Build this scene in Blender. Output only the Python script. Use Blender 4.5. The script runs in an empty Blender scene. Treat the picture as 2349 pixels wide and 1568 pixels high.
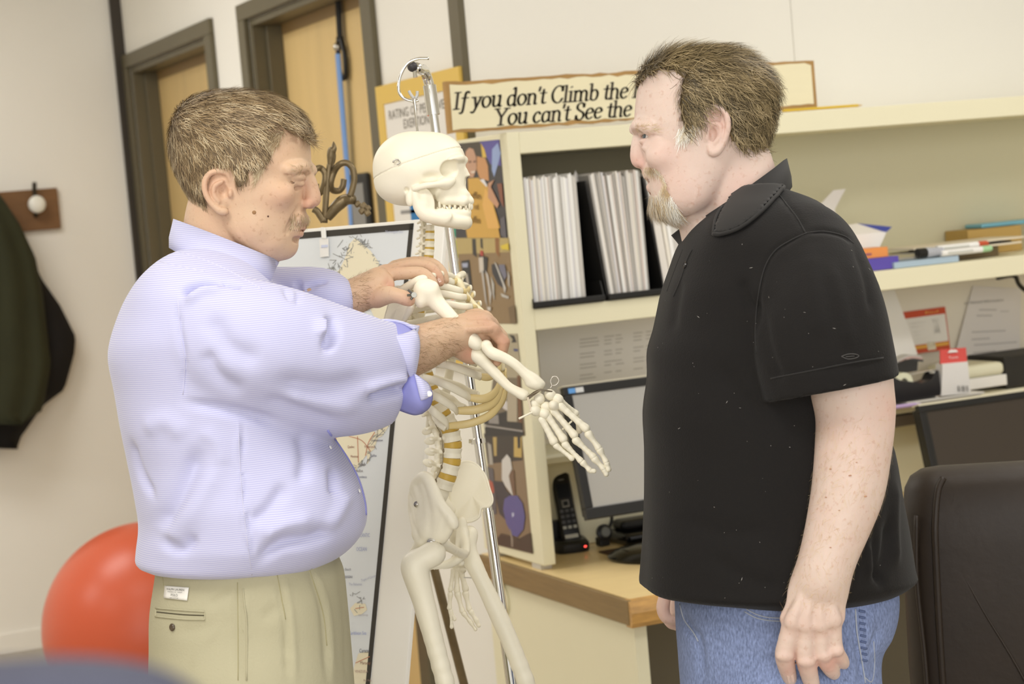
import bpy, math, random
import numpy as np
random.seed(7)
rng = np.random.default_rng(7)
sc = bpy.context.scene
COL = sc.collection

# ------------------------------------------------------------------ camera
F = 4700.; W, H = 2349, 1568
CH = 1.63
RHO = math.radians(4.98)
PITCH = math.atan2(315., F)
YAW = math.radians(23.71)
cp, sp, cy_, sy_ = math.cos(PITCH), math.sin(PITCH), math.cos(YAW), math.sin(YAW)
FW = np.array([sy_*cp, cy_*cp, -sp])
_rt = np.array([cy_, -sy_, 0.])
_up = np.cross(_rt, FW)
_c, _s = math.cos(RHO), math.sin(RHO)
CR = _rt*_c - _up*_s          # image right
CU = _rt*_s + _up*_c          # image up
CAM = np.array([0., 0., CH])
cam_d = bpy.data.cameras.new('camera')
cam_d.sensor_fit = 'HORIZONTAL'; cam_d.sensor_width = 36.
cam_d.lens = 36.*F/W
cam_d.clip_start = 0.05; cam_d.clip_end = 60
cam = bpy.data.objects.new('camera', cam_d); COL.objects.link(cam)
from mathutils import Matrix, Vector
M4 = Matrix.Identity(4)
for i in range(3):
    M4[i][0] = CR[i]; M4[i][1] = CU[i]; M4[i][2] = -FW[i]; M4[i][3] = CAM[i]
cam.matrix_world = M4
cam_d.dof.use_dof = True
cam_d.dof.focus_distance = 2.98
cam_d.dof.aperture_fstop = cam_d.lens*1e-3/0.0095
sc.camera = cam

# ------------------------------------------------------------------ light
wd = bpy.data.worlds.new('world'); sc.world = wd; wd.use_nodes = True
wd.node_tree.nodes['Background'].inputs[0].default_value = (1.0, .993, .98, 1)
wd.node_tree.nodes['Background'].inputs[1].default_value = 1.25
def area(name, loc, target, sx, sy, power, col=(1, .96, .9)):
    l = bpy.data.lights.new(name, 'AREA'); l.shape = 'RECTANGLE'; l.size = sx; l.size_y = sy
    l.energy = power; l.color = col
    o = bpy.data.objects.new(name, l); COL.objects.link(o); o.location = loc
    o.rotation_euler = (Vector(target)-Vector(loc)).to_track_quat('-Z', 'Y').to_euler()
    return o
area('added_key_light', (-.7, -2.4, 2.1), (1.3, 3.4, 1.1), 4.0, 2.0, 100, (1, .995, .98))  # broad key light added behind the camera; no window is built there
LAMPS = ((-.1, 2.0, 26), (2.3, 2.2, 15), (-1.6, 4.7, 12), (.7, 4.6, 9), (3.3, 3.3, 12), (.5, 6.7, 26), (-1.8, 6.6, 27))
for lx, ly, lw in LAMPS:
    area('ceiling_lamp_light', (lx, ly, 2.9), (lx, ly, 0), 1.2, .6, lw, (1, .993, .975))
vs = sc.view_settings
vs.view_transform = 'Standard'; vs.look = 'None'; vs.gamma = 1; vs.use_curve_mapping = False
vs.exposure = -0.15

# ------------------------------------------------------------------ coordinates
def ray(px, py): return FW + (CR*(px-W/2) - CU*(py-H/2))/F
def P(px, py, D): return CAM + ray(px, py)*D
def onZ(px, py, z):
    r = ray(px, py); return CAM + r*((z-CH)/r[2])
def onY(px, py, y):
    r = ray(px, py); return CAM + r*(y/r[1])
def onX(px, py, x):
    r = ray(px, py); return CAM + r*(x/r[0])
# camera-aligned metric frame (x right, y up, z depth): organic shapes are worked out in it
CB = np.stack([CR, CU, FW], 1)
def cam2world(v): return CAM + np.asarray(v) @ CB.T
def world2cam(p): return (np.asarray(p)-CAM) @ CB
DOWN = np.array([0, 0, -1.]) @ CB

# ------------------------------------------------------------------ materials
def lin(c):
    c = [x/255. for x in c]
    return tuple(x/12.92 if x <= .04045 else ((x+.055)/1.055)**2.4 for x in c)
MATS = {}
def mat(name, rgb, rough=.6, metal=0., spec=.4, noise=None, bump=None, emit=None, coat=0., sss=0., alpha=1., trans=0., sheen=0.):
    """noise=(scale,amount[,stretch xyz]) tints the colour, bump=(scale,strength[,stretch])"""
    if name in MATS: return MATS[name]
    m = bpy.data.materials.new(name); m.use_nodes = True
    nt = m.node_tree; b = nt.nodes['Principled BSDF']
    c = lin(rgb)+(1,)
    b.inputs['Base Color'].default_value = c
    b.inputs['Roughness'].default_value = rough
    b.inputs['Metallic'].default_value = metal
    b.inputs['Specular IOR Level'].default_value = spec
    b.inputs['Coat Weight'].default_value = coat
    if sheen: b.inputs['Sheen Weight'].default_value = sheen
    if sss:
        b.inputs['Subsurface Weight'].default_value = sss
        b.inputs['Subsurface Radius'].default_value = (.012, .005, .003)
        b.inputs['Subsurface Scale'].default_value = 1.
    if emit: 
        b.inputs['Emission Color'].default_value = lin(emit[0])+(1,); b.inputs['Emission Strength'].default_value = emit[1]
    if alpha < 1: b.inputs['Alpha'].default_value = alpha
    if trans: b.inputs['Transmission Weight'].default_value = trans
    if noise or bump:
        tc = nt.nodes.new('ShaderNodeTexCoord')
    def nz(spec_):
        mp = nt.nodes.new('ShaderNodeMapping'); nt.links.new(tc.outputs['Object'], mp.inputs[0])
        if len(spec_) > 2: mp.inputs['Scale'].default_value = spec_[2]
        n = nt.nodes.new('ShaderNodeTexNoise'); n.inputs['Scale'].default_value = spec_[0]; n.inputs['Detail'].default_value = 4
        nt.links.new(mp.outputs[0], n.inputs['Vector']); return n
    if noise:
        n = nz(noise); mx = nt.nodes.new('ShaderNodeMix'); mx.data_type = 'RGBA'
        a = noise[1]
        mx.inputs[6].default_value = tuple(x*(1-a) for x in c[:3])+(1,)
        mx.inputs[7].default_value = tuple(min(1, x*(1+a)) for x in c[:3])+(1,)
        nt.links.new(n.outputs[0], mx.inputs[0]); nt.links.new(mx.outputs[2], b.inputs['Base Color'])
    if bump:
        n = nz(bump); bp = nt.nodes.new('ShaderNodeBump'); bp.inputs['Strength'].default_value = bump[1]
        bp.inputs['Distance'].default_value = .002
        nt.links.new(n.outputs[0], bp.inputs['Height']); nt.links.new(bp.outputs[0], b.inputs['Normal'])
    MATS[name] = m; return m

# ------------------------------------------------------------------ objects
ORG = {}
def tag(o, label=None, cat=None, group=None, kind=None):
    if label: o['label'] = label
    if cat: o['category'] = cat
    if group: o['group'] = group
    if kind: o['kind'] = kind
    return o
def thing(name, label, cat, loc=(0, 0, 0), group=None):
    o = bpy.data.objects.new(name, None); COL.objects.link(o); o.location = loc
    o.empty_display_size = .05
    ORG[o] = np.array(loc, float)
    return tag(o, label, cat, group)
def link_mesh(name, verts, faces, mats, parent=None, mi=None, smooth=False, label=None, kind=None, loc=None):
    verts = np.asarray(verts, float)
    if parent is not None: org = ORG[parent]
    elif loc is not None: org = np.asarray(loc, float)
    else: org = np.zeros(3)
    me = bpy.data.meshes.new(name)
    v = verts-org
    if isinstance(faces, np.ndarray):
        n = faces.shape[1]
        me.vertices.add(len(v)); me.vertices.foreach_set('co', v.astype(np.float32).ravel())
        me.loops.add(faces.size); me.loops.foreach_set('vertex_index', faces.astype(np.int32).ravel())
        me.polygons.add(len(faces)); me.polygons.foreach_set('loop_start', np.arange(0, faces.size, n, dtype=np.int32))
        me.update(calc_edges=True)
    else:
        me.from_pydata(v.tolist(), [], faces)
    if not isinstance(mats, (list, tuple)): mats = [mats]
    for m in mats: me.materials.append(m)
    if mi is not None: me.polygons.foreach_set('material_index', np.asarray(mi, np.int32))
    if smooth: me.polygons.foreach_set('use_smooth', np.ones(len(me.polygons), bool))
    me.update()
    o = bpy.data.objects.new(name, me); COL.objects.link(o)
    if parent is not None: o.parent = parent
    else: o.location = org
    ORG[o] = org
    if label: o['label'] = label
    if kind: o['kind'] = kind
    return o

class MB:
    """mesh collector in world coordinates"""
    def __init__(s): s.v = []; s.f = []; s.m = []; s.k = 0
    def mi(s, k): s.k = k; return s
    def add(s, verts, faces):
        b = len(s.v); s.v += [tuple(map(float, x)) for x in verts]
        s.f += [tuple(b+i for i in f) for f in faces]; s.m += [s.k]*len(faces); return s
    def box(s, lo, hi):
        (x0, y0, z0), (x1, y1, z1) = lo, hi
        v = [(x0,y0,z0),(x1,y0,z0),(x1,y1,z0),(x0,y1,z0),(x0,y0,z1),(x1,y0,z1),(x1,y1,z1),(x0,y1,z1)]
        return s.add(v, [(0,3,2,1),(4,5,6,7),(0,1,5,4),(1,2,6,5),(2,3,7,6),(3,0,4,7)])
    def obox(s, c, ax, ay, az, hx, hy, hz):
        c = np.asarray(c, float); ax, ay, az = (np.asarray(q, float) for q in (ax, ay, az))
        v = [c+ax*hx*i+ay*hy*j+az*hz*k for k in (-1, 1) for i, j in ((-1,-1),(1,-1),(1,1),(-1,1))]
        return s.add(v, [(0,3,2,1),(4,5,6,7),(0,1,5,4),(1,2,6,5),(2,3,7,6),(3,0,4,7)])
    def prism(s, poly, d):
        """polygon (n x 3) extruded by vector d"""
        p = np.asarray(poly, float); d = np.asarray(d, float); n = len(p)
        v = list(p)+list(p+d)
        f = [tuple(range(n))[::-1], tuple(range(n, 2*n))]+[(i, (i+1) % n, (i+1) % n+n, i+n) for i in range(n)]
        return s.add(v, f)
    def flat(s, poly): return s.add(poly, [tuple(range(len(poly)))])
    def tube(s, pts, r, n=10, cap=True, closed=False, flat=1., upv=None):
        pts = np.asarray(pts, float); m = len(pts)
        r = np.broadcast_to(np.asarray(r, float), (m,))
        t = np.zeros_like(pts)
        if closed: t = np.roll(pts, -1, 0)-np.roll(pts, 1, 0)
        else:
            t[1:-1] = pts[2:]-pts[:-2]; t[0] = pts[1]-pts[0]; t[-1] = pts[-1]-pts[-2]
        t /= np.linalg.norm(t, axis=1)[:, None]+1e-12
        u = np.array(upv, float) if upv is not None else (np.array([0, 0, 1.]) if abs(t[0][2]) < .9 else np.array([1., 0, 0]))
        rings = []
        for i in range(m):
            w = u if upv is None else np.array(upv, float)
            u = w-t[i]*(w@t[i]); u /= np.linalg.norm(u)+1e-12
            b = np.cross(t[i], u)
            a = np.linspace(0, 2*math.pi, n, endpoint=False)
            rings.append(pts[i]+r[i]*(np.cos(a)[:, None]*u+flat*np.sin(a)[:, None]*b))
        return s.rings(rings, cap and not closed, closed)
    def rings(s, rings, cap=True, closed=False):
        n = len(rings[0]); m = len(rings); v = np.concatenate(rings); f = []
        for i in range(m if closed else m-1):
            j = (i+1) % m
            for k in range(n):
                l = (k+1) % n
                f.append((i*n+k, i*n+l, j*n+l, j*n+k))
        if cap: f += [tuple(range(n))[::-1], tuple(range((m-1)*n, m*n))]
        return s.add(v, f)
    def lathe(s, base, axis, prof, n=24, cap=True):
        """prof = [(radius, height)]"""
        a = np.asarray(axis, float); a /= np.linalg.norm(a)
        u = np.cross(a, [0, 0, 1.]) if abs(a[2]) < .9 else np.cross(a, [1., 0, 0]); u /= np.linalg.norm(u); w = np.cross(a, u)
        th = np.linspace(0, 2*math.pi, n, endpoint=False)
        base = np.asarray(base, float)
        return s.rings([base+a*h+max(r, 1e-5)*(np.cos(th)[:, None]*u+np.sin(th)[:, None]*w) for r, h in prof], cap)
    def ball(s, c, r, n=12, sc_=(1, 1, 1), ax=None):
        c = np.asarray(c, float); ax = np.eye(3) if ax is None else np.asarray(ax)
        rg = []
        for i in range(n+1):
            ph = math.pi*min(max(i/n, 1e-3), 1-1e-3)
            th = np.linspace(0, 2*math.pi, 2*n, endpoint=False)
            q = np.stack([np.sin(ph)*np.cos(th)*sc_[0], np.sin(ph)*np.sin(th)*sc_[1], np.full_like(th, -math.cos(ph)*sc_[2])], 1)*r
            rg.append(c+q@ax)
        return s.rings(rg)
    def build(s, name, mats, parent=None, smooth=False, bevel=0., label=None, kind=None, loc=None, segs=2):
        o = link_mesh(name, s.v, s.f, mats, parent, s.m, smooth, label, kind, loc)
        if bevel:
            md = o.modifiers.new('bevel', 'BEVEL'); md.width = bevel; md.segments = segs; md.limit_method = 'ANGLE'; md.angle_limit = .7
        if smooth == 'auto':
            o.data.polygons.foreach_set('use_smooth', np.ones(len(o.data.polygons), bool))
            o.data.set_sharp_from_angle(angle=.6)
        return o
def text_mesh(txt, size, name, m, origin, ux, uy, parent, depth=0., align='LEFT', xs=1., label=None):
    """flat printed lettering as a mesh lying in the plane (ux, uy)"""
    cu = bpy.data.curves.new('t', 'FONT'); cu.body = txt; cu.size = size; cu.align_x = align; cu.resolution_u = 2
    to = bpy.data.objects.new('t', cu); COL.objects.link(to)
    dg = bpy.context.evaluated_depsgraph_get()
    me = to.evaluated_get(dg).to_mesh()
    v = np.array([q.co[:] for q in me.vertices]).reshape(-1, 3); f = [tuple(p.vertices) for p in me.polygons]
    to.to_mesh_clear(); bpy.data.objects.remove(to); bpy.data.curves.remove(cu)
    ux = np.asarray(ux, float); uy = np.asarray(uy, float)
    vv = np.asarray(origin)+v[:, :1]*xs*ux+v[:, 1:2]*uy
    if name is None: return vv, f
    return link_mesh(name, vv, f, m, parent, label=label)
def catmull(pts, n=8):
    p = np.asarray(pts, float); p = np.vstack([2*p[0]-p[1], p, 2*p[-1]-p[-2]]); out = []
    for i in range(1, len(p)-2):
        t = np.linspace(0, 1, n, endpoint=False)[:, None]
        a, b, c, d = p[i-1], p[i], p[i+1], p[i+2]
        out.append(.5*((2*b)+(-a+c)*t+(2*a-5*b+4*c-d)*t*t+(-a+3*b-3*c+d)*t**3))
    out.append(p[-2:-1]); return np.concatenate(out)
def copy_thing(o, label=None, loc=None):
    c = o.copy(); COL.objects.link(c)
    if label: c['label'] = label
    if loc is not None: c.location = loc
    for ch in list(o.children):
        d = ch.copy(); COL.objects.link(d); d.parent = c
        for g in list(ch.children):
            e = g.copy(); COL.objects.link(e); e.parent = d
    return c
X_, Y_, Z_ = np.eye(3)
# ================================================================== materials used in the room
M_wall = mat('wall_paint', (241, 238, 230), .75, noise=(3, .02), bump=(220, .08))
M_ceil = mat('ceiling_tile', (240, 238, 230), .85)
M_floor = mat('carpet_floor', (186, 176, 158), .9, noise=(60, .2))
M_frame = mat('dark_olive_metal_frame', (98, 90, 68), .42, noise=(8, .06))
M_doorwood = mat('maple_door_veneer', (218, 188, 130), .5, noise=(3, .10, (6, 6, .7)))
M_cream = mat('cream_laminate', (238, 232, 202), .42, noise=(4, .015))
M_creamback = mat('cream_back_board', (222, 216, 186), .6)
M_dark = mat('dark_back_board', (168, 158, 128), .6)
M_black = mat('black_plastic', (30, 29, 28), .38)
M_blackgloss = mat('glossy_black_plastic', (20, 20, 20), .15)
M_chrome = mat('chrome', (228, 226, 220), .08, metal=1.)
M_steel = mat('brushed_steel', (190, 186, 178), .3, metal=1.)
M_white = mat('white_paper', (244, 242, 238), .7)
M_grey = mat('printed_grey', (150, 148, 146), .8)
def kcol(rgb, rough=.6): return mat('colour_%d_%d_%d' % rgb, rgb, rough)

WX, WY, BY = 2.056, 4.80, 8.376       # door wall plane, shelf wall plane, back wall plane
CZ = 3.0
def structure(mb, name, m, **k):
    o = mb.build(name, m, **k); o['kind'] = 'structure'; return o
structure(MB().box((-4.6, -3.2, -.1), (6.2, BY+.2, 0)), 'floor', M_floor)
structure(MB().box((-4.6, -1.4, CZ), (6.2, BY+.2, CZ+.1)), 'ceiling', M_ceil)
structure(MB().box((-4.6, BY, 0), (2.3, BY+.15, CZ)), 'wall_back', M_wall)
structure(MB().box((-4.75, -3.2, 0), (-4.6, BY+.15, CZ)), 'wall_left', M_wall)
structure(MB().box((6.2, -3.2, 0), (6.35, 5.0, CZ)), 'wall_right', M_wall)
ws = structure(MB().box((WX+.18, WY, 0), (3.016, WY+.15, CZ)).box((3.019, WY, 0), (6.2, WY+.15, CZ)).box((3.0, WY+.004, 0), (3.03, WY+.14, CZ)), 'wall_shelves', M_wall)
# door wall with two recessed doors
D2 = (5.505, 6.624, 2.317); D1 = (7.12, 8.295, 2.317)
wb = MB()
wb.box((WX, WY, 0), (WX+.18, D2[0], CZ)).box((WX, D2[1], 0), (WX+.18, D1[0], CZ)).box((WX, D1[1], 0), (WX+.18, BY, CZ))
for d in (D1, D2): wb.box((WX, d[0], d[2]), (WX+.18, d[1], CZ))
structure(wb, 'wall_doors', M_wall)
for nm, (y0, y1, zt) in (('door_1', D1), ('door_2', D2)):
    t = thing(nm, None, None, (WX+.13, (y0+y1)/2, 0)); t['kind'] = 'structure'
    fr = MB(); fw_ = .078
    for ya, yb in ((y0-fw_, y0), (y1, y1+fw_)): fr.box((WX-.02, ya, 0), (WX+.0, yb, zt))
    fr.box((WX-.02, y0-fw_, zt), (WX, y1+fw_, zt+.055))
    for ya, yb in ((y0-.001, y0+.025), (y1-.025, y1+.001)): fr.box((WX-.0, ya, 0), (WX+.10, yb, zt-.025))
    fr.box((WX-.0, y0, zt-.025), (WX+.10, y1, zt))
    for ya, yb in ((y0+.025, y0+.04), (y1-.04, y1-.025)): fr.box((WX+.045, ya, 0), (WX+.10, yb, zt-.025))
    fr.build('door_frame', M_frame, t, bevel=.003)
    MB().box((WX+.10, y0+.005, .01), (WX+.14, y1-.005, zt-.06)).build('door_leaf', M_doorwood, t)
    MB().box((WX+.098, y0+.03, zt-.06), (WX+.14, y1-.03, zt-.02)).build('transom_rail', mat('transom_wood', (150, 122, 78), .5), t)
    h = MB().lathe((WX+.10, y0+.09, 1.02), (-1, 0, 0), [(.03, 0), (.03, .012), (.012, .014), (.012, .05)], 16)
    h.tube([(WX+.05, y0+.09, 1.02), (WX+.05, y0+.21, 1.02)], .011, 10)
    h.build('door_handle', M_steel, t, smooth='auto')
structure(MB().box((2.011, BY-.022, 0), (WX+.001, BY, CZ)), 'trim_1', mat('dark_corner_trim', (60, 53, 44), .5))
structure(MB().box((WX-.018, WY-.003, 0), (WX+.0, WY+.062, CZ)), 'trim_2', M_frame)
structure(MB().box((-4.6, BY-.012, 0), (2.011, BY, .08)), 'baseboard_back', M_wall)

# ceiling lamps (their light is set at the top)
LAMPAT = ('above the camera side of the man in lilac', 'above the camera side of the man in black', 'over the open floor left of the red ball', 'over the skeleton stand', 'over the end of the desk', 'beside the far wooden door', 'over the coat rack')
for i, (lx, ly, lw) in enumerate(LAMPS):
    t = thing('ceiling_lamp', 'flat white fluorescent ceiling panel, '+LAMPAT[i], 'lamp', (lx, ly, CZ), 'ceiling lamps')
    MB().box((lx-.62, ly-.32, CZ-.04), (lx+.62, ly-.30, CZ)).box((lx-.62, ly+.30, CZ-.04), (lx+.62, ly+.32, CZ)).box((lx-.62, ly-.3, CZ-.04), (lx-.60, ly+.3, CZ)).box((lx+.60, ly-.3, CZ-.04), (lx+.62, ly+.3, CZ)).build('frame', M_white, t)
    MB().box((lx-.6, ly-.3, CZ-.02), (lx+.6, ly+.3, CZ-.005)).build('diffuser', mat('lamp_diffuser', (255, 250, 240), .5, emit=((255, 248, 235), 2.0)), t)

# ================================================================== desk
DZ = .75
dx0 = 1.962; dy0 = 3.954
desk = thing('desk', 'long wood-topped desk with cream end panel under the cream shelves', 'desk', (3.2, 4.4, 0))
M_desk = mat('oak_desktop', (250, 220, 162), .36, noise=(5, .10, (1, 9, 1)), coat=.2)
M_oakedge = mat('oak_edge', (140, 116, 76), .45, noise=(9, .28, (.6, 1, 12)))
M_oakfront = mat('oak_front_edge', (196, 150, 84), .3, noise=(26, .4, (1, 1, 5)), coat=.4)
MB().box((dx0+.01, dy0+.02, DZ-.04), (4.9, WY-.001, DZ)).build('desktop', M_desk, desk)
MB().box((dx0, dy0+.012, DZ-.058), (dx0+.0101, WY-.001, DZ-.001)).build('end_edge', M_oakedge, desk, bevel=.003)
prof = [(dy0+.02, DZ), (dy0+.012, DZ-.004), (dy0+.004, DZ-.016), (dy0, DZ-.03), (dy0, DZ-.052), (dy0+.005, DZ-.062), (dy0+.03, DZ-.062), (dy0+.03, DZ-.001)]
MB().prism([(dx0+.002, y, z) for y, z in prof], (2.9, 0, 0)).build('front_edge', M_oakfront, desk)
MB().box((dx0+.02, dy0+.03, 0), (dx0+.05, WY-.002, DZ-.06)).build('end_panel', M_cream, desk)
MB().box((dx0+.05, 4.55, .06), (4.9, 4.57, DZ-.05)).build('modesty_panel', mat('grey_brown_desk_panel', (120, 112, 92), .6), desk)  # panel in a darker grey-brown than the cream end panels
MB().box((4.86, dy0+.03, 0), (4.89, WY-.002, DZ-.06)).build('end_panel', M_cream, desk)
# round cable grommet / pull in the end panel
g = onX(1152, 1372, dx0+.02)
MB().lathe(g, (-1, 0, 0), [(.046, 0), (.046, .006), (.041, .008), (.039, .003)], 28, cap=False).build('pull_ring', M_cream, desk, smooth='auto')
MB().lathe(g, (-1, 0, 0), [(.039, .001), (.0, .0015)], 28, cap=False).build('pull_recess', M_steel, desk)

# ================================================================== shelving unit
FY = 4.437; TX0, TX1 = 1.981, 2.013; SZ0, SZ1, T0, T1 = 1.326, 1.377, 1.747, 1.799
XR = 4.6; DIVX = 2.62
sh = thing('shelving_unit', 'tall cream open shelving unit standing on the desk along the wall', 'shelves', (3.0, 4.62, DZ))
MB().box((TX0, FY, DZ+.012), (TX1, WY-.002, T1)).build('side_panel', M_cream, sh, bevel=.002)
MB().box((TX0, FY+.02, DZ+.0005), (TX1-.002, FY+.07, DZ+.012)).box((TX0, WY-.08, DZ+.0005), (TX1-.002, WY-.03, DZ+.012)).build('foot', mat('clear_grey_foot', (205, 200, 190), .3), sh)
MB().box((XR, FY, DZ+.001), (XR+.03, WY-.002, T1)).build('side_panel', M_cream, sh, bevel=.002)
MB().box((TX1, FY+.001, T0), (XR, WY-.002, T1-.001)).build('top_board', M_cream, sh, bevel=.002)
MB().box((TX1, FY+.001, SZ0), (XR, WY-.002, SZ1)).build('shelf', M_cream, sh, bevel=.002)
MB().box((DIVX, FY+.004, SZ1), (DIVX+.025, WY-.01, T0)).build('divider', M_cream, sh, bevel=.002)
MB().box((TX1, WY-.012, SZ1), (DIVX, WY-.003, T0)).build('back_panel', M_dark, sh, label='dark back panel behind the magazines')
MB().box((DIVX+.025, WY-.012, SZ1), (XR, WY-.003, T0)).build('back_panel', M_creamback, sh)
MB().box((TX1, WY-.012, DZ+.002), (XR, WY-.003, SZ0)).build('back_panel', mat('lower_back_board', (240, 232, 214), .6), sh)

# raised ledge at the back of the desk
lg = thing('desk_riser', 'low cream riser ledge at the back of the desk under the shelf', 'riser', (3.2, 4.68, DZ))
prof = [(4.60, .995), (4.605, 1.003), (4.62, 1.006), (WY-.015, 1.006), (WY-.015, .975), (4.62, .975), (4.605, .98)]
MB().prism([(TX1+.003, y, z) for y, z in prof], (XR-TX1-.006, 0, 0)).build('ledge', M_cream, lg)
MB().box((2.7, 4.603, .945), (XR-.003, 4.63, .974)).build('ledge_edge_strip', mat('brown_edge_strip', (112, 100, 84), .5), lg)  # brown-grey wood edge of the ledge board
MB().box((TX1+.003, 4.69, DZ+.002), (XR-.003, 4.71, .975)).build('riser_panel', M_cream, lg)
LZ = 1.006

# ================================================================== magazines in black files
magw = [kcol(c, .55) for c in ((246, 244, 240), (238, 232, 224), (226, 224, 226), (244, 238, 226), (210, 206, 200), (232, 220, 212), (170, 166, 160), (250, 249, 246))]
M_file = mat('black_magazine_file', (26, 25, 24), .5)
def mag_file(x0, x1, label, low=False):
    t = thing('magazine_file', label, 'magazine file', ((x0+x1)/2, 4.6, SZ1))
    z0 = SZ1+.001
    MB().box((x0, 4.43, z0), (x1, WY-.05, z0+.008)).box((x0, 4.425, z0+.002), (x1, 4.43, z0+.016)).build('base', M_file, t, bevel=.002)
    side = [(4.43, z0+.008), (WY-.05, z0+.008), (WY-.05, z0+.29), (4.71, z0+.29), (4.434, z0+.02)]
    sides = [side, side]
    if not label.endswith('bearded man'): sides[1] = [(4.43, z0+.008), (WY-.05, z0+.008), (WY-.05, z0+.05), (4.445, z0+.05), (4.434, z0+.02)]
    if low: sides[0] = [(4.436, z0+.008), (4.70, z0+.008), (4.70, z0+.292), (4.445, z0+.292)]
    for k, (xs, side) in enumerate(zip((x0, x1-.003), sides)):
        MB().prism([(xs-(.103*(z-z0) if low and k == 0 else 0), y, z) for y, z in side], (.003, 0, 0)).build('side', M_file, t)
    MB().box((x0, WY-.053, z0+.008), (x1, WY-.05, z0+.30)).build('back', M_file, t)
    return t
def magazines(x0, x1, n, label, group, lean=0., top=.3):
    ws_ = rng.uniform(.6, 1.5, n); ws_ = ws_/ws_.sum()*(x1-x0)
    x = x0
    for i in range(n):
        w = ws_[i]; h = top+rng.normal(0, .0035); yf = 4.447+abs(rng.normal(0, .0025)); z0 = SZ1+.0095
        mb = MB(); k = rng.integers(0, 8)
        if rng.random() < .10: k = 6
        sh_ = lean*h*(1-i/n)
        lo = [(x, yf, z0), (x+w*.94, yf, z0), (x+w*.94, yf+.21, z0), (x, yf+.21, z0)]
        mb.prism(lo, (sh_, 0, h))
        o = mb.build('magazine', magw[k], loc=(x+w/2, yf+.1, z0))
        tag(o, label, 'magazine', group)
        x += w
def zx(px, py): return onY(px, py, 4.447)[0]
f1 = (zx(1222, 690), zx(1381, 688)); f2 = (zx(1392, 680), zx(1512, 672)); f3 = (zx(1516, 670), DIVX-.004)
mag_file(f1[0]-.006, f1[1], 'black magazine file packed with white magazines, next to the skeleton side panel')
mag_file(f2[0]-.004, f2[1]+.008, 'middle black magazine file on the shelf, with magazines leaning left in it', True)
mag_file(f3[0]+.003, f3[1], 'black magazine file half hidden behind the bearded man', True)
magazines(f1[0], zx(1343, 660), 34, 'thin white magazine upright in the file beside the cream side panel', 'magazines in the first file')
magazines(zx(1397, 660), zx(1490, 660), 30, 'thin white magazine upright in the middle black file', 'magazines in the middle file', lean=-.10, top=.298)
magazines(f3[0]+.014, f3[1]-.004, 14, 'thin white magazine in the file behind the bearded man', 'magazines in the last file', lean=-.10, top=.29)
# crumpled tuft of film sticking up behind the magazines
c = onY(1320, 400, 4.5)
mb = MB()
for a in range(5): mb.flat([c+(-.006+.002*a, .004*a, -.02), c+(-.003+.002*a, .0, .012-.004*abs(a-2)), c+(.002+.002*a, .004, -.02)])
tag(mb.build('plastic_tag', mat('clear_film', (215, 210, 205), .3), loc=c), 'small clear plastic tag poking up between the magazines', 'tag')

# ================================================================== wooden sign on top
SY = 4.46
sg = thing('wooden_sign', 'weathered cream wooden sign with dark italic lettering on top of the shelves', 'sign', (2.35, SY, T1))
x0, x1, zb, zt = 1.846, 2.86, T1+.009, 1.927
nb = 46; edge = []
def rag(n, a): return rng.normal(0, a, n)
xs = np.linspace(x0, x1, nb)
top_ = np.stack([xs, np.full(nb, SY), zt+rag(nb, .0012)], 1); bot_ = np.stack([xs[::-1], np.full(nb, SY), zb+rag(nb, .0012)], 1)
M_signwood = mat('sign_brown_edge', (176, 138, 84), .7, noise=(14, .3))
M_signpaint = mat('sign_cream_paint', (240, 231, 196), .6, noise=(7, .05, (1, 1, 6)))
MB().prism(np.concatenate([top_, bot_]), (0, .018, 0)).build('board', M_signwood, sg)
ins = MB()
e = .006
a1 = np.stack([xs*.986+.0335, np.full(nb, SY-.0012), zt-.006-np.abs(rag(nb, .0035))], 1)
a2 = np.stack([(xs*.986+.0335)[::-1], np.full(nb, SY-.0012), zb+.005+np.abs(rag(nb, .003))], 1)
a1[:, 0] = np.clip(a1[:, 0], x0+.010, x1-.01); a2[:, 0] = np.clip(a2[:, 0], x0+.008, x1-.01)
ins.flat(np.concatenate([a1, a2])); ins.build('painted_face', M_signpaint, sg)
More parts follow.
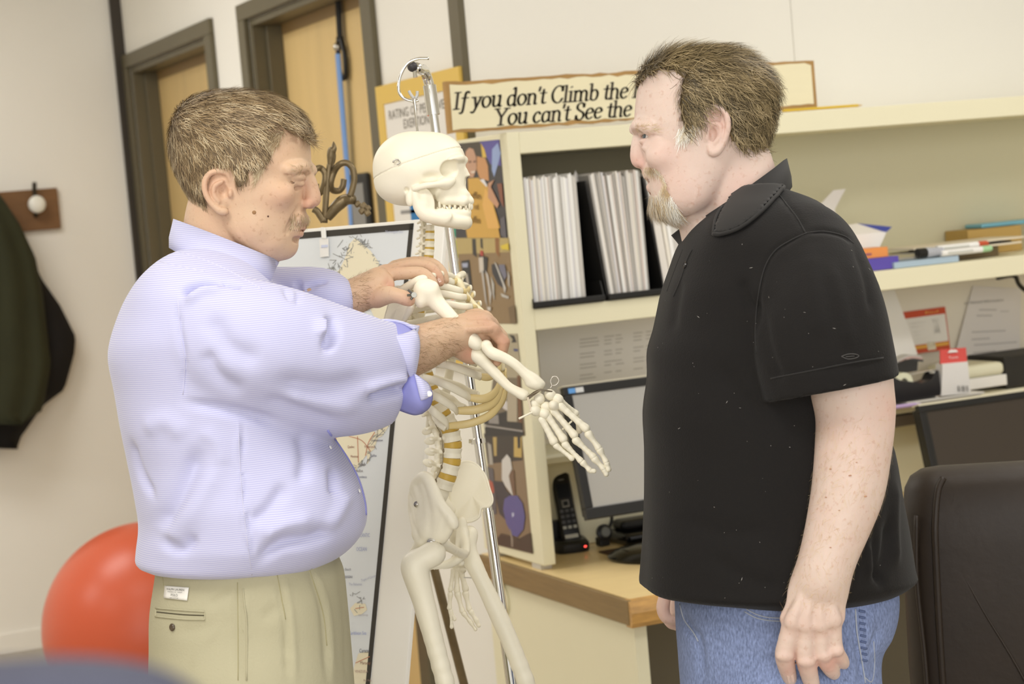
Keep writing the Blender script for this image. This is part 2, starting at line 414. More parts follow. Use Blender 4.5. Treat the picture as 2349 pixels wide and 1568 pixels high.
# italic serif letters written with a broad nib
GL = {  # strokes in a unit where x-height=.5, cap=.75; each glyph: (advance, [polyline,...])
 'I': (.36, [[(.18,0),(.18,.74)], [(.06,.0),(.30,.0)], [(.06,.74),(.30,.74)]]),
 'f': (.30, [[(.36,.70),(.30,.76),(.22,.72),(.18,.5),(.14,-.05),(.08,-.2),(.0,-.18)], [(.06,.48),(.32,.48)]]),
 'y': (.46, [[(.04,.47),(.12,.48),(.22,.02)], [(.42,.48),(.22,.02),(.10,-.2),(.0,-.17)], [(.0,.48),(.16,.48)], [(.33,.48),(.48,.48)]]),
 'o': (.48, [[(.24,.49),(.10,.42),(.05,.24),(.12,.05),(.24,.0),(.36,.08),(.43,.25),(.37,.43),(.24,.49)]]),
 'u': (.50, [[(.02,.48),(.10,.48),(.10,.12),(.18,.01),(.30,.05),(.39,.16)], [(.32,.48),(.40,.48),(.40,.03),(.48,.02)]]),
 'd': (.50, [[(.38,.40),(.26,.48),(.12,.42),(.06,.22),(.12,.03),(.24,.01),(.38,.12)], [(.30,.75),(.39,.76),(.39,.03),(.47,.02)]]),
 'n': (.52, [[(.02,.47),(.10,.48),(.10,.0)], [(.10,.36),(.22,.48),(.34,.46),(.40,.34),(.40,.02),(.48,.02)], [(.03,.0),(.18,.0)]]),
 "'": (.12, [[(.09,.76),(.06,.58)]]),
 't': (.30, [[(.16,.64),(.14,.12),(.19,.01),(.29,.04)], [(.02,.48),(.28,.48)]]),
 'C': (.62, [[(.56,.54),(.52,.70),(.36,.76),(.18,.66),(.07,.40),(.14,.12),(.32,-.01),(.48,.04),(.57,.18)], [(.57,.74),(.55,.52)]]),
 'l': (.25, [[(.04,.75),(.12,.76),(.12,.0)], [(.03,.0),(.22,.0)]]),
 'i': (.25, [[(.04,.47),(.12,.48),(.12,.0)], [(.03,.0),(.22,.0)], [(.11,.66),(.14,.68)]]),
 'm': (.78, [[(.02,.47),(.10,.48),(.10,.0)], [(.10,.36),(.22,.48),(.32,.46),(.38,.34),(.38,.0)], [(.38,.36),(.50,.48),(.60,.46),(.66,.34),(.66,.02),(.74,.02)], [(.03,.0),(.18,.0)], [(.32,.0),(.45,.0)]]),
 'b': (.50, [[(.03,.75),(.11,.76),(.11,.05)], [(.11,.36),(.24,.48),(.38,.43),(.44,.26),(.38,.06),(.24,.0),(.11,.06)]]),
 'h': (.52, [[(.03,.75),(.10,.76),(.10,.0)], [(.10,.36),(.22,.48),(.34,.46),(.40,.34),(.40,.02),(.48,.02)], [(.03,.0),(.18,.0)]]),
 'e': (.44, [[(.07,.25),(.36,.30),(.38,.40),(.28,.49),(.14,.44),(.06,.25),(.11,.06),(.23,.0),(.36,.08)]]),
 'M': (.86, [[(.14,.74),(.12,.0)], [(.14,.74),(.42,.06),(.70,.74)], [(.70,.74),(.73,.0)], [(.02,.0),(.24,.0)], [(.62,.0),(.84,.0)], [(.02,.74),(.2,.74)], [(.66,.74),(.84,.74)]]),
 'Y': (.66, [[(.10,.74),(.34,.36)], [(.60,.74),(.34,.36),(.34,.0)], [(.01,.74),(.22,.74)], [(.48,.74),(.70,.74)], [(.22,.0),(.46,.0)]]),
 'c': (.42, [[(.36,.38),(.28,.48),(.15,.44),(.06,.25),(.11,.06),(.23,.0),(.36,.09)]]),
 'a': (.50, [[(.38,.40),(.26,.48),(.12,.42),(.06,.22),(.12,.03),(.24,.01),(.38,.14)], [(.39,.47),(.39,.04),(.47,.02)]]),
 'S': (.50, [[(.42,.58),(.38,.72),(.25,.76),(.11,.68),(.10,.52),(.24,.40),(.40,.30),(.42,.12),(.28,-.01),(.12,.03),(.06,.18)], [(.43,.72),(.41,.56)], [(.07,.2),(.05,.02)]]),
 'p': (.5, [[(.03,.47),(.11,.48),(.11,-.2)], [(.11,.36),(.24,.48),(.38,.43),(.44,.26),(.38,.06),(.24,.0),(.11,.06)]]),
 'v': (.46, [[(.04,.47),(.12,.48),(.22,.02),(.42,.48)], [(.0,.48),(.16,.48)]]),
 'w': (.68, [[(.04,.48),(.18,.02),(.34,.46),(.48,.02),(.64,.48)]]),
 'V': (.66, [[(.06,.74),(.32,.02),(.60,.74)], [(.0,.74),(.2,.74)], [(.48,.74),(.7,.74)]]),
 'r': (.36, [[(.02,.47),(.10,.48),(.10,.0)], [(.10,.34),(.2,.47),(.32,.46)], [(.03,.0),(.2,.0)]]),
 ' ': (.24, []),
}
def nib_text(mb, txt, org, size, ux, uz, shear=.22, nib=(.060, .027), ang=.15, sx=1.):
    ang = 0.1; x = 0.
    N = 10; th = np.linspace(0, 2*math.pi, N, endpoint=False)
    ell = np.stack([np.cos(th)*nib[0], np.sin(th)*nib[1]], 1)@np.array([[math.cos(ang), math.sin(ang)], [-math.sin(ang), math.cos(ang)]])
    for chx in txt:
        adv, st = GL[chx]
        for pl in st:
            p = catmull(pl, 5) if len(pl) > 3 else np.array(pl, float)
            for a, b in zip(p[:-1], p[1:]):
                pts = np.concatenate([ell+a, ell+b])
                # convex hull
                pts = pts[np.lexsort((pts[:, 1], pts[:, 0]))]
                def half(q):
                    h = []
                    for r in q:
                        while len(h) > 1 and (h[-1][0]-h[-2][0])*(r[1]-h[-2][1])-(h[-1][1]-h[-2][1])*(r[0]-h[-2][0]) <= 0: h.pop()
                        h.append(r)
                    return h
                hu = half(pts)[:-1]+half(pts[::-1])[:-1]
                mb.flat([np.asarray(org)+ux*((q[0]+x)*sx+q[1]*shear)*size+uz*q[1]*size for q in hu])
        x += adv
    return x*size*sx
M_ink = mat('dark_brown_lettering', (52, 42, 34), .6)
l1 = onY(1038, 251, SY-.0022); l2 = onY(1132, 288, SY-.0022)
def tw(t): return sum(GL[q][0] for q in t)
e1 = onY(1450, 214, SY-.0022); n1 = tw("If you don't Climb the ")
s1 = (e1[0]-l1[0])/n1
for txt, o, nm in (("If you don't Climb the Mount", l1, 'lettering'), ("You can't See the View", l2, 'lettering')):
    mb = MB(); nib_text(mb, txt, o, .052, X_, Z_, sx=s1/.052 if nm else 1); mb.build(nm, M_ink, sg)
# yellow pencil lying on the unit
a = onY(1795, 258, FY+.006); b = onY(1968, 249, FY+.006); a[2] = b[2] = T1+.0048
pc = thing('pencil', 'yellow pencil lying along the top edge of the shelves', 'pencil', tuple(a))
MB().tube([a, b], .0036, 6).build('shaft', kcol((226, 190, 60)), pc)
MB().tube([b, b+(.014, 0, 0)], [.0036, .0008], 6).build('point', kcol((220, 190, 140)), pc)

# ================================================================== rating poster on the door wall
PX = WX-.012-.016
po = thing('exertion_poster', 'yellow framed rating of perceived exertion poster hung by the corner', 'poster', (PX, 5.1, 1.6))
pl, pr = onX(860, 200, PX), onX(1050, 152, PX)
y1_, y0_ = pl[1], pr[1]; zt_ = (pl[2]+pr[2])/2; zb_ = 1.22
fwid = .052
MB().box((PX, y0_, zt_-fwid), (PX+.014, y1_, zt_)).box((PX, y0_, zb_), (PX+.014, y1_, zb_+fwid)).box((PX, y0_, zb_+fwid), (PX+.014, y0_+fwid, zt_-fwid)).box((PX, y1_-fwid, zb_+fwid), (PX+.014, y1_, zt_-fwid)).build('frame', mat('yellow_frame', (226, 190, 92), .45), po)
MB().box((PX+.003, y0_+fwid, zb_+fwid), (PX+.012, y1_-fwid, zt_-fwid)).build('sheet', mat('poster_white', (236, 232, 226), .5), po)
qx = PX+.0022
uy_ = np.array([0, -1., 0])
for txt, ax_, cy in (('RATING OF PERCEIVED', (892, 275), None), ('EXERTION', (926, 295), None)):
    o = onX(ax_[0], ax_[1], qx)
    v, f = text_mesh(txt, 1., None, None, (0, 0, 0), X_, Z_, None)
    wdt = v[:, 0].max()
    target = (onX(1030, 238, qx)-onX(892, 275, qx)) if txt[0] == 'R' else (onX(984, 275, qx)-onX(926, 295, qx))
    L = abs(target[1]); vv = o+v[:, :1]*uy_*(L/wdt)+v[:, 2:3]*Z_*.036
    link_mesh('title', vv, f, mat('poster_ink', (120, 112, 100), .7), po)
bars = [(90, 110, 190), (60, 120, 190), (40, 130, 170), (70, 170, 140), (190, 200, 90), (235, 200, 80), (235, 150, 60), (225, 105, 60), (206, 80, 56)]
zz = np.linspace(zt_-.215, zb_+.06, 10)
for i, c in enumerate(bars):
    MB().box((qx, y0_+.062, zz[i+1]+.004), (PX+.0035, y0_+.13+.02*i*.5, zz[i]-.004)).build('scale_bar', kcol(c), po)
    MB().box((qx, y0_+.25, zz[i+1]+.02), (PX+.0035, y0_+.50, zz[i+1]+.03)).build('scale_text_line', M_grey, po)
q = onX(950, 478, qx); MB().box((qx, q[1]-.09, q[2]-.04), (PX+.0034, q[1]+.03, q[2]+.03)).build('blue_panel', kcol((40, 120, 180)), po)
# blue resistance band over door 2
bt = onX(775, 0, WX+.085); bm = onX(781, 100, WX+.085); bb = onX(806, 505, WX+.085)
rb = thing('resistance_band', 'blue exercise band hanging from a black strap on the wooden door', 'exercise band', tuple(bm))
r0 = bm-bt; top = bt-r0*.35
MB().tube([top, bm+(0, 0, .02)], .019, 10, flat=.35, upv=(0, 1, 0)).build('strap', mat('black_webbing', (24, 23, 22), .8), rb)
MB().tube(catmull([bm+(0, .012, .02), bm+(0, .034, -.05), bm+(0, .02, -.10), bm+(0, -.02, -.10), bm+(0, -.03, -.04), bm+(0, -.008, .02)], 6), .008, 8).build('handle_loop', M_black, rb, smooth=True)
MB().ball(bm+(-.01, 0, -.01), .014, 8).build('buckle', M_steel, rb, smooth=True)
lowb = bb+(bb-bm)*.6
MB().tube([bm+(-.012, 0, -.03), bb, lowb], .019, 10, flat=.3, upv=(0, 1, 0)).build('band', mat('blue_latex_band', (118, 156, 214), .5), rb)
# small dark plaque on the door
c = onX(832, 465, WX+.095)
pq = thing('door_plaque', 'small dark rounded plaque fixed to the wooden door behind the iron scroll', 'plaque', tuple(c))
MB().box((WX+.082, c[1]-.085, c[2]-.10), (WX+.098, c[1]+.085, c[2]+.09)).build('case', M_black, pq, bevel=.02, segs=3)
MB().box((WX+.080, c[1]-.055, c[2]-.07), (WX+.0825, c[1]+.06, c[2]+.06)).build('panel', kcol((140, 138, 134), .4), pq)

# ================================================================== photographs on the side panel of the shelves
FX = TX0-.0012
def pp(px, py, k=0): return onX(px, py, FX-.0004*k)
def photo(name, label, corners, shapes, text=()):
    t = thing(name, label, 'photograph', tuple(pp(*corners[0])))
    q = [pp(*c) for c in corners]
    MB().prism(q, (.001, 0, 0)).build('print', kcol(shapes[0], .35), t)
    cols = []; mb = MB()
    for k, (c, poly) in enumerate(shapes[1:]):
        if c not in cols: cols.append(c)
        mb.mi(cols.index(c)).flat([pp(x, y, 1+.35*k) for x, y in poly])
    mb.build('picture', [kcol(c, .35) for c in cols], t)
    for s, x, y, hpx, wpx in text:
        v, f = text_mesh(s, 1., None, None, (0, 0, 0), X_, Z_, None)
        o = pp(x, y, 9); e_ = pp(x+wpx, y+wpx*.12, 9); hh = abs((pp(x, y-hpx, 9)-o)[2])
        link_mesh('shirt_lettering', o+v[:, :1]/v[:, 0].max()*(e_-o)+v[:, 2:3]*Z_*hh*1.3, f, kcol((110, 80, 30)), t)
Z1 = lambda X, Y: (1030+X/6.27, 310+Y/6.27)
Z2 = lambda X, Y: (1030+X/6.27, 530+Y/6.27)
Z3 = lambda X, Y: (1090+X/6.03, 740+Y/6.03)
Z4 = lambda X, Y: (1080+X/5.06, 980+Y/5.06)
def zz_(fn, pts): return [fn(*p) for p in pts]
photo('runner_photo', 'colour photograph of a smiling person in an orange shirt, topmost on the side panel',
  zz_(Z1, [(90, 125), (725, 62), (850, 1540), (95, 1500)]),
  [(60, 56, 60),
   ((92, 84, 160), zz_(Z1, [(440, 95), (720, 65), (750, 440), (600, 420), (480, 200)])),
   ((150, 170, 215), zz_(Z1, [(620, 200), (700, 110), (745, 260), (700, 430), (650, 600), (615, 500)])),
   ((70, 62, 50), zz_(Z1, [(170, 120), (440, 95), (500, 300), (400, 330), (230, 330), (200, 200)])),
   ((205, 150, 100), zz_(Z1, [(400, 300), (520, 330), (560, 440), (575, 660), (440, 620), (400, 500)])),
   ((226, 190, 80), zz_(Z1, [(455, 110), (510, 200), (540, 320), (480, 320)])),
   ((200, 156, 128), zz_(Z1, [(240, 230), (290, 180), (350, 200), (390, 310), (395, 480), (350, 610), (290, 600), (240, 500), (228, 350)])),
   ((120, 84, 66), zz_(Z1, [(280, 375), (320, 365), (320, 395), (280, 400)])),
   ((120, 84, 66), zz_(Z1, [(350, 370), (385, 362), (385, 390), (350, 395)])),
   ((232, 216, 200), zz_(Z1, [(310, 520), (375, 510), (370, 540), (320, 545)])),
   ((214, 168, 76), zz_(Z1, [(270, 620), (420, 610), (560, 740), (640, 1000), (735, 1330), (710, 1340), (735, 1475), (265, 1475), (240, 1340), (290, 1200), (280, 850)])),
   ((232, 180, 96), zz_(Z1, [(520, 760), (600, 900), (720, 1340), (560, 1340), (480, 1000)])),
   ((235, 232, 235), zz_(Z1, [(440, 640), (500, 630), (550, 720), (540, 745)])),
   ((200, 150, 118), zz_(Z1, [(560, 690), (650, 640), (600, 740), (720, 990), (690, 1050), (560, 900)])),
   ((140, 84, 62), zz_(Z1, [(690, 700), (760, 690), (790, 1050), (740, 950)])),
   ((96, 92, 100), zz_(Z1, [(740, 1200), (800, 1160), (830, 1480), (740, 1440)])),
  ], (('uffin', *Z1(312, 905), 18, 24), ('nd', *Z1(360, 1060), 15, 10), ('uffin', *Z1(312, 1255), 18, 22)))
photo('cycling_class_photo', 'photograph of cyclists on stationary bicycles, below the orange shirt photo',
  zz_(Z2, [(100, 98), (855, 96), (970, 1330), (230, 1330)]),
  [(146, 120, 84),
   ((190, 168, 110), zz_(Z2, [(100, 98), (855, 96), (880, 300), (120, 330)])),
   ((50, 44, 40), zz_(Z2, [(330, 110), (385, 110), (400, 380), (340, 330)])),
   ((48, 42, 40), zz_(Z2, [(450, 105), (480, 105), (490, 260), (455, 230)])),
   ((150, 100, 50), zz_(Z2, [(660, 100), (720, 100), (725, 380), (670, 300)])),
   ((40, 38, 40), zz_(Z2, [(175, 430), (290, 410), (340, 860), (210, 760)])),
   ((170, 176, 200), zz_(Z2, [(185, 460), (270, 455), (265, 520), (195, 520)])),
   ((190, 180, 168), zz_(Z2, [(235, 610), (265, 610), (300, 830), (265, 830)])),
   ((46, 42, 40), zz_(Z2, [(430, 330), (560, 380), (540, 620), (450, 560)])),
   ((186, 70, 60), zz_(Z2, [(445, 280), (490, 280), (490, 360), (450, 350)])),
   ((214, 204, 192), zz_(Z2, [(425, 380), (490, 370), (500, 560), (440, 600)])),
   ((196, 190, 184), zz_(Z2, [(460, 560), (490, 560), (550, 1090), (520, 1000)])),
   ((206, 200, 194), zz_(Z2, [(520, 560), (560, 620), (610, 900), (590, 1080), (570, 820)])),
   ((190, 186, 180), zz_(Z2, [(600, 640), (650, 760), (650, 1000), (625, 900)])),
   ((52, 50, 56), zz_(Z2, [(610, 480), (680, 460), (800, 700), (790, 830), (700, 760), (620, 600)])),
   ((120, 118, 136), zz_(Z2, [(710, 480), (800, 480), (830, 640), (800, 700), (730, 560)])),
   ((206, 202, 196), zz_(Z2, [(650, 440), (680, 470), (820, 820), (800, 900), (770, 760)])),
   ((190, 184, 178), zz_(Z2, [(840, 560), (870, 640), (870, 820), (850, 760)])),
   ((200, 196, 190), zz_(Z2, [(740, 890), (860, 940), (850, 970), (760, 940)])),
   ((210, 204, 198), zz_(Z2, [(545, 1090), (600, 1090), (600, 1140), (560, 1140)])),
   ((226, 200, 60), zz_(Z2, [(740, 210), (850, 170), (860, 270), (760, 260)])),
   ((120, 98, 68), zz_(Z2, [(850, 1100), (940, 1060), (965, 1320), (880, 1320)])),
  ])
photo('dance_room_photo', 'photograph of an exercise room with pale column, third down the side panel',
  zz_(Z3, [(330, 155), (580, 150), (690, 1560), (140, 1560)]),
  [(122, 108, 88),
   ((176, 164, 138), zz_(Z3, [(330, 155), (580, 150), (640, 760), (380, 760)])),
   ((40, 32, 30), zz_(Z3, [(465, 160), (540, 180), (575, 270), (500, 275), (520, 230)])),
   ((56, 66, 120), zz_(Z3, [(530, 355), (595, 365), (590, 395), (535, 392)])),
   ((180, 168, 146), zz_(Z3, [(440, 930), (580, 930), (580, 1370), (440, 1360)])),
   ((120, 80, 50), zz_(Z3, [(580, 730), (620, 730), (650, 1400), (600, 1380)])),
   ((214, 208, 206), zz_(Z3, [(400, 1050), (445, 1100), (445, 1215), (380, 1180)])),
   ((40, 36, 36), zz_(Z3, [(330, 1250), (440, 1220), (440, 1370), (640, 1380), (650, 1480), (120, 1400), (120, 1300)])),
   ((36, 32, 32), zz_(Z3, [(130, 1440), (660, 1500), (670, 1560), (140, 1560)])),
   ((170, 164, 160), zz_(Z3, [(120, 1410), (660, 1490), (660, 1510), (120, 1430)])),
   ((150, 144, 140), zz_(Z3, [(180, 1290), (320, 1270), (330, 1400), (190, 1390)])),
  ])
photo('gym_floor_photo', 'photograph of a gym with a blue exercise ball, lowest on the side panel',
  zz_(Z4, [(150, 70), (585, 60), (718, 1465), (310, 1365)]),
  [(140, 118, 92),
   ((58, 50, 44), zz_(Z4, [(150, 70), (585, 60), (600, 380), (200, 420)])),
   ((190, 164, 100), zz_(Z4, [(255, 110), (300, 110), (300, 330), (270, 330)])),
   ((200, 170, 96), zz_(Z4, [(500, 110), (590, 110), (590, 350), (500, 340)])),
   ((30, 26, 28), zz_(Z4, [(540, 105), (575, 105), (575, 240), (545, 240)])),
   ((176, 170, 160), zz_(Z4, [(190, 170), (235, 200), (260, 430), (215, 430)])),
   ((96, 92, 96), zz_(Z4, [(190, 450), (260, 480), (300, 1000), (250, 1020)])),
   ((186, 96, 76), zz_(Z4, [(205, 600), (270, 650), (270, 760), (235, 760)])),
   ((60, 58, 62), zz_(Z4, [(250, 620), (370, 630), (420, 740), (500, 800), (430, 1100), (330, 1000)])),
   ((120, 92, 70), zz_(Z4, [(440, 520), (500, 490), (520, 800), (470, 780)])),
   ((214, 210, 206), zz_(Z4, [(360, 380), (420, 310), (460, 360), (478, 480), (440, 560), (490, 800), (400, 680), (360, 600)])),
   ((94, 90, 150), zz_(Z4, [(390, 830), (450, 790), (540, 790), (600, 880), (630, 1030), (610, 1180), (540, 1270), (480, 1250), (410, 1110), (375, 950)])),
   ((196, 200, 226), zz_(Z4, [(475, 990), (500, 990), (500, 1030), (480, 1040)])),
   ((72, 58, 46), zz_(Z4, [(300, 1290), (350, 1230), (560, 1290), (690, 1220), (716, 1460), (312, 1362)])),
   ((150, 136, 122), zz_(Z4, [(455, 1150), (490, 1290), (490, 1390), (470, 1380)])),
  ])
# ================================================================== left monitor
def monitor(x0, x1, zb, yb, hgt, tilt, label, base=True, name='computer_monitor', screen=(150, 148, 146)):
    t = thing(name, label, 'monitor', ((x0+x1)/2, yb+.1, DZ))
    ca, sa = math.cos(tilt), math.sin(tilt)
    up_ = np.array([0, sa, ca]); nn = np.array([0, -ca, sa])
    o = np.array([x0, yb, zb]); w = x1-x0
    def rect(a, b, c, d, off): return [o+X_*a+up_*b-nn*off, o+X_*c+up_*b-nn*off, o+X_*c+up_*d-nn*off, o+X_*a+up_*d-nn*off]
    bz = .021
    fr = MB()
    fr.prism(rect(0, 0, w, bz*1.3, 0), -nn*.02).prism(rect(0, hgt-bz, w, hgt, 0), -nn*.02).prism(rect(0, bz*1.3, bz, hgt-bz, 0), -nn*.02).prism(rect(w-bz, bz*1.3, w, hgt-bz, 0), -nn*.02)
    fr.build('bezel', M_black, t, bevel=.002)
    MB().prism(rect(bz*.9, bz*1.2, w-bz*.9, hgt-bz*.9, .004), -nn*.01).build('screen', mat('screen_%d' % screen[0], screen, .3, noise=(3, .03)), t)
    MB().prism(rect(.01, .01, w-.01, hgt-.01, .02), -nn*.03).build('back_shell', M_black, t, bevel=.004)
    if base:
        cx = (x0+x1)/2
        MB().box((cx-.03, yb+.06, DZ+.01), (cx+.03, yb+.09, zb+.1)).build('neck', M_black, t, bevel=.004)
        MB().lathe((cx, yb+.10, DZ+.001), (0, 0, 1), [(.115, 0), (.12, .006), (.10, .018), (.05, .026)], 36).build('stand_base', M_blackgloss, t, smooth='auto')
    return t, o, up_, nn
x0 = onY(1348, 1192, 4.3)[0]; zb0 = onY(1348, 1192, 4.3)[2]
t, o, u_, n_ = monitor(x0, x0+.45, zb0, 4.3, .318, math.radians(13.5), 'black desktop monitor with a grey blank screen beside the cordless phone', screen=(176, 174, 170))
MB().prism([o+X_*a+u_*b+n_*.0006 for a, b in ((.012, .301), (.030, .301), (.030, .313), (.012, .313))], n_*.0006).build('sticker', kcol((100, 160, 225)), t)
MB().prism([o+X_*a+u_*b+n_*.0006 for a, b in ((.031, .301), (.052, .301), (.052, .313), (.031, .313))], n_*.0006).build('sticker', kcol((214, 216, 218)), t)
MB().prism([o+X_*a+u_*b+n_*.0003 for a, b in ((.0, .318), (.45, .318), (.45, .324), (.0, .3215))], -n_*.03).build('top_rim', kcol((196, 190, 172)), t)
x0 = onY(2150, 1075, 4.3)[0]; zb0 = onY(2150, 1075, 4.3)[2]-.08
h2 = .318
t, o, u_, n_ = monitor(x0-.016, x0+.46, zb0, 4.28, (onY(2118, 918, 4.36)[2]-zb0)/math.cos(.23)-.006, math.radians(13.5), 'black desktop monitor switched off, behind the brown leather chair', screen=(62, 54, 46))
MB().prism([o+X_*a+u_*b+n_*.0003 for a, b in ((.0, .247), (.476, .247), (.476, .2535), (.0, .252))], -n_*.03).build('top_rim', kcol((214, 208, 184)), t)

# base station under the man's sleeve line
c = onZ(1462, 1240, DZ); c[2] = DZ
bs = thing('headset_charger', 'glossy black charging base with a small red light beside the monitor', 'charger', tuple(c))
MB().box((c[0]-.06, c[1]-.06, DZ+.001), (c[0]+.08, c[1]+.07, DZ+.03)).build('body', M_blackgloss, bs, bevel=.012, segs=3)
MB().box((c[0]-.04, c[1]+.0, DZ+.03), (c[0]+.07, c[1]+.06, DZ+.055)).build('cradle', M_black, bs, bevel=.01)
MB().box((c[0]+.0, c[1]-.062, DZ+.017), (c[0]+.018, c[1]-.059, DZ+.022)).build('red_light', kcol((190, 40, 60)), bs)
MB().ball((c[0]+.012, c[1]-.05, DZ+.030), .005, 6).build('white_light', M_white, bs, smooth=True)
# headset earpiece with cable
e0 = onY(1387, 1222, 4.62)
ep = thing('earpiece', 'small round black earpiece on a cable below the monitor', 'earpiece', tuple(e0))
MB().lathe(e0+(0, .01, 0), (0, -1, .2), [(.012, 0), (.021, .004), (.021, .012), (.013, .016)], 20).build('pad', M_black, ep, smooth='auto')
MB().lathe(e0+(0, -.0065, .0035), (0, -1, .2), [(.013, 0), (.011, .002)], 20).build('speaker', kcol((120, 120, 112), .3), ep)
MB().tube(catmull([e0+(.01, .005, .005), e0+(.028, .01, .03), e0+(.034, .02, .10)], 6), .0045, 8).build('cable', M_black, ep, smooth=True)
MB().box((e0[0]-.014, e0[1]+.0, DZ+.001), (e0[0]+.014, e0[1]+.03, e0[2]-.012)).build('clip', M_black, ep, bevel=.003)
c = onZ(1465, 1281, DZ)
tag(MB().box((c[0]-.03, c[1]-.012, DZ+.0005), (c[0]+.30, c[1]+.16, DZ+.004)).build('mouse_mat', kcol((74, 54, 40), .8), bevel=.001, loc=c), 'dark brown mouse mat lying on the desk behind the black shirt', 'mouse mat')

# ================================================================== cordless phone
ph = thing('cordless_phone', 'black cordless phone standing in its charging base with a red light', 'phone', (2.13, 4.62, DZ))
bl = onZ(1272, 1262, DZ); br = onZ(1350, 1262, DZ)
cx = (bl[0]+br[0])/2; cyy = (bl[1]+br[1])/2+.005
def rrect(cx, cy, hx, hy, r, z, n=6, rot=0.):
    out = []
    for k, (sx, sy) in enumerate(((1, 1), (-1, 1), (-1, -1), (1, -1))):
        a0 = k*math.pi/2
        for a in np.linspace(a0, a0+math.pi/2, n):
            out.append((sx*(hx-r)+r*math.cos(a), sy*(hy-r)+r*math.sin(a)))
    c_, s_ = math.cos(rot), math.sin(rot)
    return np.array([(cx+x*c_-y*s_, cy+x*s_+y*c_, z) for x, y in out])
hx, hy = .044, .052; rt_ = -.25
MB().rings([rrect(cx, cyy, hx*.96, hy*.96, .026, DZ+.001, rot=rt_), rrect(cx, cyy, hx, hy, .028, DZ+.008, rot=rt_), rrect(cx, cyy, hx, hy, .028, DZ+.022, rot=rt_), rrect(cx, cyy+.004, hx*.9, hy*.86, .026, DZ+.030, rot=rt_)]).build('charging_base', M_black, ph, smooth='auto')
MB().box((cx-.04, cyy+.02, DZ+.02), (cx+.03, cyy+.055, DZ+.075)).build('cradle_back', M_black, ph, bevel=.008, segs=3)
rdir = np.array([math.sin(-rt_), -math.cos(rt_), 0])
# handset: leans back
hb = onY(1310, 1232, cyy); ht = onY(1282, 1086, cyy+.055)
ax_ = ht-hb; L = np.linalg.norm(ax_); ax_ /= L
sd = np.array([math.cos(rt_), math.sin(rt_), 0.]); sd -= ax_*(sd@ax_); sd /= np.linalg.norm(sd); nr = np.cross(sd, ax_); nr = -nr if nr[1] > 0 else nr
def hrect(s, hw, hd):
    q = rrect(0, 0, hw, hd, min(hw, hd)*.75, 0)
    return hb+ax_*s+q[:, :1]*sd-q[:, 1:2]*nr
MB().rings([hrect(-.01, .022, .010), hrect(.0, .0245, .0125), hrect(L*.5, .0235, .0125), hrect(L*.75, .0245, .0125), hrect(L*.96, .0245, .012), hrect(L, .019, .008)]).build('handset', M_black, ph, smooth='auto')
def face(s0, s1, x0, x1, m, nm, lift=.0135):
    MB().prism([hb+ax_*s0+sd*x0+nr*lift, hb+ax_*s0+sd*x1+nr*lift, hb+ax_*s1+sd*x1+nr*lift, hb+ax_*s1+sd*x0+nr*lift], -nr*.003).build(nm, m, ph, bevel=.0008)
face(L*.60, L*.83, -.016, .016, mat('phone_lcd', (40, 42, 46), .15), 'display')
face(L*.88, L*.895, -.007, .007, kcol((150, 148, 144)), 'logo_bar')
face(L*.46, L*.57, -.0095, .0095, M_steel, 'navigation_pad', .0138); face(L*.48, L*.55, -.006, .006, M_black, 'navigation_centre', .0142)
for r in range(4):
    for q in (-1, 0, 1): face(L*(.38-.085*r), L*(.425-.085*r), q*.0135-.0045, q*.0135+.0045, kcol((86, 86, 88), .4) if r < 3 else kcol((190, 190, 180), .4), 'key', .014)
face(-.004, L*.035, -.017, .017, kcol((196, 192, 176), .4), 'label_strip', .0142)
q = onZ(1318, 1263, DZ+.014); d_ = np.array([.05, -.0, 0])
MB().ball(np.array([cx+.012, cyy-hy-.0, DZ+.014]), .006, 8, (1.6, .5, .7)).build('indicator_light', mat('red_led', (255, 90, 80), .4, emit=((255, 80, 70), 3.)), ph, smooth=True)

# ================================================================== printed notice on the back board, left bay
NY = WY-.0135
n0, n1 = onY(1238, 748, NY), onY(1500, 865, NY)
no = thing('printed_notice', 'wide white sheet of small print columns pinned behind the grey monitor', 'notice', (2.3, NY, 1.2))
MB().box((n0[0]-.01, NY-.001, 1.02), (2.68, NY, 1.318)).build('sheet', kcol((240, 237, 234), .7), no)
mb = MB()
for bx, w, rows in ((1330, 50, 12), (1386, 28, 11), (1412, 22, 11), (1453, 26, 11), (1482, 24, 11)):
    for r in range(rows):
        if r in (3, 6, 9): continue
        p0 = onY(bx, 778+r*8.2-(bx-1330)*.12, NY-.0012); p1 = onY(bx+w*(.55+.45*rng.random()), 781+r*8.2-(bx-1330)*.12, NY-.0012)
        mb.box((p0[0], NY-.0014, p0[2]-.0022), (p1[0], NY-.001, p0[2]))
mb.build('print_lines', kcol((186, 182, 176)), no, kind='stuff')

# ================================================================== clutter on the right of the shelf
def slab(name, label, cat, pts, d, m, bevel=0., group=None):
    c = np.mean(np.asarray(pts), 0)
    return tag(MB().prism(pts, d).build(name, m, loc=c, bevel=bevel), label, cat, group)
SZ = SZ1+.001
YS = 4.55
def sp(px, py, y=YS): return onY(px, py, y)
slab('loose_sheet', 'upright white sheet of paper standing behind the black shirt shoulder', 'paper', [sp(1880, 470, 4.66), sp(1912, 436, 4.66), sp(1940, 433, 4.66), sp(1915, 480, 4.66), sp(1935, 590, 4.66), sp(1880, 600, 4.66)], (0, .002, 0), kcol((238, 232, 226)))
wb_ = thing('white_box', 'opened white carton with a blue flap on the shelf behind the shoulder', 'box', tuple(sp(1980, 580)))
MB().prism([sp(1950, 540), sp(2035, 530), sp(2015, 572), sp(1960, 582)], (0, .06, 0)).build('carton', kcol((244, 240, 234)), wb_)
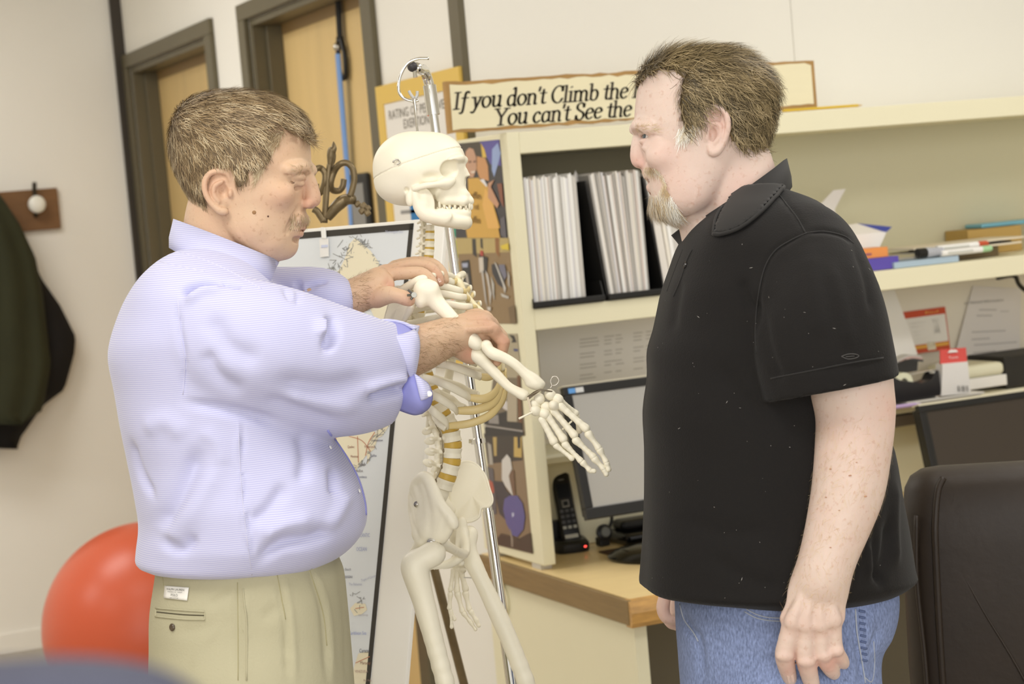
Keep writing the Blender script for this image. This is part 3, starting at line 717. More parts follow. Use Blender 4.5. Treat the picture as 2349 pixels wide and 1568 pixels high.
MB().prism([sp(1945, 516, 4.60), sp(1966, 512, 4.60), sp(2034, 532, 4.55), sp(1950, 541, 4.55)], (0, .006, 0)).build('lid', kcol((236, 230, 222)), wb_)
MB().prism([sp(1966, 512, 4.6), sp(2046, 520, 4.6), sp(2034, 532, 4.545)], (0, .004, 0)).build('flap', kcol((62, 78, 180)), wb_)
MB().box((sp(1960, 580)[0], YS+.005, SZ), (sp(2010, 580)[0], YS+.055, sp(1985, 576)[2])).build('carton_base', kcol((236, 230, 222)), wb_)
def brick_(name, label, cat, l, r, top_px, y0, y1, m, z0=None, bevel=.001):
    x0, x1 = onY(*l, y0)[0], onY(*r, y0)[0]; z0 = SZ if z0 is None else z0; z1 = onY(l[0], top_px, y0)[2]
    c = ((x0+x1)/2, (y0+y1)/2, z0)
    return tag(MB().box((x0, y0, z0), (x1, y1, max(z1, z0+.004))).build(name, m, bevel=bevel, loc=c), label, cat)
brick_('purple_pad', 'flat purple pad lying under the orange pad on the shelf', 'notepad', (1960, 605), (2062, 600), 597, 4.46, 4.53, kcol((98, 82, 176)))
zp = onY(1960, 597, 4.46)[2]
op = thing('orange_pad', 'orange note pad lying on the purple pad on the shelf', 'notepad', tuple(sp(2000, 580, 4.47)))
xa, xb = sp(1965, 580, 4.47)[0], sp(2037, 575, 4.47)[0]
MB().box((xa, 4.47, zp+.0005), (xb, 4.53, zp+.026)).build('pad', kcol((240, 156, 86)), op, bevel=.001)
MB().box((xa+.022, 4.4694, zp+.008), (xa+.045, 4.4706, zp+.014)).build('print', kcol((160, 96, 110)), op)
brick_('blue_folder', 'thin pale blue folder lying at the front of the shelf', 'folder', (2052, 610), (2200, 597), 602, 4.45, 4.60, kcol((176, 196, 212)))
zf = onY(2052, 602, 4.45)[2]+.0015
def marker(name, label, a, b, r, body, capc, y, z, grp=None):
    x0, x1 = onY(*a, y)[0], onY(*b, y)[0]
    t = thing(name, label, 'marker', (x0, y, z), grp)
    c = np.array([x0, y, z+r]); L = x1-x0
    MB().tube([c, c+(L*.80, .0, 0)], r, 14).build('barrel', body, t, smooth='auto')
    MB().tube([c+(L*.80, 0, 0), c+(L*.97, 0, 0), c+(L, 0, 0)], [r*1.04, r*.98, r*.7], 14).build('cap', capc, t, smooth='auto')
    MB().tube([c+(L*.1, -r*.55, 0), c+(L*.6, -r*.55, 0)], r*.55, 8).build('print', kcol((214, 214, 206)), t)
M_mk = kcol((246, 244, 240), .35)
marker('whiteboard_marker', 'white whiteboard marker with a pale green cap on the shelf', (2160, 600), (2275, 580), .0085, M_mk, kcol((176, 220, 170), .35), 4.455, zf)
marker('whiteboard_marker', 'white whiteboard marker with a red cap resting behind the green one', (2150, 585), (2266, 565), .0085, M_mk, kcol((206, 92, 60), .35), 4.474, zf+.0125)
pn = thing('silver_pen', 'slim silver pen lying left of the whiteboard markers', 'pen', tuple(sp(2080, 585, 4.47)))
a = sp(2048, 588, 4.468); b = sp(2122, 578, 4.468); a[2] = b[2] = zf+.005
MB().tube([a, b], .0045, 10).build('barrel', M_steel, pn, smooth='auto'); MB().tube([a-(.012, 0, 0), a], [.001, .0045], 10).build('tip', M_steel, pn, smooth='auto')
cl_ = thing('binder_clip_bundle', 'black and grey ribbed spiral bundle lying between pen and markers', 'spiral', tuple(sp(2130, 575, 4.5)))
a = sp(2105, 588, 4.462); b = sp(2165, 580, 4.462); a[2] = b[2] = zf+.0145
MB().tube([a, a+(b-a)*.3], .0135, 12).build('dark_end', M_black, cl_)
for k in range(6): MB().tube([a+(b-a)*(.32+.11*k), a+(b-a)*(.40+.11*k)], .0135-.0006*k, 12).build('coil', kcol((196, 198, 206), .3), cl_)
for k, (z, ln) in enumerate(((.046, 1.0), (.033, .96))):
    a = onY(2080+10*k, 560, 4.53); b = onY(2334, 540, 4.53)
    slab('catalogue', ('upper thin' if k == 0 else 'lower thin')+' pale catalogue lying behind the whiteboard markers', 'catalogue', [(a[0], 4.50, SZ+z-.006), (b[0]-.01*k, 4.50, SZ+z-.004), (b[0]-.01*k, 4.66, SZ+z-.004), (a[0], 4.66, SZ+z-.006)], (0, 0, .005), kcol((226, 214, 190)))
tag(MB().box((sp(2130, 580)[0], 4.51, SZ+.0325), (sp(2300, 570)[0], 4.64, SZ+.039)).build('black_notebook', M_black, bevel=.001, loc=sp(2130, 580)), 'black notebook lying between the two pale catalogues', 'notebook')
tag(MB().box((sp(2150, 580)[0], 4.53, SZ+.0005), (sp(2280, 570)[0], 4.65, SZ+.0265)).build('brown_book', kcol((120, 104, 74)), bevel=.001, loc=sp(2150, 580)), 'brown book under the pale catalogues on the shelf', 'book')
cb = brick_('cardboard_box', 'low brown cardboard box at the back of the shelf', 'box', (2222, 560), (2345, 555), 528, 4.67, 4.775, kcol((184, 152, 88), .8))
zc = onY(2222, 528, 4.67)[2]+.001
x0_, x1_ = onY(2250, 520, 4.69)[0], onY(2400, 520, 4.69)[0]
tag(MB().box((x0_, 4.685, zc), (x1_, 4.765, zc+.012)).build('turquoise_case', kcol((120, 180, 200), .3), bevel=.004, loc=(x0_, 4.7, zc)), 'flat turquoise case resting on the cardboard box', 'case')
tag(MB().box((x1_-.03, 4.60, SZ), (x1_+.12, 4.665, SZ+.055)).build('small_carton', kcol((240, 204, 140)), bevel=.002, loc=(x1_, 4.63, SZ)), 'pale yellow carton at the far end of the shelf beside the cardboard box', 'box')
# black cable hanging below the shelf
a = onY(2326, 632, 4.6)
tag(MB().tube(catmull([a+(-.02, .05, -.004), a, onY(2340, 655, 4.62), onY(2380, 690, 4.64), onY(2430, 760, 4.66), onY(2450, 860, 4.66)], 8), .0065, 8).build('cable', M_black, smooth=True, loc=a), 'black cable drooping from under the shelf', 'cable')

# ================================================================== right of the riser ledge
def lean_sheet(name, label, cat, px4, y0, y1, m, th=.0015, extra=None):
    """px4: bottom-left, bottom-right, top-right, top-left; y0 at the bottom, y1 at the top"""
    q = [onY(*px4[0], y0), onY(*px4[1], y0), onY(*px4[2], y1), onY(*px4[3], y1)]
    t = thing(name, label, cat, tuple(q[0]))
    MB().prism(q, (0, th, 0)).build('sheet', m, t)
    return t, q
def lines_on(t, q, rows, colr=(170, 166, 160), name='print_lines'):
    q = [np.asarray(p) for p in q]; mb = MB()
    def at(u, v): return (q[0]*(1-u)+q[1]*u)*(1-v)+(q[3]*(1-u)+q[2]*u)*v-np.array([0, .0012, 0])
    for u0, u1, v0, v1 in rows: mb.flat([at(u0, v0), at(u1, v0), at(u1, v1), at(u0, v1)])
    mb.build(name, kcol(colr), t)
t, q = lean_sheet('information_sheet', 'white information sheet taped at the right with one curled corner', 'notice', ((2176, 870), (2338, 850), (2342, 662), (2232, 655)), WY-.03, WY-.016, kcol((232, 226, 220)))
v, f = text_mesh('ed Named Information', 1., None, None, (0, 0, 0), X_, Z_, None)
o = onY(2212, 698, WY-.0205); e_ = onY(2302, 690, WY-.0205)
link_mesh('heading', o+v[:, :1]/v[:, 0].max()*(e_-o)+v[:, 2:3]*Z_*.011, f, kcol((150, 146, 140)), t)
lines_on(t, q, [(.22, .55, .735, .75), (.2, .48, .67, .685), (.18, .75, .49, .505), (.2, .5, .41, .425), (.26, .95, .345, .36), (.27, .62, .26, .275), (.62, .78, .72, .73)], (196, 190, 184))
t, q = lean_sheet('red_bordered_flyer', 'red-bordered flyer with a white centre standing behind the tape', 'flyer', ((2095, 812), (2180, 800), (2168, 703), (2069, 716)), WY-.045, WY-.018, kcol((206, 84, 54)))
lines_on(t, q, [(.02, .97, .20, .84)], (240, 236, 228), 'white_panel'); lines_on(t, q, [(.02, .97, .10, .18)], (236, 176, 80), 'gold_band')
lines_on(t, q, [(.4, .62, .04, .22)], (236, 226, 200), 'seal'); 
v, f = text_mesh('Find', 1., None, None, (0, 0, 0), X_, Z_, None)
o = onY(2122, 722, WY-.021); e_ = onY(2152, 718, WY-.021)
link_mesh('title', o+v[:, :1]/v[:, 0].max()*(e_-o)+v[:, 2:3]*Z_*.014, f, kcol((240, 190, 90)), t)
lines_on(t, q, [(.12, .5, .7, .715), (.12, .45, .62, .635), (.14, .5, .5, .515), (.15, .42, .42, .435), (.16, .45, .33, .345)], (206, 200, 192))
lines_on(t, q, [(.62, .8, .4, .75)], (222, 214, 204), 'figure'); lines_on(t, q, [(.645, .775, .43, .72)], (240, 236, 228), 'figure_inside')
# folded-over booklet
cv = [(2000, 668), (2050, 662), (2075, 740), (2102, 808)]
P0 = [onY(2000, 670, 4.72), onY(2052, 664, 4.72), onY(2080, 740, 4.68), onY(2105, 812, 4.63), onY(2060, 822, 4.62), onY(2025, 845, 4.62), onY(2000, 850, 4.64)]
bk = thing('open_booklet', 'white open booklet flopping over the ledge beside the black sleeve', 'booklet', tuple(P0[4]))
MB().prism(P0, (0, .004, 0)).build('page', M_white, bk)
pts = catmull([onY(2020, 852, 4.60), onY(2050, 826, 4.60), onY(2080, 810, 4.60), onY(2108, 812, 4.6)], 6)
low = [p-np.array([0, 0, .006]) for p in pts]
for i in range(3):
    d = np.array([0, -.01-.004*i, -.004-.005*i])
    MB().prism(list(pts+d)+list((np.array(low)+d)[::-1]), (0, .06, 0)).build('curled_leaf', kcol(((200, 196, 190), (214, 180, 170), (70, 68, 66))[i]), bk)
MB().prism([onY(2028, 858, 4.575), onY(2052, 838, 4.575), onY(2082, 824, 4.575), onY(2106, 828, 4.575), onY(2104, 850, 4.575), onY(2040, 862, 4.575)], (0, .03, 0)).build('dark_cover', kcol((52, 50, 48)), bk)
# tape dispenser
td = thing('tape_dispenser', 'black desk tape dispenser with a cream roll of tape on the ledge', 'tape dispenser', tuple(onY(2090, 880, 4.52)))
zl = LZ+.012
tp = [(2035, 840), (2050, 838), (2065, 846), (2115, 852), (2135, 845), (2146, 825), (2152, 822), (2160, 880), (2045, 900), (2040, 880)]
pts = [onY(x, y, 4.535) for x, y in tp]
zmin = min(p[2] for p in pts); 
MB().prism([p+np.array([0, 0, zl-zmin]) for p in pts], (0, .05, 0)).build('body', mat('dispenser_plastic', (42, 40, 42), .25), td, bevel=.003)
rc = onY(2076, 850, 4.545)+np.array([0, .008, zl-zmin-.004])
MB().lathe(rc, (0, 1, 0), [(.014, 0), (.029, 0), (.029, .019), (.014, .019), (.014, 0)], 28, cap=False).build('tape_roll', kcol((238, 236, 206), .3), td, smooth='auto')
ra = rc+np.array([.02, .002, .02]); rb2 = onY(2150, 822, 4.545)+np.array([0, .01, zl-zmin])
MB().prism([ra, rb2, rb2+(0, .016, 0), ra+(0, .016, 0)], (0, 0, .0008)).build('tape_strip', kcol((226, 222, 210), .2), td)
# stacked magazines under the dispenser
for k, (l, r, c, lab) in enumerate((((2045, 915), (2250, 880), (210, 206, 196), 'lower grey magazine lying under the tape dispenser'), ((2080, 905), (2255, 875), (232, 228, 220), 'upper white magazine lying under the tape dispenser'))):
    xa, xb = onY(*l, 4.53)[0], onY(*r, 4.53)[0]
    tag(MB().box((xa, 4.53-.004*k, LZ+.0006+.0058*k), (xb, 4.72, LZ+.0056+.0058*k)).build('flat_magazine', kcol(c), loc=(xa, 4.6, LZ), bevel=.001), lab, 'magazine')
# purple highlighter
a = onY(2046, 916, 4.51); b = onY(2112, 914, 4.505); a[2] = b[2] = LZ+.006
pz = thing('purple_pen', 'lilac plastic pen lying at the ledge edge near the elbow', 'pen', tuple(a))
MB().tube([a, a+(b-a)*.8], .0055, 10).build('barrel', kcol((206, 180, 226), .3), pz, smooth='auto'); MB().tube([a-(.014, 0, 0), a+(.004, 0, 0)], [.004, .0058], 10).build('cap', kcol((130, 70, 180), .3), pz, smooth='auto')
MB().tube([a+(b-a)*.8, b], [.0055, .002], 10).build('tip', kcol((230, 214, 240), .3), pz, smooth='auto')
# packet with red header and barcode
zb_ = LZ+.0125
pk = thing('hanging_packet', 'pale packet with a red hanging header and a barcode', 'packet', tuple(onY(2190, 885, 4.54)))
q = [onY(2158, 882, 4.53), onY(2225, 875, 4.53), onY(2218, 803, 4.54), onY(2160, 808, 4.54)]
dz_ = zb_-min(p[2] for p in q); q = [p+(0, 0, dz_) for p in q]
MB().prism(q, (0, .03, 0)).build('carton', kcol((232, 228, 224)), pk)
MB().prism([q[3]+(-.003, .004, 0), q[2]+(.001, .004, 0), onY(2214, 771, 4.55)+(0, 0, dz_), onY(2155, 776, 4.55)+(0, 0, dz_)], (0, .004, 0)).build('header', kcol((224, 88, 82)), pk)
for k, w in enumerate((.0025, .0012, .003, .0015, .0025)):
    a = onY(2196+5.2*k, 872, 4.5285)+(0, 0, dz_); MB().box((a[0], 4.528, a[2]), (a[0]+w, 4.5287, a[2]+.016)).build('barcode_bar', kcol((90, 88, 86)), pk)
v, f = text_mesh('Tone', 1., None, None, (0, 0, 0), X_, Z_, None)
o = onY(2174, 797, 4.5435)+(0, 0, dz_); e_ = onY(2196, 795, 4.5435)+(0, 0, dz_)
link_mesh('header_lettering', o+v[:, :1]/v[:, 0].max()*(e_-o)+v[:, 2:3]*Z_*.009, f, M_white, pk)
MB().prism([onY(2172, 783, 4.5435)+(0, 0, dz_), onY(2196, 781, 4.5435)+(0, 0, dz_), onY(2192, 776, 4.5445)+(0, 0, dz_), onY(2178, 776, 4.5445)+(0, 0, dz_)], (0, .001, 0)).build('hang_hole', M_white, pk)
MB().box((q[0][0]-.012, 4.54, zb_), (q[0][0]-.001, 4.56, zb_+.07)).build('side_panel', kcol((240, 238, 232)), pk)
MB().box((q[0][0]-.012, 4.5392, zb_+.003), (q[0][0]-.001, 4.5399, zb_+.022)).build('side_print', kcol((226, 160, 70)), pk)
for k in range(4): MB().box((q[0][0]-.010, 4.5392, zb_+.028+.009*k), (q[0][0]-.003, 4.5399, zb_+.034+.009*k)).build('side_mark', kcol((96, 92, 94)), pk)
# cream document boxes and black binder
xa = onY(2228, 860, 4.58)[0]; xb = onY(2314, 850, 4.58)[0]
tag(MB().box((xa, 4.59, LZ+.0125), (xb, 4.76, LZ+.042)).build('document_case', kcol((244, 241, 234)), bevel=.002, loc=(xa, 4.6, LZ)), 'flat white document case under the rounded cream case', 'case')
tag(MB().box((xa-.02, 4.59, LZ+.0425), (xb-.003, 4.76, LZ+.078)).build('rounded_case', kcol((236, 232, 204)), bevel=.014, segs=4, loc=(xa, 4.6, LZ)), 'rounded cream case stacked on the white document case', 'case')
tag(MB().box((xb+.003, 4.60, LZ+.001), (xb+.24, 4.77, LZ+.088)).build('black_binder', kcol((44, 42, 38)), bevel=.004, loc=(xb, 4.6, LZ)), 'thick black binder lying at the end of the ledge', 'binder')

# ================================================================== coats and rack on the back wall
rk = thing('coat_rack', 'dark wooden wall board with a black hook and white ceramic knob', 'coat rack', (1.5, BY, 1.77))
ra, rb_ = onY(0, 440, BY-.03), onY(132, 436, BY-.03); rl = onY(136, 524, BY-.03)
M_rack = mat('dark_oak_rack', (124, 88, 52), .5, noise=(6, .25, (1, 1, 9)))
MB().box((ra[0]-.45, BY-.028, rl[2]), (rb_[0], BY-.002, ra[2])).build('board', M_rack, rk, bevel=.004)
for k, (hx_, hz_) in enumerate(((onY(81, 468, BY-.05)[0], onY(81, 468, BY-.05)[2]), (onY(81, 468, BY-.05)[0]-.28, onY(81, 468, BY-.05)[2]))):
    MB().tube(catmull([(hx_, BY-.03, hz_-.045), (hx_, BY-.05, hz_-.04), (hx_, BY-.055, hz_), (hx_, BY-.06, hz_+.05), (hx_, BY-.075, hz_+.085)], 5), .009, 8).build('hook', mat('hook_iron', (50, 44, 34), .4), rk, smooth=True)
    MB().lathe((hx_, BY-.085, hz_-.002), (0, 1, 0), [(.012, -.012), (.032, -.008), (.036, .0), (.03, .01), (.01, .014)], 20).build('knob', mat('white_ceramic', (240, 238, 228), .2), rk, smooth=True)
def coat(name, label, outline, thick, y, m, folds):
    """hanging cloth: outline in pixels, built as a thick padded sheet with vertical folds"""
    out = np.array(outline, float)
    ys = np.linspace(out[:, 1].min()+1, out[:, 1].max()-1, 40)
    rings = []
    for k, yy in enumerate(ys):
        xs_ = []
        for (x1, y1), (x2, y2) in zip(out, np.roll(out, -1, 0)):
            if (y1-yy)*(y2-yy) < 0: xs_.append(x1+(x2-x1)*(yy-y1)/(y2-y1))
        if len(xs_) < 2: continue
        xl, xr = min(xs_), max(xs_)
        a = onY(xl, yy, y); b = onY(xr, yy, y)
        th = np.linspace(0, 2*math.pi, 48, endpoint=False)
        cx = (a+b)/2; hw = (b[0]-a[0])/2
        f_ = 1+.18*np.sin(th*folds+k*.06)*np.sin(th*3+1)
        rings.append(np.stack([cx[0]+hw*np.cos(th), cx[1]+thick*np.sin(th)*f_*(.5+.5*min(1, k/8)), np.full(48, cx[2])+.012*np.cos(th)*0], 1))
    o = MB().rings(rings).build(name, m, smooth=True, loc=rings[0].mean(0))
    return o
M_green = mat('dark_olive_cloth', (48, 50, 30), .85, noise=(4, .35), bump=(30, .3))
g = coat('green_jacket', '', [(-160, 470), (-60, 420), (0, 450), (45, 520), (82, 600), (100, 690), (112, 800), (118, 850), (104, 930), (95, 960), (40, 972), (20, 945), (-160, 960)], .10, BY-.16, M_green, 7)
tag(g, 'dark olive green jacket hanging from the wooden rack', 'jacket')
b_ = coat('black_coat', '', [(-160, 520), (0, 470), (60, 560), (96, 650), (140, 715), (176, 790), (172, 830), (150, 910), (100, 945), (60, 1000), (38, 1028), (-160, 1015)], .06, BY-.085, mat('black_cloth', (20, 18, 18), .85), 5)
tag(b_, 'black coat hanging half hidden behind the green jacket', 'coat')

# ================================================================== red exercise ball
bc = P(342, 1432, 6.75); br_ = 242/F*6.75
bc[2] = br_+.001
mb = MB(); mb.ball(bc, br_, 40)
t = mb.build('exercise_ball', mat('red_vinyl', (204, 92, 60), .36, spec=.4, noise=(3, .04)), smooth=True, loc=bc)
tag(t, 'large red inflated exercise ball on the floor by the wall', 'exercise ball')
# ================================================================== out-of-focus cushion close to the camera
D_ = .62
prof_px = [(-260, 1600), (-200, 1540), (-60, 1502), (120, 1488), (250, 1492), (350, 1512), (430, 1552), (470, 1590)]
tp = np.array([P(x, y+16, D_) for x, y in prof_px])
cc = P(130, 1560, D_)
cu = thing('padded_headrest', 'blurred slate-grey padded headrest close to the camera at the bottom corner', 'headrest', (cc[0], cc[1], 0))
fwh = np.array([sy_, cy_, 0]); rings = []
tp = catmull(tp, 5)
th = np.linspace(0, 2*math.pi, 20, endpoint=False)
for i, p in enumerate(tp):
    e_ = min(1, .25+min(i, len(tp)-1-i)/6.)
    hgt_ = .055*e_
    rings.append(p+np.outer(np.cos(th), fwh)*.035*e_+np.outer(np.sin(th)-1, Z_)*hgt_)
MB().rings(rings).build('cushion', mat('slate_fabric', (92, 94, 112), .9, noise=(40, .1)), cu, smooth=True)
MB().tube([cc+(0, 0, -.06), (cc[0], cc[1], .03)], .02, 12).build('post', M_black, cu, smooth='auto')
MB().lathe((cc[0], cc[1], 0.001), (0, 0, 1), [(.2, 0), (.2, .02), (.03, .035)], 28).build('foot', M_black, cu, smooth='auto')

# ================================================================== brown leather chair
ch = thing('leather_chair', 'dark brown leather high-backed chair behind the man in black', 'chair', (2.1, 2.95, 0))
M_lea = mat('brown_leather', (42, 32, 23), .5, noise=(7, .35), bump=(60, .25))
Dc = 3.45
tl = P(2062, 1095, Dc); tr = P(2470, 1052, Dc-.06)
ux = tr-tl; ux[2] = 0; ux /= np.linalg.norm(ux); nb_ = np.cross(ux, Z_)   # points to the camera
if nb_@FW > 0: nb_ = -nb_
wch = .56; c0 = tl+ux*wch/2
def back_ring(z, hw, hd, off):
    q = rrect(0, 0, hw, hd, hd*.95, 0, 8)
    return np.array([c0[0], c0[1], z])+q[:, :1]*ux+(q[:, 1:2]+off)*nb_
zt2 = tl[2]+.012
zs = [(.50, .27, .05, 0), (.60, .285, .055, -.01), (.8, .287, .06, .0), (1.0, .283, .06, .004), (zt2-.07, .279, .058, .0), (zt2-.03, .272, .052, -.006), (zt2-.012, .262, .044, -.008), (zt2-.002, .245, .030, -.01), (zt2+.002, .22, .012, -.01)]
rr = [back_ring(*z) for z in zs]
rr = [np.asarray(r) for r in rr]
MB().rings(rr).build('backrest', M_lea, ch, smooth=True)
# piped edge panels, seam and folds
for s in (-1,):
    pl_ = [np.array([c0[0], c0[1], z])+ux*(s*(hw-.055))+nb_*(hd+off-.001) for z, hw, hd, off in zs[:-2]]
    MB().tube(catmull(pl_, 5), .006, 8).build('piping', M_lea, ch, smooth=True)
    fl = [c0+ux*x+nb_*(.061)+Z_*(z-c0[2]) for x, z in ((-.20, .99), (-.16, .90), (-.11, .80), (-.06, .68), (-.03, .58))]
    MB().tube(catmull(fl, 5), [.0022]*(4*5+1), 8).build('seam', M_lea, ch, smooth=True)
    fl = [c0+ux*x+nb_*(.058)+Z_*(z-c0[2]) for x, z in ((-.255, 1.06), (-.262, .95), (-.258, .8), (-.262, .62))]
    MB().tube(catmull(fl, 5), .004, 8).build('seam', M_lea, ch, smooth=True)
sc_ = c0-nb_*.29
MB().rings([np.array([sc_[0], sc_[1], z])+q[:, :1]*ux+q[:, 1:2]*nb_ for z, q in [(z, rrect(0, 0, hw, hd, .08, 0, 8)) for z, hw, hd in ((.41, .25, .24), (.43, .27, .26), (.50, .27, .26), (.53, .25, .24))]]).build('seat', M_lea, ch, smooth=True)
MB().tube([(sc_[0], sc_[1], .10), (sc_[0], sc_[1], .42)], .03, 14).build('gas_column', M_black, ch, smooth='auto')
for k in range(5):
    a = 2*math.pi*k/5+.3; e_ = np.array([math.cos(a)*.3, math.sin(a)*.3, 0])
    l_ = MB().tube([(sc_[0], sc_[1], .11), sc_+e_+Z_*(.08-sc_[2])], [.025, .018], 10).build('leg', M_black, ch, smooth='auto')
    w_ = sc_+e_; MB().lathe((w_[0]-.015, w_[1], .031), (1, 0, 0), [(.03, 0), (.03, .03)], 16).build('castor', M_black, l_, smooth='auto')
# ================================================================== map board on a wrought iron easel
A_ = P(1022, 497, 3.6)                       # top right corner of the board
B_ = P(930, 1568, 3.43)
e_dn = (B_-A_)/np.linalg.norm(B_-A_)         # down along the board
nh = np.array([e_dn[0], e_dn[1], 0]); nh /= np.linalg.norm(nh)
t_l = np.cross(Z_, nh); t_l /= np.linalg.norm(t_l)
if t_l@CR > 0: t_l = -t_l                    # along the top edge, to the image left
nB = np.cross(t_l, e_dn); nB /= np.linalg.norm(nB)
if nB@FW > 0: nB = -nB
def onB(px, py, lift=0.):
    r = ray(px, py); q = A_+nB*lift; s = ((q-CAM)@nB)/(r@nB); return CAM+r*s
def bu(u, v, lift=0): return A_+t_l*u+e_dn*v+nB*lift
BW, BH = .45, 1.12
mp = thing('map_board', 'white board with a mounted Atlantic map leaning on the iron easel', 'map board', tuple(bu(BW/2, BH)))
MB().prism([bu(0, 0), bu(BW, 0), bu(BW, BH), bu(0, BH)], -nB*.012).build('board', mat('white_foam_board', (246, 243, 236), .5), mp, bevel=.002)
def uv(px, py):
    q = onB(px, py)-A_; return q@t_l, q@e_dn
u0, v0 = uv(950, 512); u1, v1 = uv(850, 1568)
ur = u0; MT = v0
mr = lambda v: u0+(u1-u0)*(v-v0)/(v1-v0)
bd = MB(); bwid = .010
bd.prism([bu(mr(MT), MT, .001), bu(BW-.02, MT, .001), bu(BW-.02, MT+bwid*1.2, .001), bu(mr(MT)+.0, MT+bwid*1.2, .001)], nB*.0006)
bd.prism([bu(mr(MT), MT, .001), bu(mr(MT)+bwid*.9, MT, .001), bu(mr(BH)+bwid*.9, BH-.01, .001), bu(mr(BH), BH-.01, .001)], nB*.0006)
bd.build('map_border', kcol((60, 56, 50)), mp)
MB().prism([bu(mr(MT), MT, .0002), bu(BW-.02, MT, .0002), bu(BW-.02, BH-.01, .0002), bu(mr(BH), BH-.01, .0002)], nB*.0006).build('map_sheet', mat('map_sea_print', (226, 230, 234), .5, noise=(6, .02)), mp)
lift = .0014
def land(poly, c=(240, 232, 206), k=0):
    return [onB(x, y, lift+.0002*k) for x, y in poly]
for poly in ([(815, 545), (832, 560), (850, 575), (868, 600), (885, 640), (900, 690), (890, 735), (860, 730), (845, 700), (830, 670), (800, 650), (775, 655), (762, 640), (780, 615), (792, 590), (800, 560)],
             [(752, 985), (855, 985), (868, 1000), (858, 1030), (838, 1046), (822, 1070), (810, 1090), (800, 1112), (780, 1125), (740, 1130), (740, 985)],
             [(864, 985), (886, 962), (893, 975), (876, 1000), (862, 1005)],
             [(842, 1040), (850, 1030), (848, 1055), (842, 1064)],
             [(803, 1395), (815, 1382), (838, 1384), (842, 1398), (830, 1408), (812, 1412)],
             [(806, 1568), (812, 1530), (822, 1498), (852, 1492), (850, 1568)]):
    MB().flat(land(poly)).build('land_print', kcol((240, 231, 204)), mp)
cm = MB()
def coast(pts, n=60, s=6):
    pts = catmull(pts, 6)
    for _ in range(n):
        p = pts[rng.integers(0, len(pts))]+rng.normal(0, s, 2)
        d = rng.normal(0, 4, 2); w = np.array([-d[1], d[0]])/(np.linalg.norm(d)+1e-6)*.6
        cm.flat([onB(*(p-d-w), lift+.0004), onB(*(p+d-w), lift+.0004), onB(*(p+d+w), lift+.0004), onB(*(p-d+w), lift+.0004)])
coast([(815, 545), (850, 575), (885, 640), (900, 690)], 80, 5); coast([(800, 560), (780, 610), (750, 640)], 70, 9)
coast([(800, 730), (790, 760), (800, 790)], 30, 6); coast([(890, 960), (870, 990), (845, 1040), (815, 1080)], 40, 4); coast([(806, 1360), (830, 1375), (812, 1410)], 16, 4)
cm.build('coast_print', kcol((150, 150, 148)), mp, kind='stuff')
for pts in ([(860, 990), (845, 1015), (838, 1045)], [(800, 1000), (830, 1010), (850, 1035)], [(770, 1000), (775, 1040), (800, 1075)], [(820, 1000), (822, 1060)], [(815, 1395), (835, 1392)], [(815, 1520), (848, 1505)]):
    p = catmull(pts, 4) if len(pts) > 2 else np.array(pts, float); rl_ = MB()
    for a, b in zip(p[:-1], p[1:]):
        d = b-a; w = np.array([-d[1], d[0]])/np.linalg.norm(d)*.8
        rl_.flat([onB(*(a-w), lift+.0006), onB(*(b-w), lift+.0006), onB(*(b+w), lift+.0006), onB(*(a+w), lift+.0006)])
    rl_.build('route_print', kcol((206, 140, 110)), mp)
def maptext(s, px, py, hpx, wpx, c, dy=0.):
    v, f = text_mesh(s, 1., None, None, (0, 0, 0), X_, Z_, None)
    o = onB(px, py, lift+.0008); e_ = onB(px+wpx, py+dy, lift+.0008); h_ = onB(px, py-hpx, lift+.0008)-o
    link_mesh('map_lettering', o+v[:, :1]/v[:, 0].max()*(e_-o)+v[:, 2:3]/.7*h_, f, kcol(c), mp)
for a in (('ATLANTIC', 818, 1231, 9, 30, (170, 176, 210)), ('OCEAN', 817, 1263, 9, 24, (170, 176, 210)), ('Palm Beach', 779, 1308, 6, 26, (140, 140, 150)),
          ('Nassau', 784, 1325, 8, 24, (110, 110, 130)), ('The Bahamas', 800, 1342, 6, 30, (180, 184, 205)), ('Tropic of Cancer', 828, 1334, 6, 34, (180, 184, 205), -12),
          ('Caribbean Sea', 800, 1455, 8, 40, (160, 170, 215)), ('Caracas', 824, 1496, 9, 24, (70, 70, 90)), ('Maracay', 826, 1523, 7, 24, (150, 110, 90)), ('VENEZUELA', 814, 1542, 6, 30, (190, 160, 150)),
          ('Quebec', 797, 1027, 6, 16, (150, 90, 70)), ('Montreal', 804, 1049, 6, 18, (150, 90, 70)), ('Fredericton', 836, 1027, 6, 24, (150, 90, 70)), ('Charlottetown', 850, 1012, 6, 28, (90, 90, 110)),
          ('Halifax', 849, 1047, 6, 15, (90, 90, 120)), ('Augusta', 821, 1067, 6, 18, (110, 100, 100)), ('Boston', 817, 1082, 6, 15, (110, 100, 100)), ('Providence', 819, 1096, 6, 22, (90, 95, 130)),
          ('Norwegian Sea', 884, 534, 6, 40, (196, 200, 220)), ('Santo Domingo', 822, 1412, 5, 22, (190, 184, 190)), ('Boa Vista', 834, 1562, 5, 18, (170, 140, 130))):
    maptext(*a)
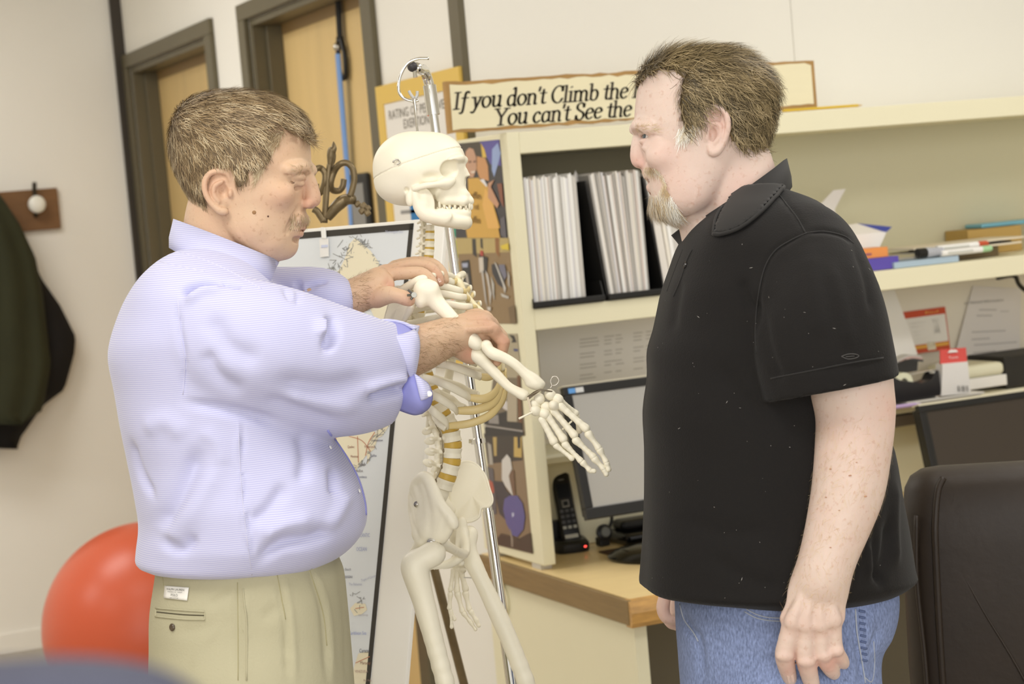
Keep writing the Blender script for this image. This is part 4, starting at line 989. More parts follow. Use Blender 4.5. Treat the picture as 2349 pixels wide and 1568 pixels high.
# little clear clip on the top edge
q = onB(742, 545, .006); ck = thing('label_clip', 'small clear label clip hanging on the top edge of the map board', 'clip', tuple(q))
MB().prism([onB(738, 522, .004), onB(748, 522, .004), onB(750, 548, .004), onB(740, 548, .004)], nB*.004).build('peg', kcol((244, 243, 240), .3), ck, bevel=.001)
MB().prism([onB(734, 548, .004), onB(754, 547, .004), onB(755, 588, .004), onB(736, 590, .004)], nB*.002).build('tag', kcol((240, 238, 236), .3), ck)
MB().prism([onB(737, 562, .0064), onB(752, 561, .0064), onB(752, 567, .0064), onB(737, 568, .0064)], nB*.0006).build('tag_print', kcol((206, 212, 236)), ck)
# easel
M_iron = mat('bronzed_wrought_iron', (124, 108, 80), .34, metal=.5, noise=(30, .35), bump=(50, .6))
es = thing('iron_easel', 'wrought iron easel with bronze scroll top holding the map board', 'easel', tuple(bu(.25, 0, -.1)*np.array([1, 1, 0])))
eo = bu(uv(752, 500)[0], 0, -.05)            # where the mast meets the board top
De = (eo-CAM)@FW
E = lambda X, Y, d=0: P(690+X/6.27, 310+Y/6.27, De+d)
ru = 8.5/F*De*.72
def iron(pts, name, r=ru, n=8, taper=None, upv=None):
    p = catmull(pts, 7)
    rr_ = np.full(len(p), r) if taper is None else np.interp(np.linspace(0, 1, len(p)), *taper)*r
    return MB().tube(p, rr_, n).build(name, M_iron, es, smooth=True)
iron([E(345, 1260), E(365, 950), E(395, 560), E(415, 420)], 'mast', ru*1.1)
iron([E(420, 470), E(430, 330), E(440, 240), E(475, 180), E(470, 90)], 'leaf_tip', ru*1.3, taper=((0, .3, .6, .9, 1), (.7, 1.2, 1.3, .5, .1)))
iron([E(480, 200, .01), E(490, 300, .01), E(460, 420, .01), E(430, 500, 0)], 'leaf_edge', ru*.6, taper=((0, .5, 1), (.4, 1, .8)))
iron([E(710, 880, -.01), E(745, 760, -.01), E(770, 620, -.01), E(745, 480, -.01), E(660, 400, -.01), E(560, 420, -.01), E(480, 520), E(430, 680), E(450, 780, .01), E(540, 800, .02), E(600, 740, .02), E(620, 630, .02)], 'scroll', ru*1.25)
iron([E(220, 700, .02), E(225, 790, .02), E(280, 830, .01), E(340, 700), E(350, 560), E(290, 475), E(210, 490, -.01), E(160, 570, -.01), E(150, 640, -.01)], 'scroll', ru*1.2)
iron([E(380, 1200), E(430, 1130), E(520, 1020), E(640, 930), E(760, 925, -.01)], 'branch', ru*1.5, taper=((0, .6, 1), (1, 1.6, 1.2)))
iron([E(330, 1240), E(280, 1160), E(230, 1090), E(180, 1060)], 'branch', ru*1.3)
iron([E(330, 1240), E(345, 900), E(360, 560)], 'side_bar', ru*.8)
fx = MB()
for k, (x, y, s) in enumerate(((815, 990, 62), (900, 1020, 70), (965, 1050, 58), (880, 1090, 62), (960, 1120, 60))):
    c = E(x, y, -.01*k); a = rng.normal(0, 1, 3); a /= np.linalg.norm(a); b = np.cross(a, Z_); b /= np.linalg.norm(b); cc_ = np.cross(a, b)
    h = s/6.27/F*De
    fx.obox(c, CR*.8+CU*.6, CU*.8-CR*.6, FW, h*.75, h*.7, h*.6)
fx.build('leaf_cluster', M_iron, es, bevel=.003)
fl1, fl2 = bu(.08, BH+.25, -.012), bu(BW-.08, BH+.25, -.012)
for a, b in ((bu(.20, .02, -.03), fl1), (bu(BW-.2, .02, -.03), fl2)):
    d = (b-a)/np.linalg.norm(b-a); b = a+d*((a[2]-.01)/-d[2])
    MB().tube([a, b], .009, 8).build('leg', M_iron, es, smooth=True)
bk_ = eo-nB*.02; bf = np.array([bk_[0], bk_[1], .01])-nh*.45
MB().tube([bk_, bf], .009, 8).build('leg', M_iron, es, smooth=True)
MB().tube([bu(.03, BH+.012, .0), bu(BW-.03, BH+.012, .0)], .009, 8).build('ledge_bar', M_iron, es, smooth=True)
MB().tube([bu(.20, .02, -.03), bu(BW-.2, .02, -.03)], .008, 8).build('cross_bar', M_iron, es, smooth=True)
MB().tube([eo, bu(.3, .02, -.03)], .008, 8).build('mast_foot', M_iron, es, smooth=True)
# ================================================================== implicit surfaces (smooth blends of simple solids, meshed on a grid)
class Vol:
    def __init__(s, lo, hi, h):
        s.lo = np.asarray(lo, float)-3*h; s.h = h
        n = np.ceil((np.asarray(hi)+3*h-s.lo)/h).astype(int)+1
        s.n = n; s.F = np.full(n, .05, np.float32)
        s.ax = [s.lo[i]+h*np.arange(n[i]) for i in range(3)]
    def _win(s, lo, hi):
        sl = []
        for i in range(3):
            a = int(np.clip(np.floor((lo[i]-s.lo[i])/s.h), 0, s.n[i])); b = int(np.clip(np.ceil((hi[i]-s.lo[i])/s.h)+1, 0, s.n[i]))
            if b <= a: return None, None
            sl.append(slice(a, b))
        return tuple(sl), np.meshgrid(*[s.ax[i][sl[i]] for i in range(3)], indexing='ij', sparse=True)
    def op(s, lo, hi, fn, k=0., mode='add'):
        m = k+3*s.h
        sl, g = s._win(np.asarray(lo)-m, np.asarray(hi)+m)
        if sl is None: return s
        d = fn(*g).astype(np.float32); A = s.F[sl]
        if mode == 'add':
            if k > 0:
                h = np.clip(.5+.5*(A-d)/k, 0, 1); s.F[sl] = A*(1-h)+d*h-k*h*(1-h)
            else: s.F[sl] = np.minimum(A, d)
        elif mode == 'sub':
            if k > 0:
                h = np.clip(.5-.5*(A+d)/k, 0, 1); s.F[sl] = A*(1-h)-d*h+k*h*(1-h)
            else: s.F[sl] = np.maximum(A, -d)
        elif mode == 'and': s.F[sl] = np.maximum(A, d)
        return s
    def cap(s, a, b, ra, rb, k=0., mode='add'):
        a = np.asarray(a, float); b = np.asarray(b, float); r = max(ra, rb)
        ab = b-a; L2 = ab@ab+1e-12
        def f(x, y, z):
            t = np.clip(((x-a[0])*ab[0]+(y-a[1])*ab[1]+(z-a[2])*ab[2])/L2, 0, 1)
            return np.sqrt((x-a[0]-ab[0]*t)**2+(y-a[1]-ab[1]*t)**2+(z-a[2]-ab[2]*t)**2)-(ra+(rb-ra)*t)
        return s.op(np.minimum(a, b)-r, np.maximum(a, b)+r, f, k, mode)
    def chain(s, pts, rad, k=0., mode='add', n=0):
        pts = np.asarray(pts, float); rad = np.asarray(rad, float)
        if n:
            q = catmull(np.column_stack([pts, rad]), n); pts, rad = q[:, :3], q[:, 3]
        for i in range(len(pts)-1): s.cap(pts[i], pts[i+1], rad[i], rad[i+1], k, mode)
        return s
    def ell(s, c, r, R=None, k=0., mode='add'):
        c = np.asarray(c, float); r = np.asarray(r, float); R = np.eye(3) if R is None else np.asarray(R, float)   # rows = axes
        e = np.abs(R.T)@r if R is not None else r
        def f(x, y, z):
            X, Y, Z = x-c[0], y-c[1], z-c[2]
            u = (R[0, 0]*X+R[0, 1]*Y+R[0, 2]*Z)/r[0]; v = (R[1, 0]*X+R[1, 1]*Y+R[1, 2]*Z)/r[1]; w = (R[2, 0]*X+R[2, 1]*Y+R[2, 2]*Z)/r[2]
            k0 = np.sqrt(u*u+v*v+w*w); k1 = np.sqrt((u/r[0])**2+(v/r[1])**2+(w/r[2])**2)
            return k0*(k0-1)/(k1+1e-9)
        return s.op(c-e, c+e, f, k, mode)
    def mesh(s):
        F = s.F; S = F < 0
        n = s.n-1
        cnt = np.zeros(n, np.int8)
        offs = [(i, j, k) for i in (0, 1) for j in (0, 1) for k in (0, 1)]
        for o in offs: cnt += S[o[0]:o[0]+n[0], o[1]:o[1]+n[1], o[2]:o[2]+n[2]]
        act = np.argwhere((cnt > 0) & (cnt < 8))
        idx = np.full(n, -1, np.int32); idx[tuple(act.T)] = np.arange(len(act))
        V = np.stack([F[act[:, 0]+o[0], act[:, 1]+o[1], act[:, 2]+o[2]] for o in offs], 1).astype(float)
        P_ = np.zeros((len(act), 3)); c = np.zeros(len(act)); O = np.array(offs, float)
        for a in range(8):
            for b in range(a+1, 8):
                if np.abs(O[a]-O[b]).sum() != 1: continue
                m = (V[:, a] < 0) != (V[:, b] < 0)
                t = np.where(m, V[:, a]/np.where(m, V[:, a]-V[:, b], 1), 0)
                P_ += np.where(m[:, None], O[a]+(O[b]-O[a])*t[:, None], 0); c += m
        P_ = P_/c[:, None]+act
        quads = []
        for ax in range(3):
            b, d = (ax+1) % 3, (ax+2) % 3
            s0 = [slice(None)]*3; s1 = [slice(None)]*3
            s0[ax] = slice(0, -1); s1[ax] = slice(1, None)
            E_ = S[tuple(s0)] != S[tuple(s1)]
            e = np.argwhere(E_)
            e = e[(e[:, b] > 0) & (e[:, d] > 0) & (e[:, b] < n[b]) & (e[:, d] < n[d])]
            if not len(e): continue
            ins = S[tuple(e.T)]
            q = []
            for db, dd in ((-1, -1), (0, -1), (0, 0), (-1, 0)):
                w = e.copy(); w[:, b] += db; w[:, d] += dd; q.append(idx[tuple(w.T)])
            q = np.stack(q, 1); q[~ins] = q[~ins][:, ::-1]; quads.append(q)
        Q = np.concatenate(quads)
        return s.lo+P_*s.h, Q
def to_world_obj(name, v, q, m, parent, label=None, **k):
    """v in the camera-aligned frame (left-handed: flip the faces)"""
    return link_mesh(name, cam2world(v), np.ascontiguousarray(q[:, ::-1]), m, parent, smooth=True, label=label, **k)
def Kf(D0):
    def K(px, py, d=0.):
        D = D0+d; return np.array([(px-W/2)*D/F, -(py-H/2)*D/F, D])
    return K, D0/F
def bone_vol(pts_r, h, extra=1.15):
    p = np.array([q[:3] for q in pts_r]); r = max(q[3] for q in pts_r)*extra
    return Vol(p.min(0)-r, p.max(0)+r, h)

# ================================================================== the skeleton model
SD = 3.2
K, U = Kf(SD)
M_bone = mat('ivory_bone_plastic', (243, 236, 214), .42, noise=(9, .05), bump=(120, .12))
M_cart = mat('amber_cartilage', (222, 200, 142), .4, noise=(8, .06))
M_disc = mat('amber_disc', (206, 170, 76), .45)
root = P(1000, 800, SD)
sk = thing('anatomical_skeleton', 'ivory plastic anatomical skeleton hanging between the two men, right arm raised', 'skeleton', tuple(root))
def bone(name, chain_, h=.0022, k=.004, n=4, extra=None, parent=None, m=None, label=None):
    """chain_: [(px, py, depth, radius px)]"""
    pts = [tuple(K(*c[:3]))+(c[3]*U,) for c in chain_]
    vol = bone_vol(pts, h, 1.6)
    q = np.array(pts); vol.chain(q[:, :3], q[:, 3], k, n=n)
    if extra:
        for e in extra: vol.ell(K(*e[0]), np.array(e[1])*U, None, e[2]*U if len(e) > 2 else k)
    v, f = vol.mesh()
    return to_world_obj(name, v, f, m or M_bone, parent or sk, label)

# --- skull
def roty(a):
    return np.array([[math.cos(a), 0, math.sin(a)], [0, 1, 0], [-math.sin(a), 0, math.cos(a)]])
skc = K(960, 420, -.02)
Rk = roty(math.radians(7))          # face turned a little to the camera
def sp3(px, py, z=0.):               # skull frame: pixels in the median plane, z px to the far side
    return np.array([(px-960)*U, -(py-420)*U, z*U])
def skull_obj(vol, name, parent=None, m=None):
    v, f = vol.mesh(); v = v@Rk.T+skc
    return to_world_obj(name, v, f, m or M_bone, parent or sk)
vol = Vol(sp3(840, 540, -100), sp3(1100, 290, 100), .00125)
vol.ell(sp3(946, 384), np.array((91, 82, 80))*U)
vol.ell(sp3(1001, 374), np.array((67, 68, 66))*U, k=22*U)
vol.ell(sp3(922, 424), np.array((60, 44, 58))*U, k=20*U)
vol.ell(sp3(1030, 420), np.array((40, 50, 38))*U, k=14*U)
vol.ell(sp3(1044, 450), np.array((36, 24, 31))*U, k=10*U)
for s_ in (-1, 1): vol.ell(sp3(1024, 452, s_*30), np.array((20, 20, 11))*U, k=8*U)
vol.chain([sp3(1077, 462, 0), sp3(1066, 464, -20), sp3(1030, 462, -33)], np.array((9, 9, 9))*U, 8*U)
vol.chain([sp3(1077, 462, 0), sp3(1066, 464, 20), sp3(1030, 462, 33)], np.array((9, 9, 9))*U, 8*U)
vol.cap(sp3(1066, 395, 0), sp3(1073, 404, 0), 8*U, 6*U, 8*U)
for s_ in (-1, 1):
    vol.chain([sp3(1062, 368, s_*8), sp3(1060, 366, s_*32), sp3(1044, 374, s_*58), sp3(1040, 395, s_*63)], np.array((6, 7, 6, 5))*U, 7*U, n=3)
    vol.ell(sp3(1045, 394, s_*55), np.array((27, 21.5, 24))*U, roty(math.radians(28)*s_), 4*U, 'sub')
    vol.chain([sp3(962, 438, s_*66), sp3(990, 431, s_*73), sp3(1012, 427, s_*68), sp3(1030, 424, s_*56), sp3(1044, 419, s_*42)], np.array((6, 6, 7, 10, 8))*U, 5*U, n=4)
    vol.ell(sp3(1030, 426, s_*50), np.array((15, 12, 12))*U, k=8*U)
    vol.ell(sp3(1003, 412, s_*72), np.array((19, 9, 15))*U, k=9*U, mode='sub')
    vol.ell(sp3(992, 450, s_*56), np.array((26, 14, 24))*U, k=6*U, mode='sub')
    vol.ell(sp3(950, 458, s_*56), np.array((10, 19, 10))*U, k=8*U)
    vol.ell(sp3(944, 440, s_*68), np.array((6, 6, 14))*U, k=3*U, mode='sub')
vol.ell(sp3(1075, 425, 0), np.array((16, 20, 12))*U, k=3*U, mode='sub')
# cut line of the removable skull cap
nl = np.array([math.sin(.34), math.cos(.34), 0.]); pl0 = sp3(858, 411)
X, Y, Z = np.meshgrid(*vol.ax, indexing='ij', sparse=True)
pd = np.abs((X-pl0[0])*nl[0]*-1+(Y-pl0[1])*nl[1])
G = np.maximum(pd-.0009, -(vol.F+.0016)); vol.F = np.maximum(vol.F, -G).astype(np.float32)
skull = skull_obj(vol, 'skull')
vol = Vol(sp3(940, 540, -75), sp3(1095, 425, 75), .0014)
for s_ in (-1, 1):
    vol.chain([sp3(961, 440, s_*55), sp3(966, 460, s_*57), sp3(976, 484, s_*56), sp3(992, 497, s_*52), sp3(1020, 503, s_*43), sp3(1046, 508, s_*28), sp3(1064, 509, s_*10), sp3(1066, 509, 0)], np.array((8, 10, 13, 14, 13, 13, 13, 13))*U, 8*U, n=3)
    vol.chain([sp3(986, 446, s_*55), sp3(984, 470, s_*56), sp3(992, 490, s_*52)], np.array((5, 10, 9))*U, 9*U)
    vol.ell(sp3(983, 466, s_*56), np.array((23, 33, 6))*U, np.array([[.96, .28, 0], [-.28, .96, 0], [0, 0, 1.]]), 6*U)
    vol.ell(sp3(1018, 497, s_*44), np.array((30, 17, 7))*U, roty(math.radians(20)*s_), 8*U)
    vol.chain([sp3(1012, 492, s_*38), sp3(1046, 490, s_*24), sp3(1066, 490, s_*10), sp3(1070, 490, 0)], np.array((7, 8, 8, 8))*U, 7*U, n=3)
vol.ell(sp3(1070, 512, 0), np.array((9, 9, 16))*U, k=8*U)
mand = skull_obj(vol, 'jaw_bone')
tm = None
for row, (yy, pr_, hh, dx) in enumerate(((472.5, skull, 9.5, 0), (485, mand, 8.5, -4))):
    zs_ = np.r_[-34.5, -32, -29, -25.5, -21, -15.5, -9.5, -3.2]; zs_ = np.r_[zs_, -zs_[::-1]]
    for z in zs_:
        xx = 1082+dx-66*(abs(z)/34)**2.3
        p = sp3(xx, yy, z)@Rk.T+skc
        if tm is None:
            mb = MB(); mb.ball((0, 0, 0), 1., 6, (3.7*U, 3.5*U, 8.5*U)); tm = mb.build('tooth', M_bone, None, smooth=True); o = tm
            tm.parent = pr_
        else:
            o = tm.copy(); COL.objects.link(o); o.parent = pr_
        o.location = Vector(cam2world(p))-Vector(ORG[pr_]); o.scale = (1, 1, hh/8.5)
# clasp hook on the side of the skull
p = lambda a, b, z=-82: cam2world(sp3(a, b, z)@Rk.T+skc)
MB().tube(catmull([p(916, 377), p(922, 373), p(929, 374), p(931, 380), p(925, 384)], 5), 1.6*U, 8).build('clasp_hook', M_steel, skull, smooth=True)
MB().ball(p(917, 378), 2.4*U, 6).build('clasp_pin', M_steel, skull, smooth=True)

# --- spine
spine = catmull([(984, 476), (986, 510), (986, 545), (984, 585), (975, 640), (962, 700), (960, 760), (968, 820), (985, 880), (1006, 930), (1026, 965), (1037, 1000), (1039, 1035), (1034, 1070), (1024, 1100), (1014, 1128)], 12)
seg = np.r_[0, np.cumsum(np.linalg.norm(np.diff(spine, axis=0), axis=1))]
def sp_at(s): return np.array([np.interp(s, seg, spine[:, 0]), np.interp(s, seg, spine[:, 1])])
Ltot = seg[-1]
hts = np.r_[np.full(7, 17.), np.linspace(24, 30, 12), np.full(5, 34.)]; hts *= Ltot/hts.sum()
cs = np.cumsum(hts)-hts/2
def vertebra(kind):
    """unit vertebra: x forward, y up, z side; body one unit wide"""
    v_ = Vol((-1.8, -.9, -1.3), (.8, .9, 1.3), .05)
    v_.F[:] = 2
    def body(x, y, z):
        rad = np.sqrt((x/.5)**2+(z/.62)**2); w = .5+.06*np.clip(np.abs(y)/.36, 0, 1)
        return np.maximum((rad-1)*.46+.05*(1-np.clip(np.abs(y)/.36, 0, 1)), np.abs(y)-.36)
    v_.op((-.7, -.5, -.8), (.7, .5, .8), body, .08)
    for s_ in (-1, 1):
        v_.cap((-.35, .05, .3*s_), (-.85, .0, .35*s_), .16, .15, .12)
        v_.cap((-.8, .0, .3*s_), (-1.0, -.05, .0), .15, .14, .12)
        v_.cap((-.75, .05, .35*s_), (-.85, .1, (1.0 if kind != 'c' else .75)*s_), .15, .12, .1)
        v_.ell((-.75, .38, .38*s_), (.17, .26, .2), k=.1); v_.ell((-.8, -.36, .38*s_), (.17, .26, .2), k=.1)
    if kind == 'l':
        v_.ell((-1.35, -.05, 0), (.42, .30, .15), k=.15)
    else:
        v_.cap((-.95, -.05, 0), (-1.5, -.3 if kind == 'c' else -.75, 0), .15, .13, .12)
    return v_.mesh()
VM = {k_: vertebra(k_) for k_ in 'ctl'}
sc_w = np.r_[np.linspace(24, 28, 7), np.linspace(28, 42, 12), np.full(5, 50)]
yawS = math.radians(-22)             # the skeleton faces right and a little to the camera
Fs = np.array([math.cos(yawS), 0, math.sin(yawS)]); Ls = np.array([-math.sin(yawS), 0, math.cos(yawS)])
def spine_frame(s):
    p = sp_at(s); a = sp_at(min(s+6, Ltot)); b = sp_at(max(s-6, 0)); t = (b-a)/np.linalg.norm(b-a)
    upv_ = np.array([t[0], -t[1], 0.]); f_ = Fs-upv_*(Fs@upv_); f_ /= np.linalg.norm(f_); l_ = Ls-upv_*(Ls@upv_)-f_*(Ls@f_); l_ /= np.linalg.norm(l_)
    return K(p[0], p[1], .03), f_, upv_, l_
for i in range(24):
    kind = 'c' if i < 7 else 't' if i < 19 else 'l'
    c, f_, u_, l_ = spine_frame(cs[i])
    w = sc_w[i]*U*.82; hh = hts[i]*U
    v, q = VM[kind]
    vv = c+np.outer(v[:, 0]*w, f_)+np.outer(v[:, 1]*hh*(1.05, 1., .86)['ctl'.index(kind)], u_)+np.outer(v[:, 2]*w, l_)
    to_world_obj('vertebra', vv, q, M_bone, sk)
    if i < 23 and i > 1:
        c, f_, u_, l_ = spine_frame(cs[i]+hts[i]/2)
        th = np.linspace(0, 2*math.pi, 20, endpoint=False); rg = []
        for y, s_ in ((-.17, .9), (-.12, 1.0), (.12, 1.0), (.17, .9)):
            rg.append(cam2world(c+np.outer(np.cos(th)*.49*w*s_, f_)+u_*y*hh*1.3+np.outer(np.sin(th)*.6*w*s_, l_)))
        MB().rings(rg).build('disc', M_disc, sk, smooth='auto')
# nerve wire along the lower spine
MB().tube([cam2world(K(x, y, -.02)) for x, y in catmull([(990, 945), (1000, 975), (1012, 998), (1016, 1032), (1014, 1068), (1000, 1100)], 5)], .9*U, 6).build('spine_wire', mat('dark_wire', (128, 112, 84), .4), sk, smooth=True)
for x, y in ((1010, 998), (1017, 1033), (1013, 1070), (1000, 1102)):
    MB().ball(cam2world(K(x, y, -.022)), 4.4*U, 6, (.6, .6, 1.2)).build('nerve_stub', mat('dark_wire', (92, 80, 60)), sk, smooth=True)

# --- ribs, breastbone, cartilage
E_end = [(1040, 648), (1060, 668), (1068, 682), (1082, 704), (1090, 740), (1094, 790), (1092, 832), (1102, 863), (1077, 912), (1048, 943), (1026, 977), (985, 968)]
def ribtube(pts, r0, r1, name, flat=.5, n=10, m=None):
    p = catmull([K(*q) for q in pts], 8)
    rr_ = np.interp(np.linspace(0, 1, len(p)), [0, .15, .6, 1], [r0*.8, r0, r1, r1*1.02])*U
    # flat band standing upright: wide along the image vertical
    w = np.array([cam2world(x) for x in p])
    mb = MB(); mb.tube(w, rr_, n, flat=flat, upv=CU+CR*.001)
    return mb.build(name, m or M_bone, sk, smooth=True)
for i in range(12):
    s = cs[7+i]; S_ = sp_at(s); ex, ey = E_end[i]
    last = i == 11
    mx = (S_[0]*.42+ex*.58); my = S_[1]*.42+ey*.58-(2 if i < 4 else 4)
    wl = np.interp(i, [0, 2, 6, 9, 11], [.035, .06, .082, .075, .05])
    pts = [(S_[0]-14, S_[1], .03), (S_[0]-26, S_[1]+6, .0), (S_[0]-22, S_[1]+14, -.45*wl), (mx-22, my-3, -wl), (ex-(ex-mx)*.4, ey-(ey-my)*.36, -.82*wl), (ex, ey, -.5*wl)]
    if last: pts = [(S_[0]-10, S_[1], .03), (S_[0]-16, S_[1]+12, -.01), (S_[0]-6, S_[1]+30, -.035), (S_[0]+14, S_[1]+46, -.045)]
    ribtube(pts, 7., 9.4 if i > 5 else 8., 'rib')
    fx_, fy_ = ex+20, ey-8
    pts = [(S_[0]-12, S_[1], .03), (S_[0]-14, S_[1]+6, .07), (S_[0]+4, S_[1]+14, .05+1.0*wl), (mx+14, my+2, .05+1.25*wl), (fx_-(fx_-mx)*.30, fy_-(fy_-my)*.30, .05+.95*wl), (fx_, fy_, .02+.35*wl)]
    if last: pts = [(S_[0]-8, S_[1], .03), (S_[0]-6, S_[1]+10, .08), (S_[0]+12, S_[1]+26, .12), (S_[0]+32, S_[1]+40, .13)]
    ribtube(pts, 6.2, 7.4, 'rib')
stern = [(1034, 634, .0, 8), (1052, 648, .0, 10), (1064, 672, .0, 9), (1086, 700, .0, 9), (1108, 722, .0, 9), (1130, 770, .0, 10), (1146, 815, .0, 10), (1152, 850, .0, 7)]
p = catmull([cam2world(K(*q[:3])) for q in stern], 6); rr_ = np.interp(np.linspace(0, 1, len(p)), np.linspace(0, 1, len(stern)), [q[3] for q in stern])*U
MB().tube(p, rr_, 12, flat=2.0, upv=CR*.8+CU*.6).build('breastbone', mat('sternum_plastic', (240, 228, 190), .42), sk, smooth=True)
SP_ = [(1046, 640), (1066, 668), (1074, 688), (1092, 706), (1112, 735), (1130, 775), (1142, 806)]
for i in range(7):
    ex, ey = E_end[i]; wl = np.interp(i, [0, 2, 6, 9, 11], [.035, .06, .082, .075, .05])
    ribtube([(ex-3, ey-1, -.5*wl), ((ex+SP_[i][0])/2+4, (ey+SP_[i][1])/2, -.3*wl), (SP_[i][0], SP_[i][1], .0)], 6.8, 6.8, 'costal_cartilage', m=M_cart, flat=.6)
    ribtube([(ex+16, ey-8, .02+.35*wl), ((ex+SP_[i][0])/2+10, (ey+SP_[i][1])/2-2, .03), (SP_[i][0], SP_[i][1], .01)], 6.4, 6.4, 'costal_cartilage', m=M_cart, flat=.6)
for pts, r in (([(1100, 863, -.041), (1122, 864, -.036), (1143, 850, -.02), (1150, 822, .0)], 8.5), ([(1075, 911, -.04), (1110, 914, -.038), (1138, 896, -.024), (1153, 850, .0)], 9.5),
               ([(1046, 942, -.037), (1098, 938, -.036), (1138, 916, -.022), (1155, 868, .0)], 10), ([(1024, 977, -.03), (1080, 970, -.034), (1128, 948, -.024), (1156, 905, -.004), (1158, 850, .012)], 9),
               ([(1112, 930, .045), (1142, 926, .04), (1157, 895, .03), (1157, 846, .02)], 13)):
    ribtube(pts, r, r*1.05, 'costal_cartilage', m=M_cart, flat=.4)

# --- shoulder girdle and raised right arm (near side)
AD = -.13
bone('collar_bone', [(1038, 634, -.012, 7), (1012, 628, -.05, 6.5), (988, 634, -.09, 6.5), (968, 640, -.115, 7)], n=5)
bone('collar_bone', [(1052, 634, .02, 7), (1062, 628, .07, 6.5), (1060, 634, .11, 7)], n=5)
# shoulder blade: thin curved plate with a spine ending in the acromion
pv = []
bl_ = [(944, 676, -.10), (934, 664, -.085), (905, 660, -.05), (892, 700, -.045), (880, 752, -.05), (897, 775, -.065), (922, 742, -.095), (944, 704, -.115)]
def plate(name, outline, th, bulge, m=M_bone, parent=None, rim=0.):
    """thin plate from a 3-D outline, slightly domed"""
    o = np.array([K(*q) for q in outline]); o = catmull(np.vstack([o, o[:1]]), 6)[:-1]
    c = o.mean(0); nrm = np.zeros(3)
    for a, b in zip(o, np.roll(o, -1, 0)): nrm += np.cross(a-c, b-c)
    nrm /= np.linalg.norm(nrm)
    if nrm[2] > 0: nrm = -nrm
    rings = []
    for side in (1, -1):
        rr_ = [c+(o-c)*t+nrm*(bulge*(1-t*t)+side*th*(1. if t < .99 else .25)) for t in ((.001, .3, .6, .85, .97, 1.0) if side > 0 else (1.0, .97, .85, .6, .3, .001))]
        rings += rr_
    mb = MB(); mb.rings([cam2world(r) for r in rings])
    ob = mb.build(name, m, parent or sk, smooth=True)
    if rim:
        MB().tube(cam2world(o), rim*U, 8, closed=True).build('plate_rim', m, ob, smooth=True)
    return ob
sb = plate('shoulder_blade', bl_, 2.2*U, 4*U, rim=3.4)
bone('acromion', [(912, 668, -.08, 6), (934, 658, -.10, 8.5), (953, 646, -.118, 7.5), (972, 640, -.122, 9.5)], n=4, parent=sb)
bone('shoulder_blade_border', [(944, 702, -.118, 9), (930, 728, -.10, 6), (914, 752, -.08, 5), (897, 772, -.062, 5)], n=4, parent=sb)
plate('shoulder_blade', [(990, 660, .12), (975, 655, .10), (950, 665, .085), (945, 720, .085), (955, 760, .09), (980, 700, .115)], 2.2*U, -4*U, rim=3.)
bone('upper_arm_bone', [(972, 664, AD, 22), (984, 668, AD, 20), (1002, 694, AD, 15), (1030, 722, AD-.005, 12.5), (1070, 764, AD-.01, 12), (1092, 788, AD-.012, 14)], n=4, k=.006,
     extra=[((966, 686, AD-.004), (16, 20, 16), 8), ((996, 660, AD-.008), (10, 14, 10), 8), ((1096, 792, AD-.006), (12, 12, 20), 6)])
bone('radius', [(1115, 791, AD-.012, 12), (1121, 803, AD-.014, 9), (1134, 812, AD-.016, 11), (1156, 820, AD-.016, 9.5), (1180, 834, AD-.016, 9), (1202, 854, AD-.014, 9.5), (1222, 872, AD-.012, 14), (1236, 883, AD-.012, 11)], n=4,
     extra=[((1228, 880, AD-.012), (22, 10, 13), 6)])
bone('ulna', [(1088, 806, AD+.004, 14), (1097, 815, AD-.0, 15), (1112, 832, AD-.0, 11.5), (1140, 860, AD, 10), (1166, 886, AD, 8.5), (1188, 899, AD, 9), (1204, 907, AD, 11)], n=4,
     extra=[((1112, 800, AD+.002), (10, 8, 12), 5)])
hand = None
cps = [(1236, 913), (1262, 905), (1228, 927), (1253, 933), (1279, 915), (1228, 941), (1248, 948), (1271, 930)]
mb = MB()
HDd = AD-.012
hand = bone('hand', [(cps[0][0], cps[0][1], HDd, 9.5), (cps[0][0]+2, cps[0][1]+2, HDd, 9.5)], label='raised hand of the skeleton')
for cx, cy in cps[1:]:
    bone('carpal', [(cx-3, cy-2, HDd+rng.normal(0, .003), 9), (cx+3, cy+2, HDd+rng.normal(0, .003), 9.5)], parent=hand, h=.0016)
def phal(a, b, r0, r1, name, d=HDd, db=None):
    db = d if db is None else db
    m_ = ((a[0]+b[0])/2, (a[1]+b[1])/2)
    bone(name, [(a[0], a[1], d, r0), (a[0]*.8+m_[0]*.2, a[1]*.8+m_[1]*.2, d, r0*.86), (m_[0], m_[1], (d+db)/2, r1*.72), (b[0]*.82+m_[0]*.18, b[1]*.82+m_[1]*.18, db, r1*.86), (b[0], b[1], db, r1)], parent=hand, h=.0015, n=2, k=.002)
for a, b in (((1243, 961), (1270, 1012)), ((1256, 953), (1292, 1006)), ((1270, 942), (1317, 997)), ((1285, 930), (1344, 982))): phal(a, b, 8.5, 9.5, 'metacarpal')
phal((1287, 920), (1320, 948), 7, 8, 'metacarpal', HDd+.02, HDd+.03); phal((1322, 953), (1329, 988), 7, 6.5, 'phalanx', HDd+.032)
for a, b, r in (((1275, 1021), (1312, 1051), 7), ((1296, 1018), (1332, 1056), 8), ((1321, 1009), (1361, 1047), 9), ((1350, 995), (1373, 1027), 9)): phal(a, b, r, r*.85, 'phalanx')
for a, b, r in (((1337, 1061), (1352, 1077), 7), ((1364, 1052), (1384, 1074), 8), ((1376, 1032), (1390, 1058), 8)): phal(a, b, r, r*.8, 'phalanx')
for a, b, r in (((1354, 1079), (1363, 1080), 5), ((1386, 1078), (1391, 1087), 6), ((1392, 1063), (1396, 1076), 6.5)): phal(a, b, r, r*.9, 'phalanx')
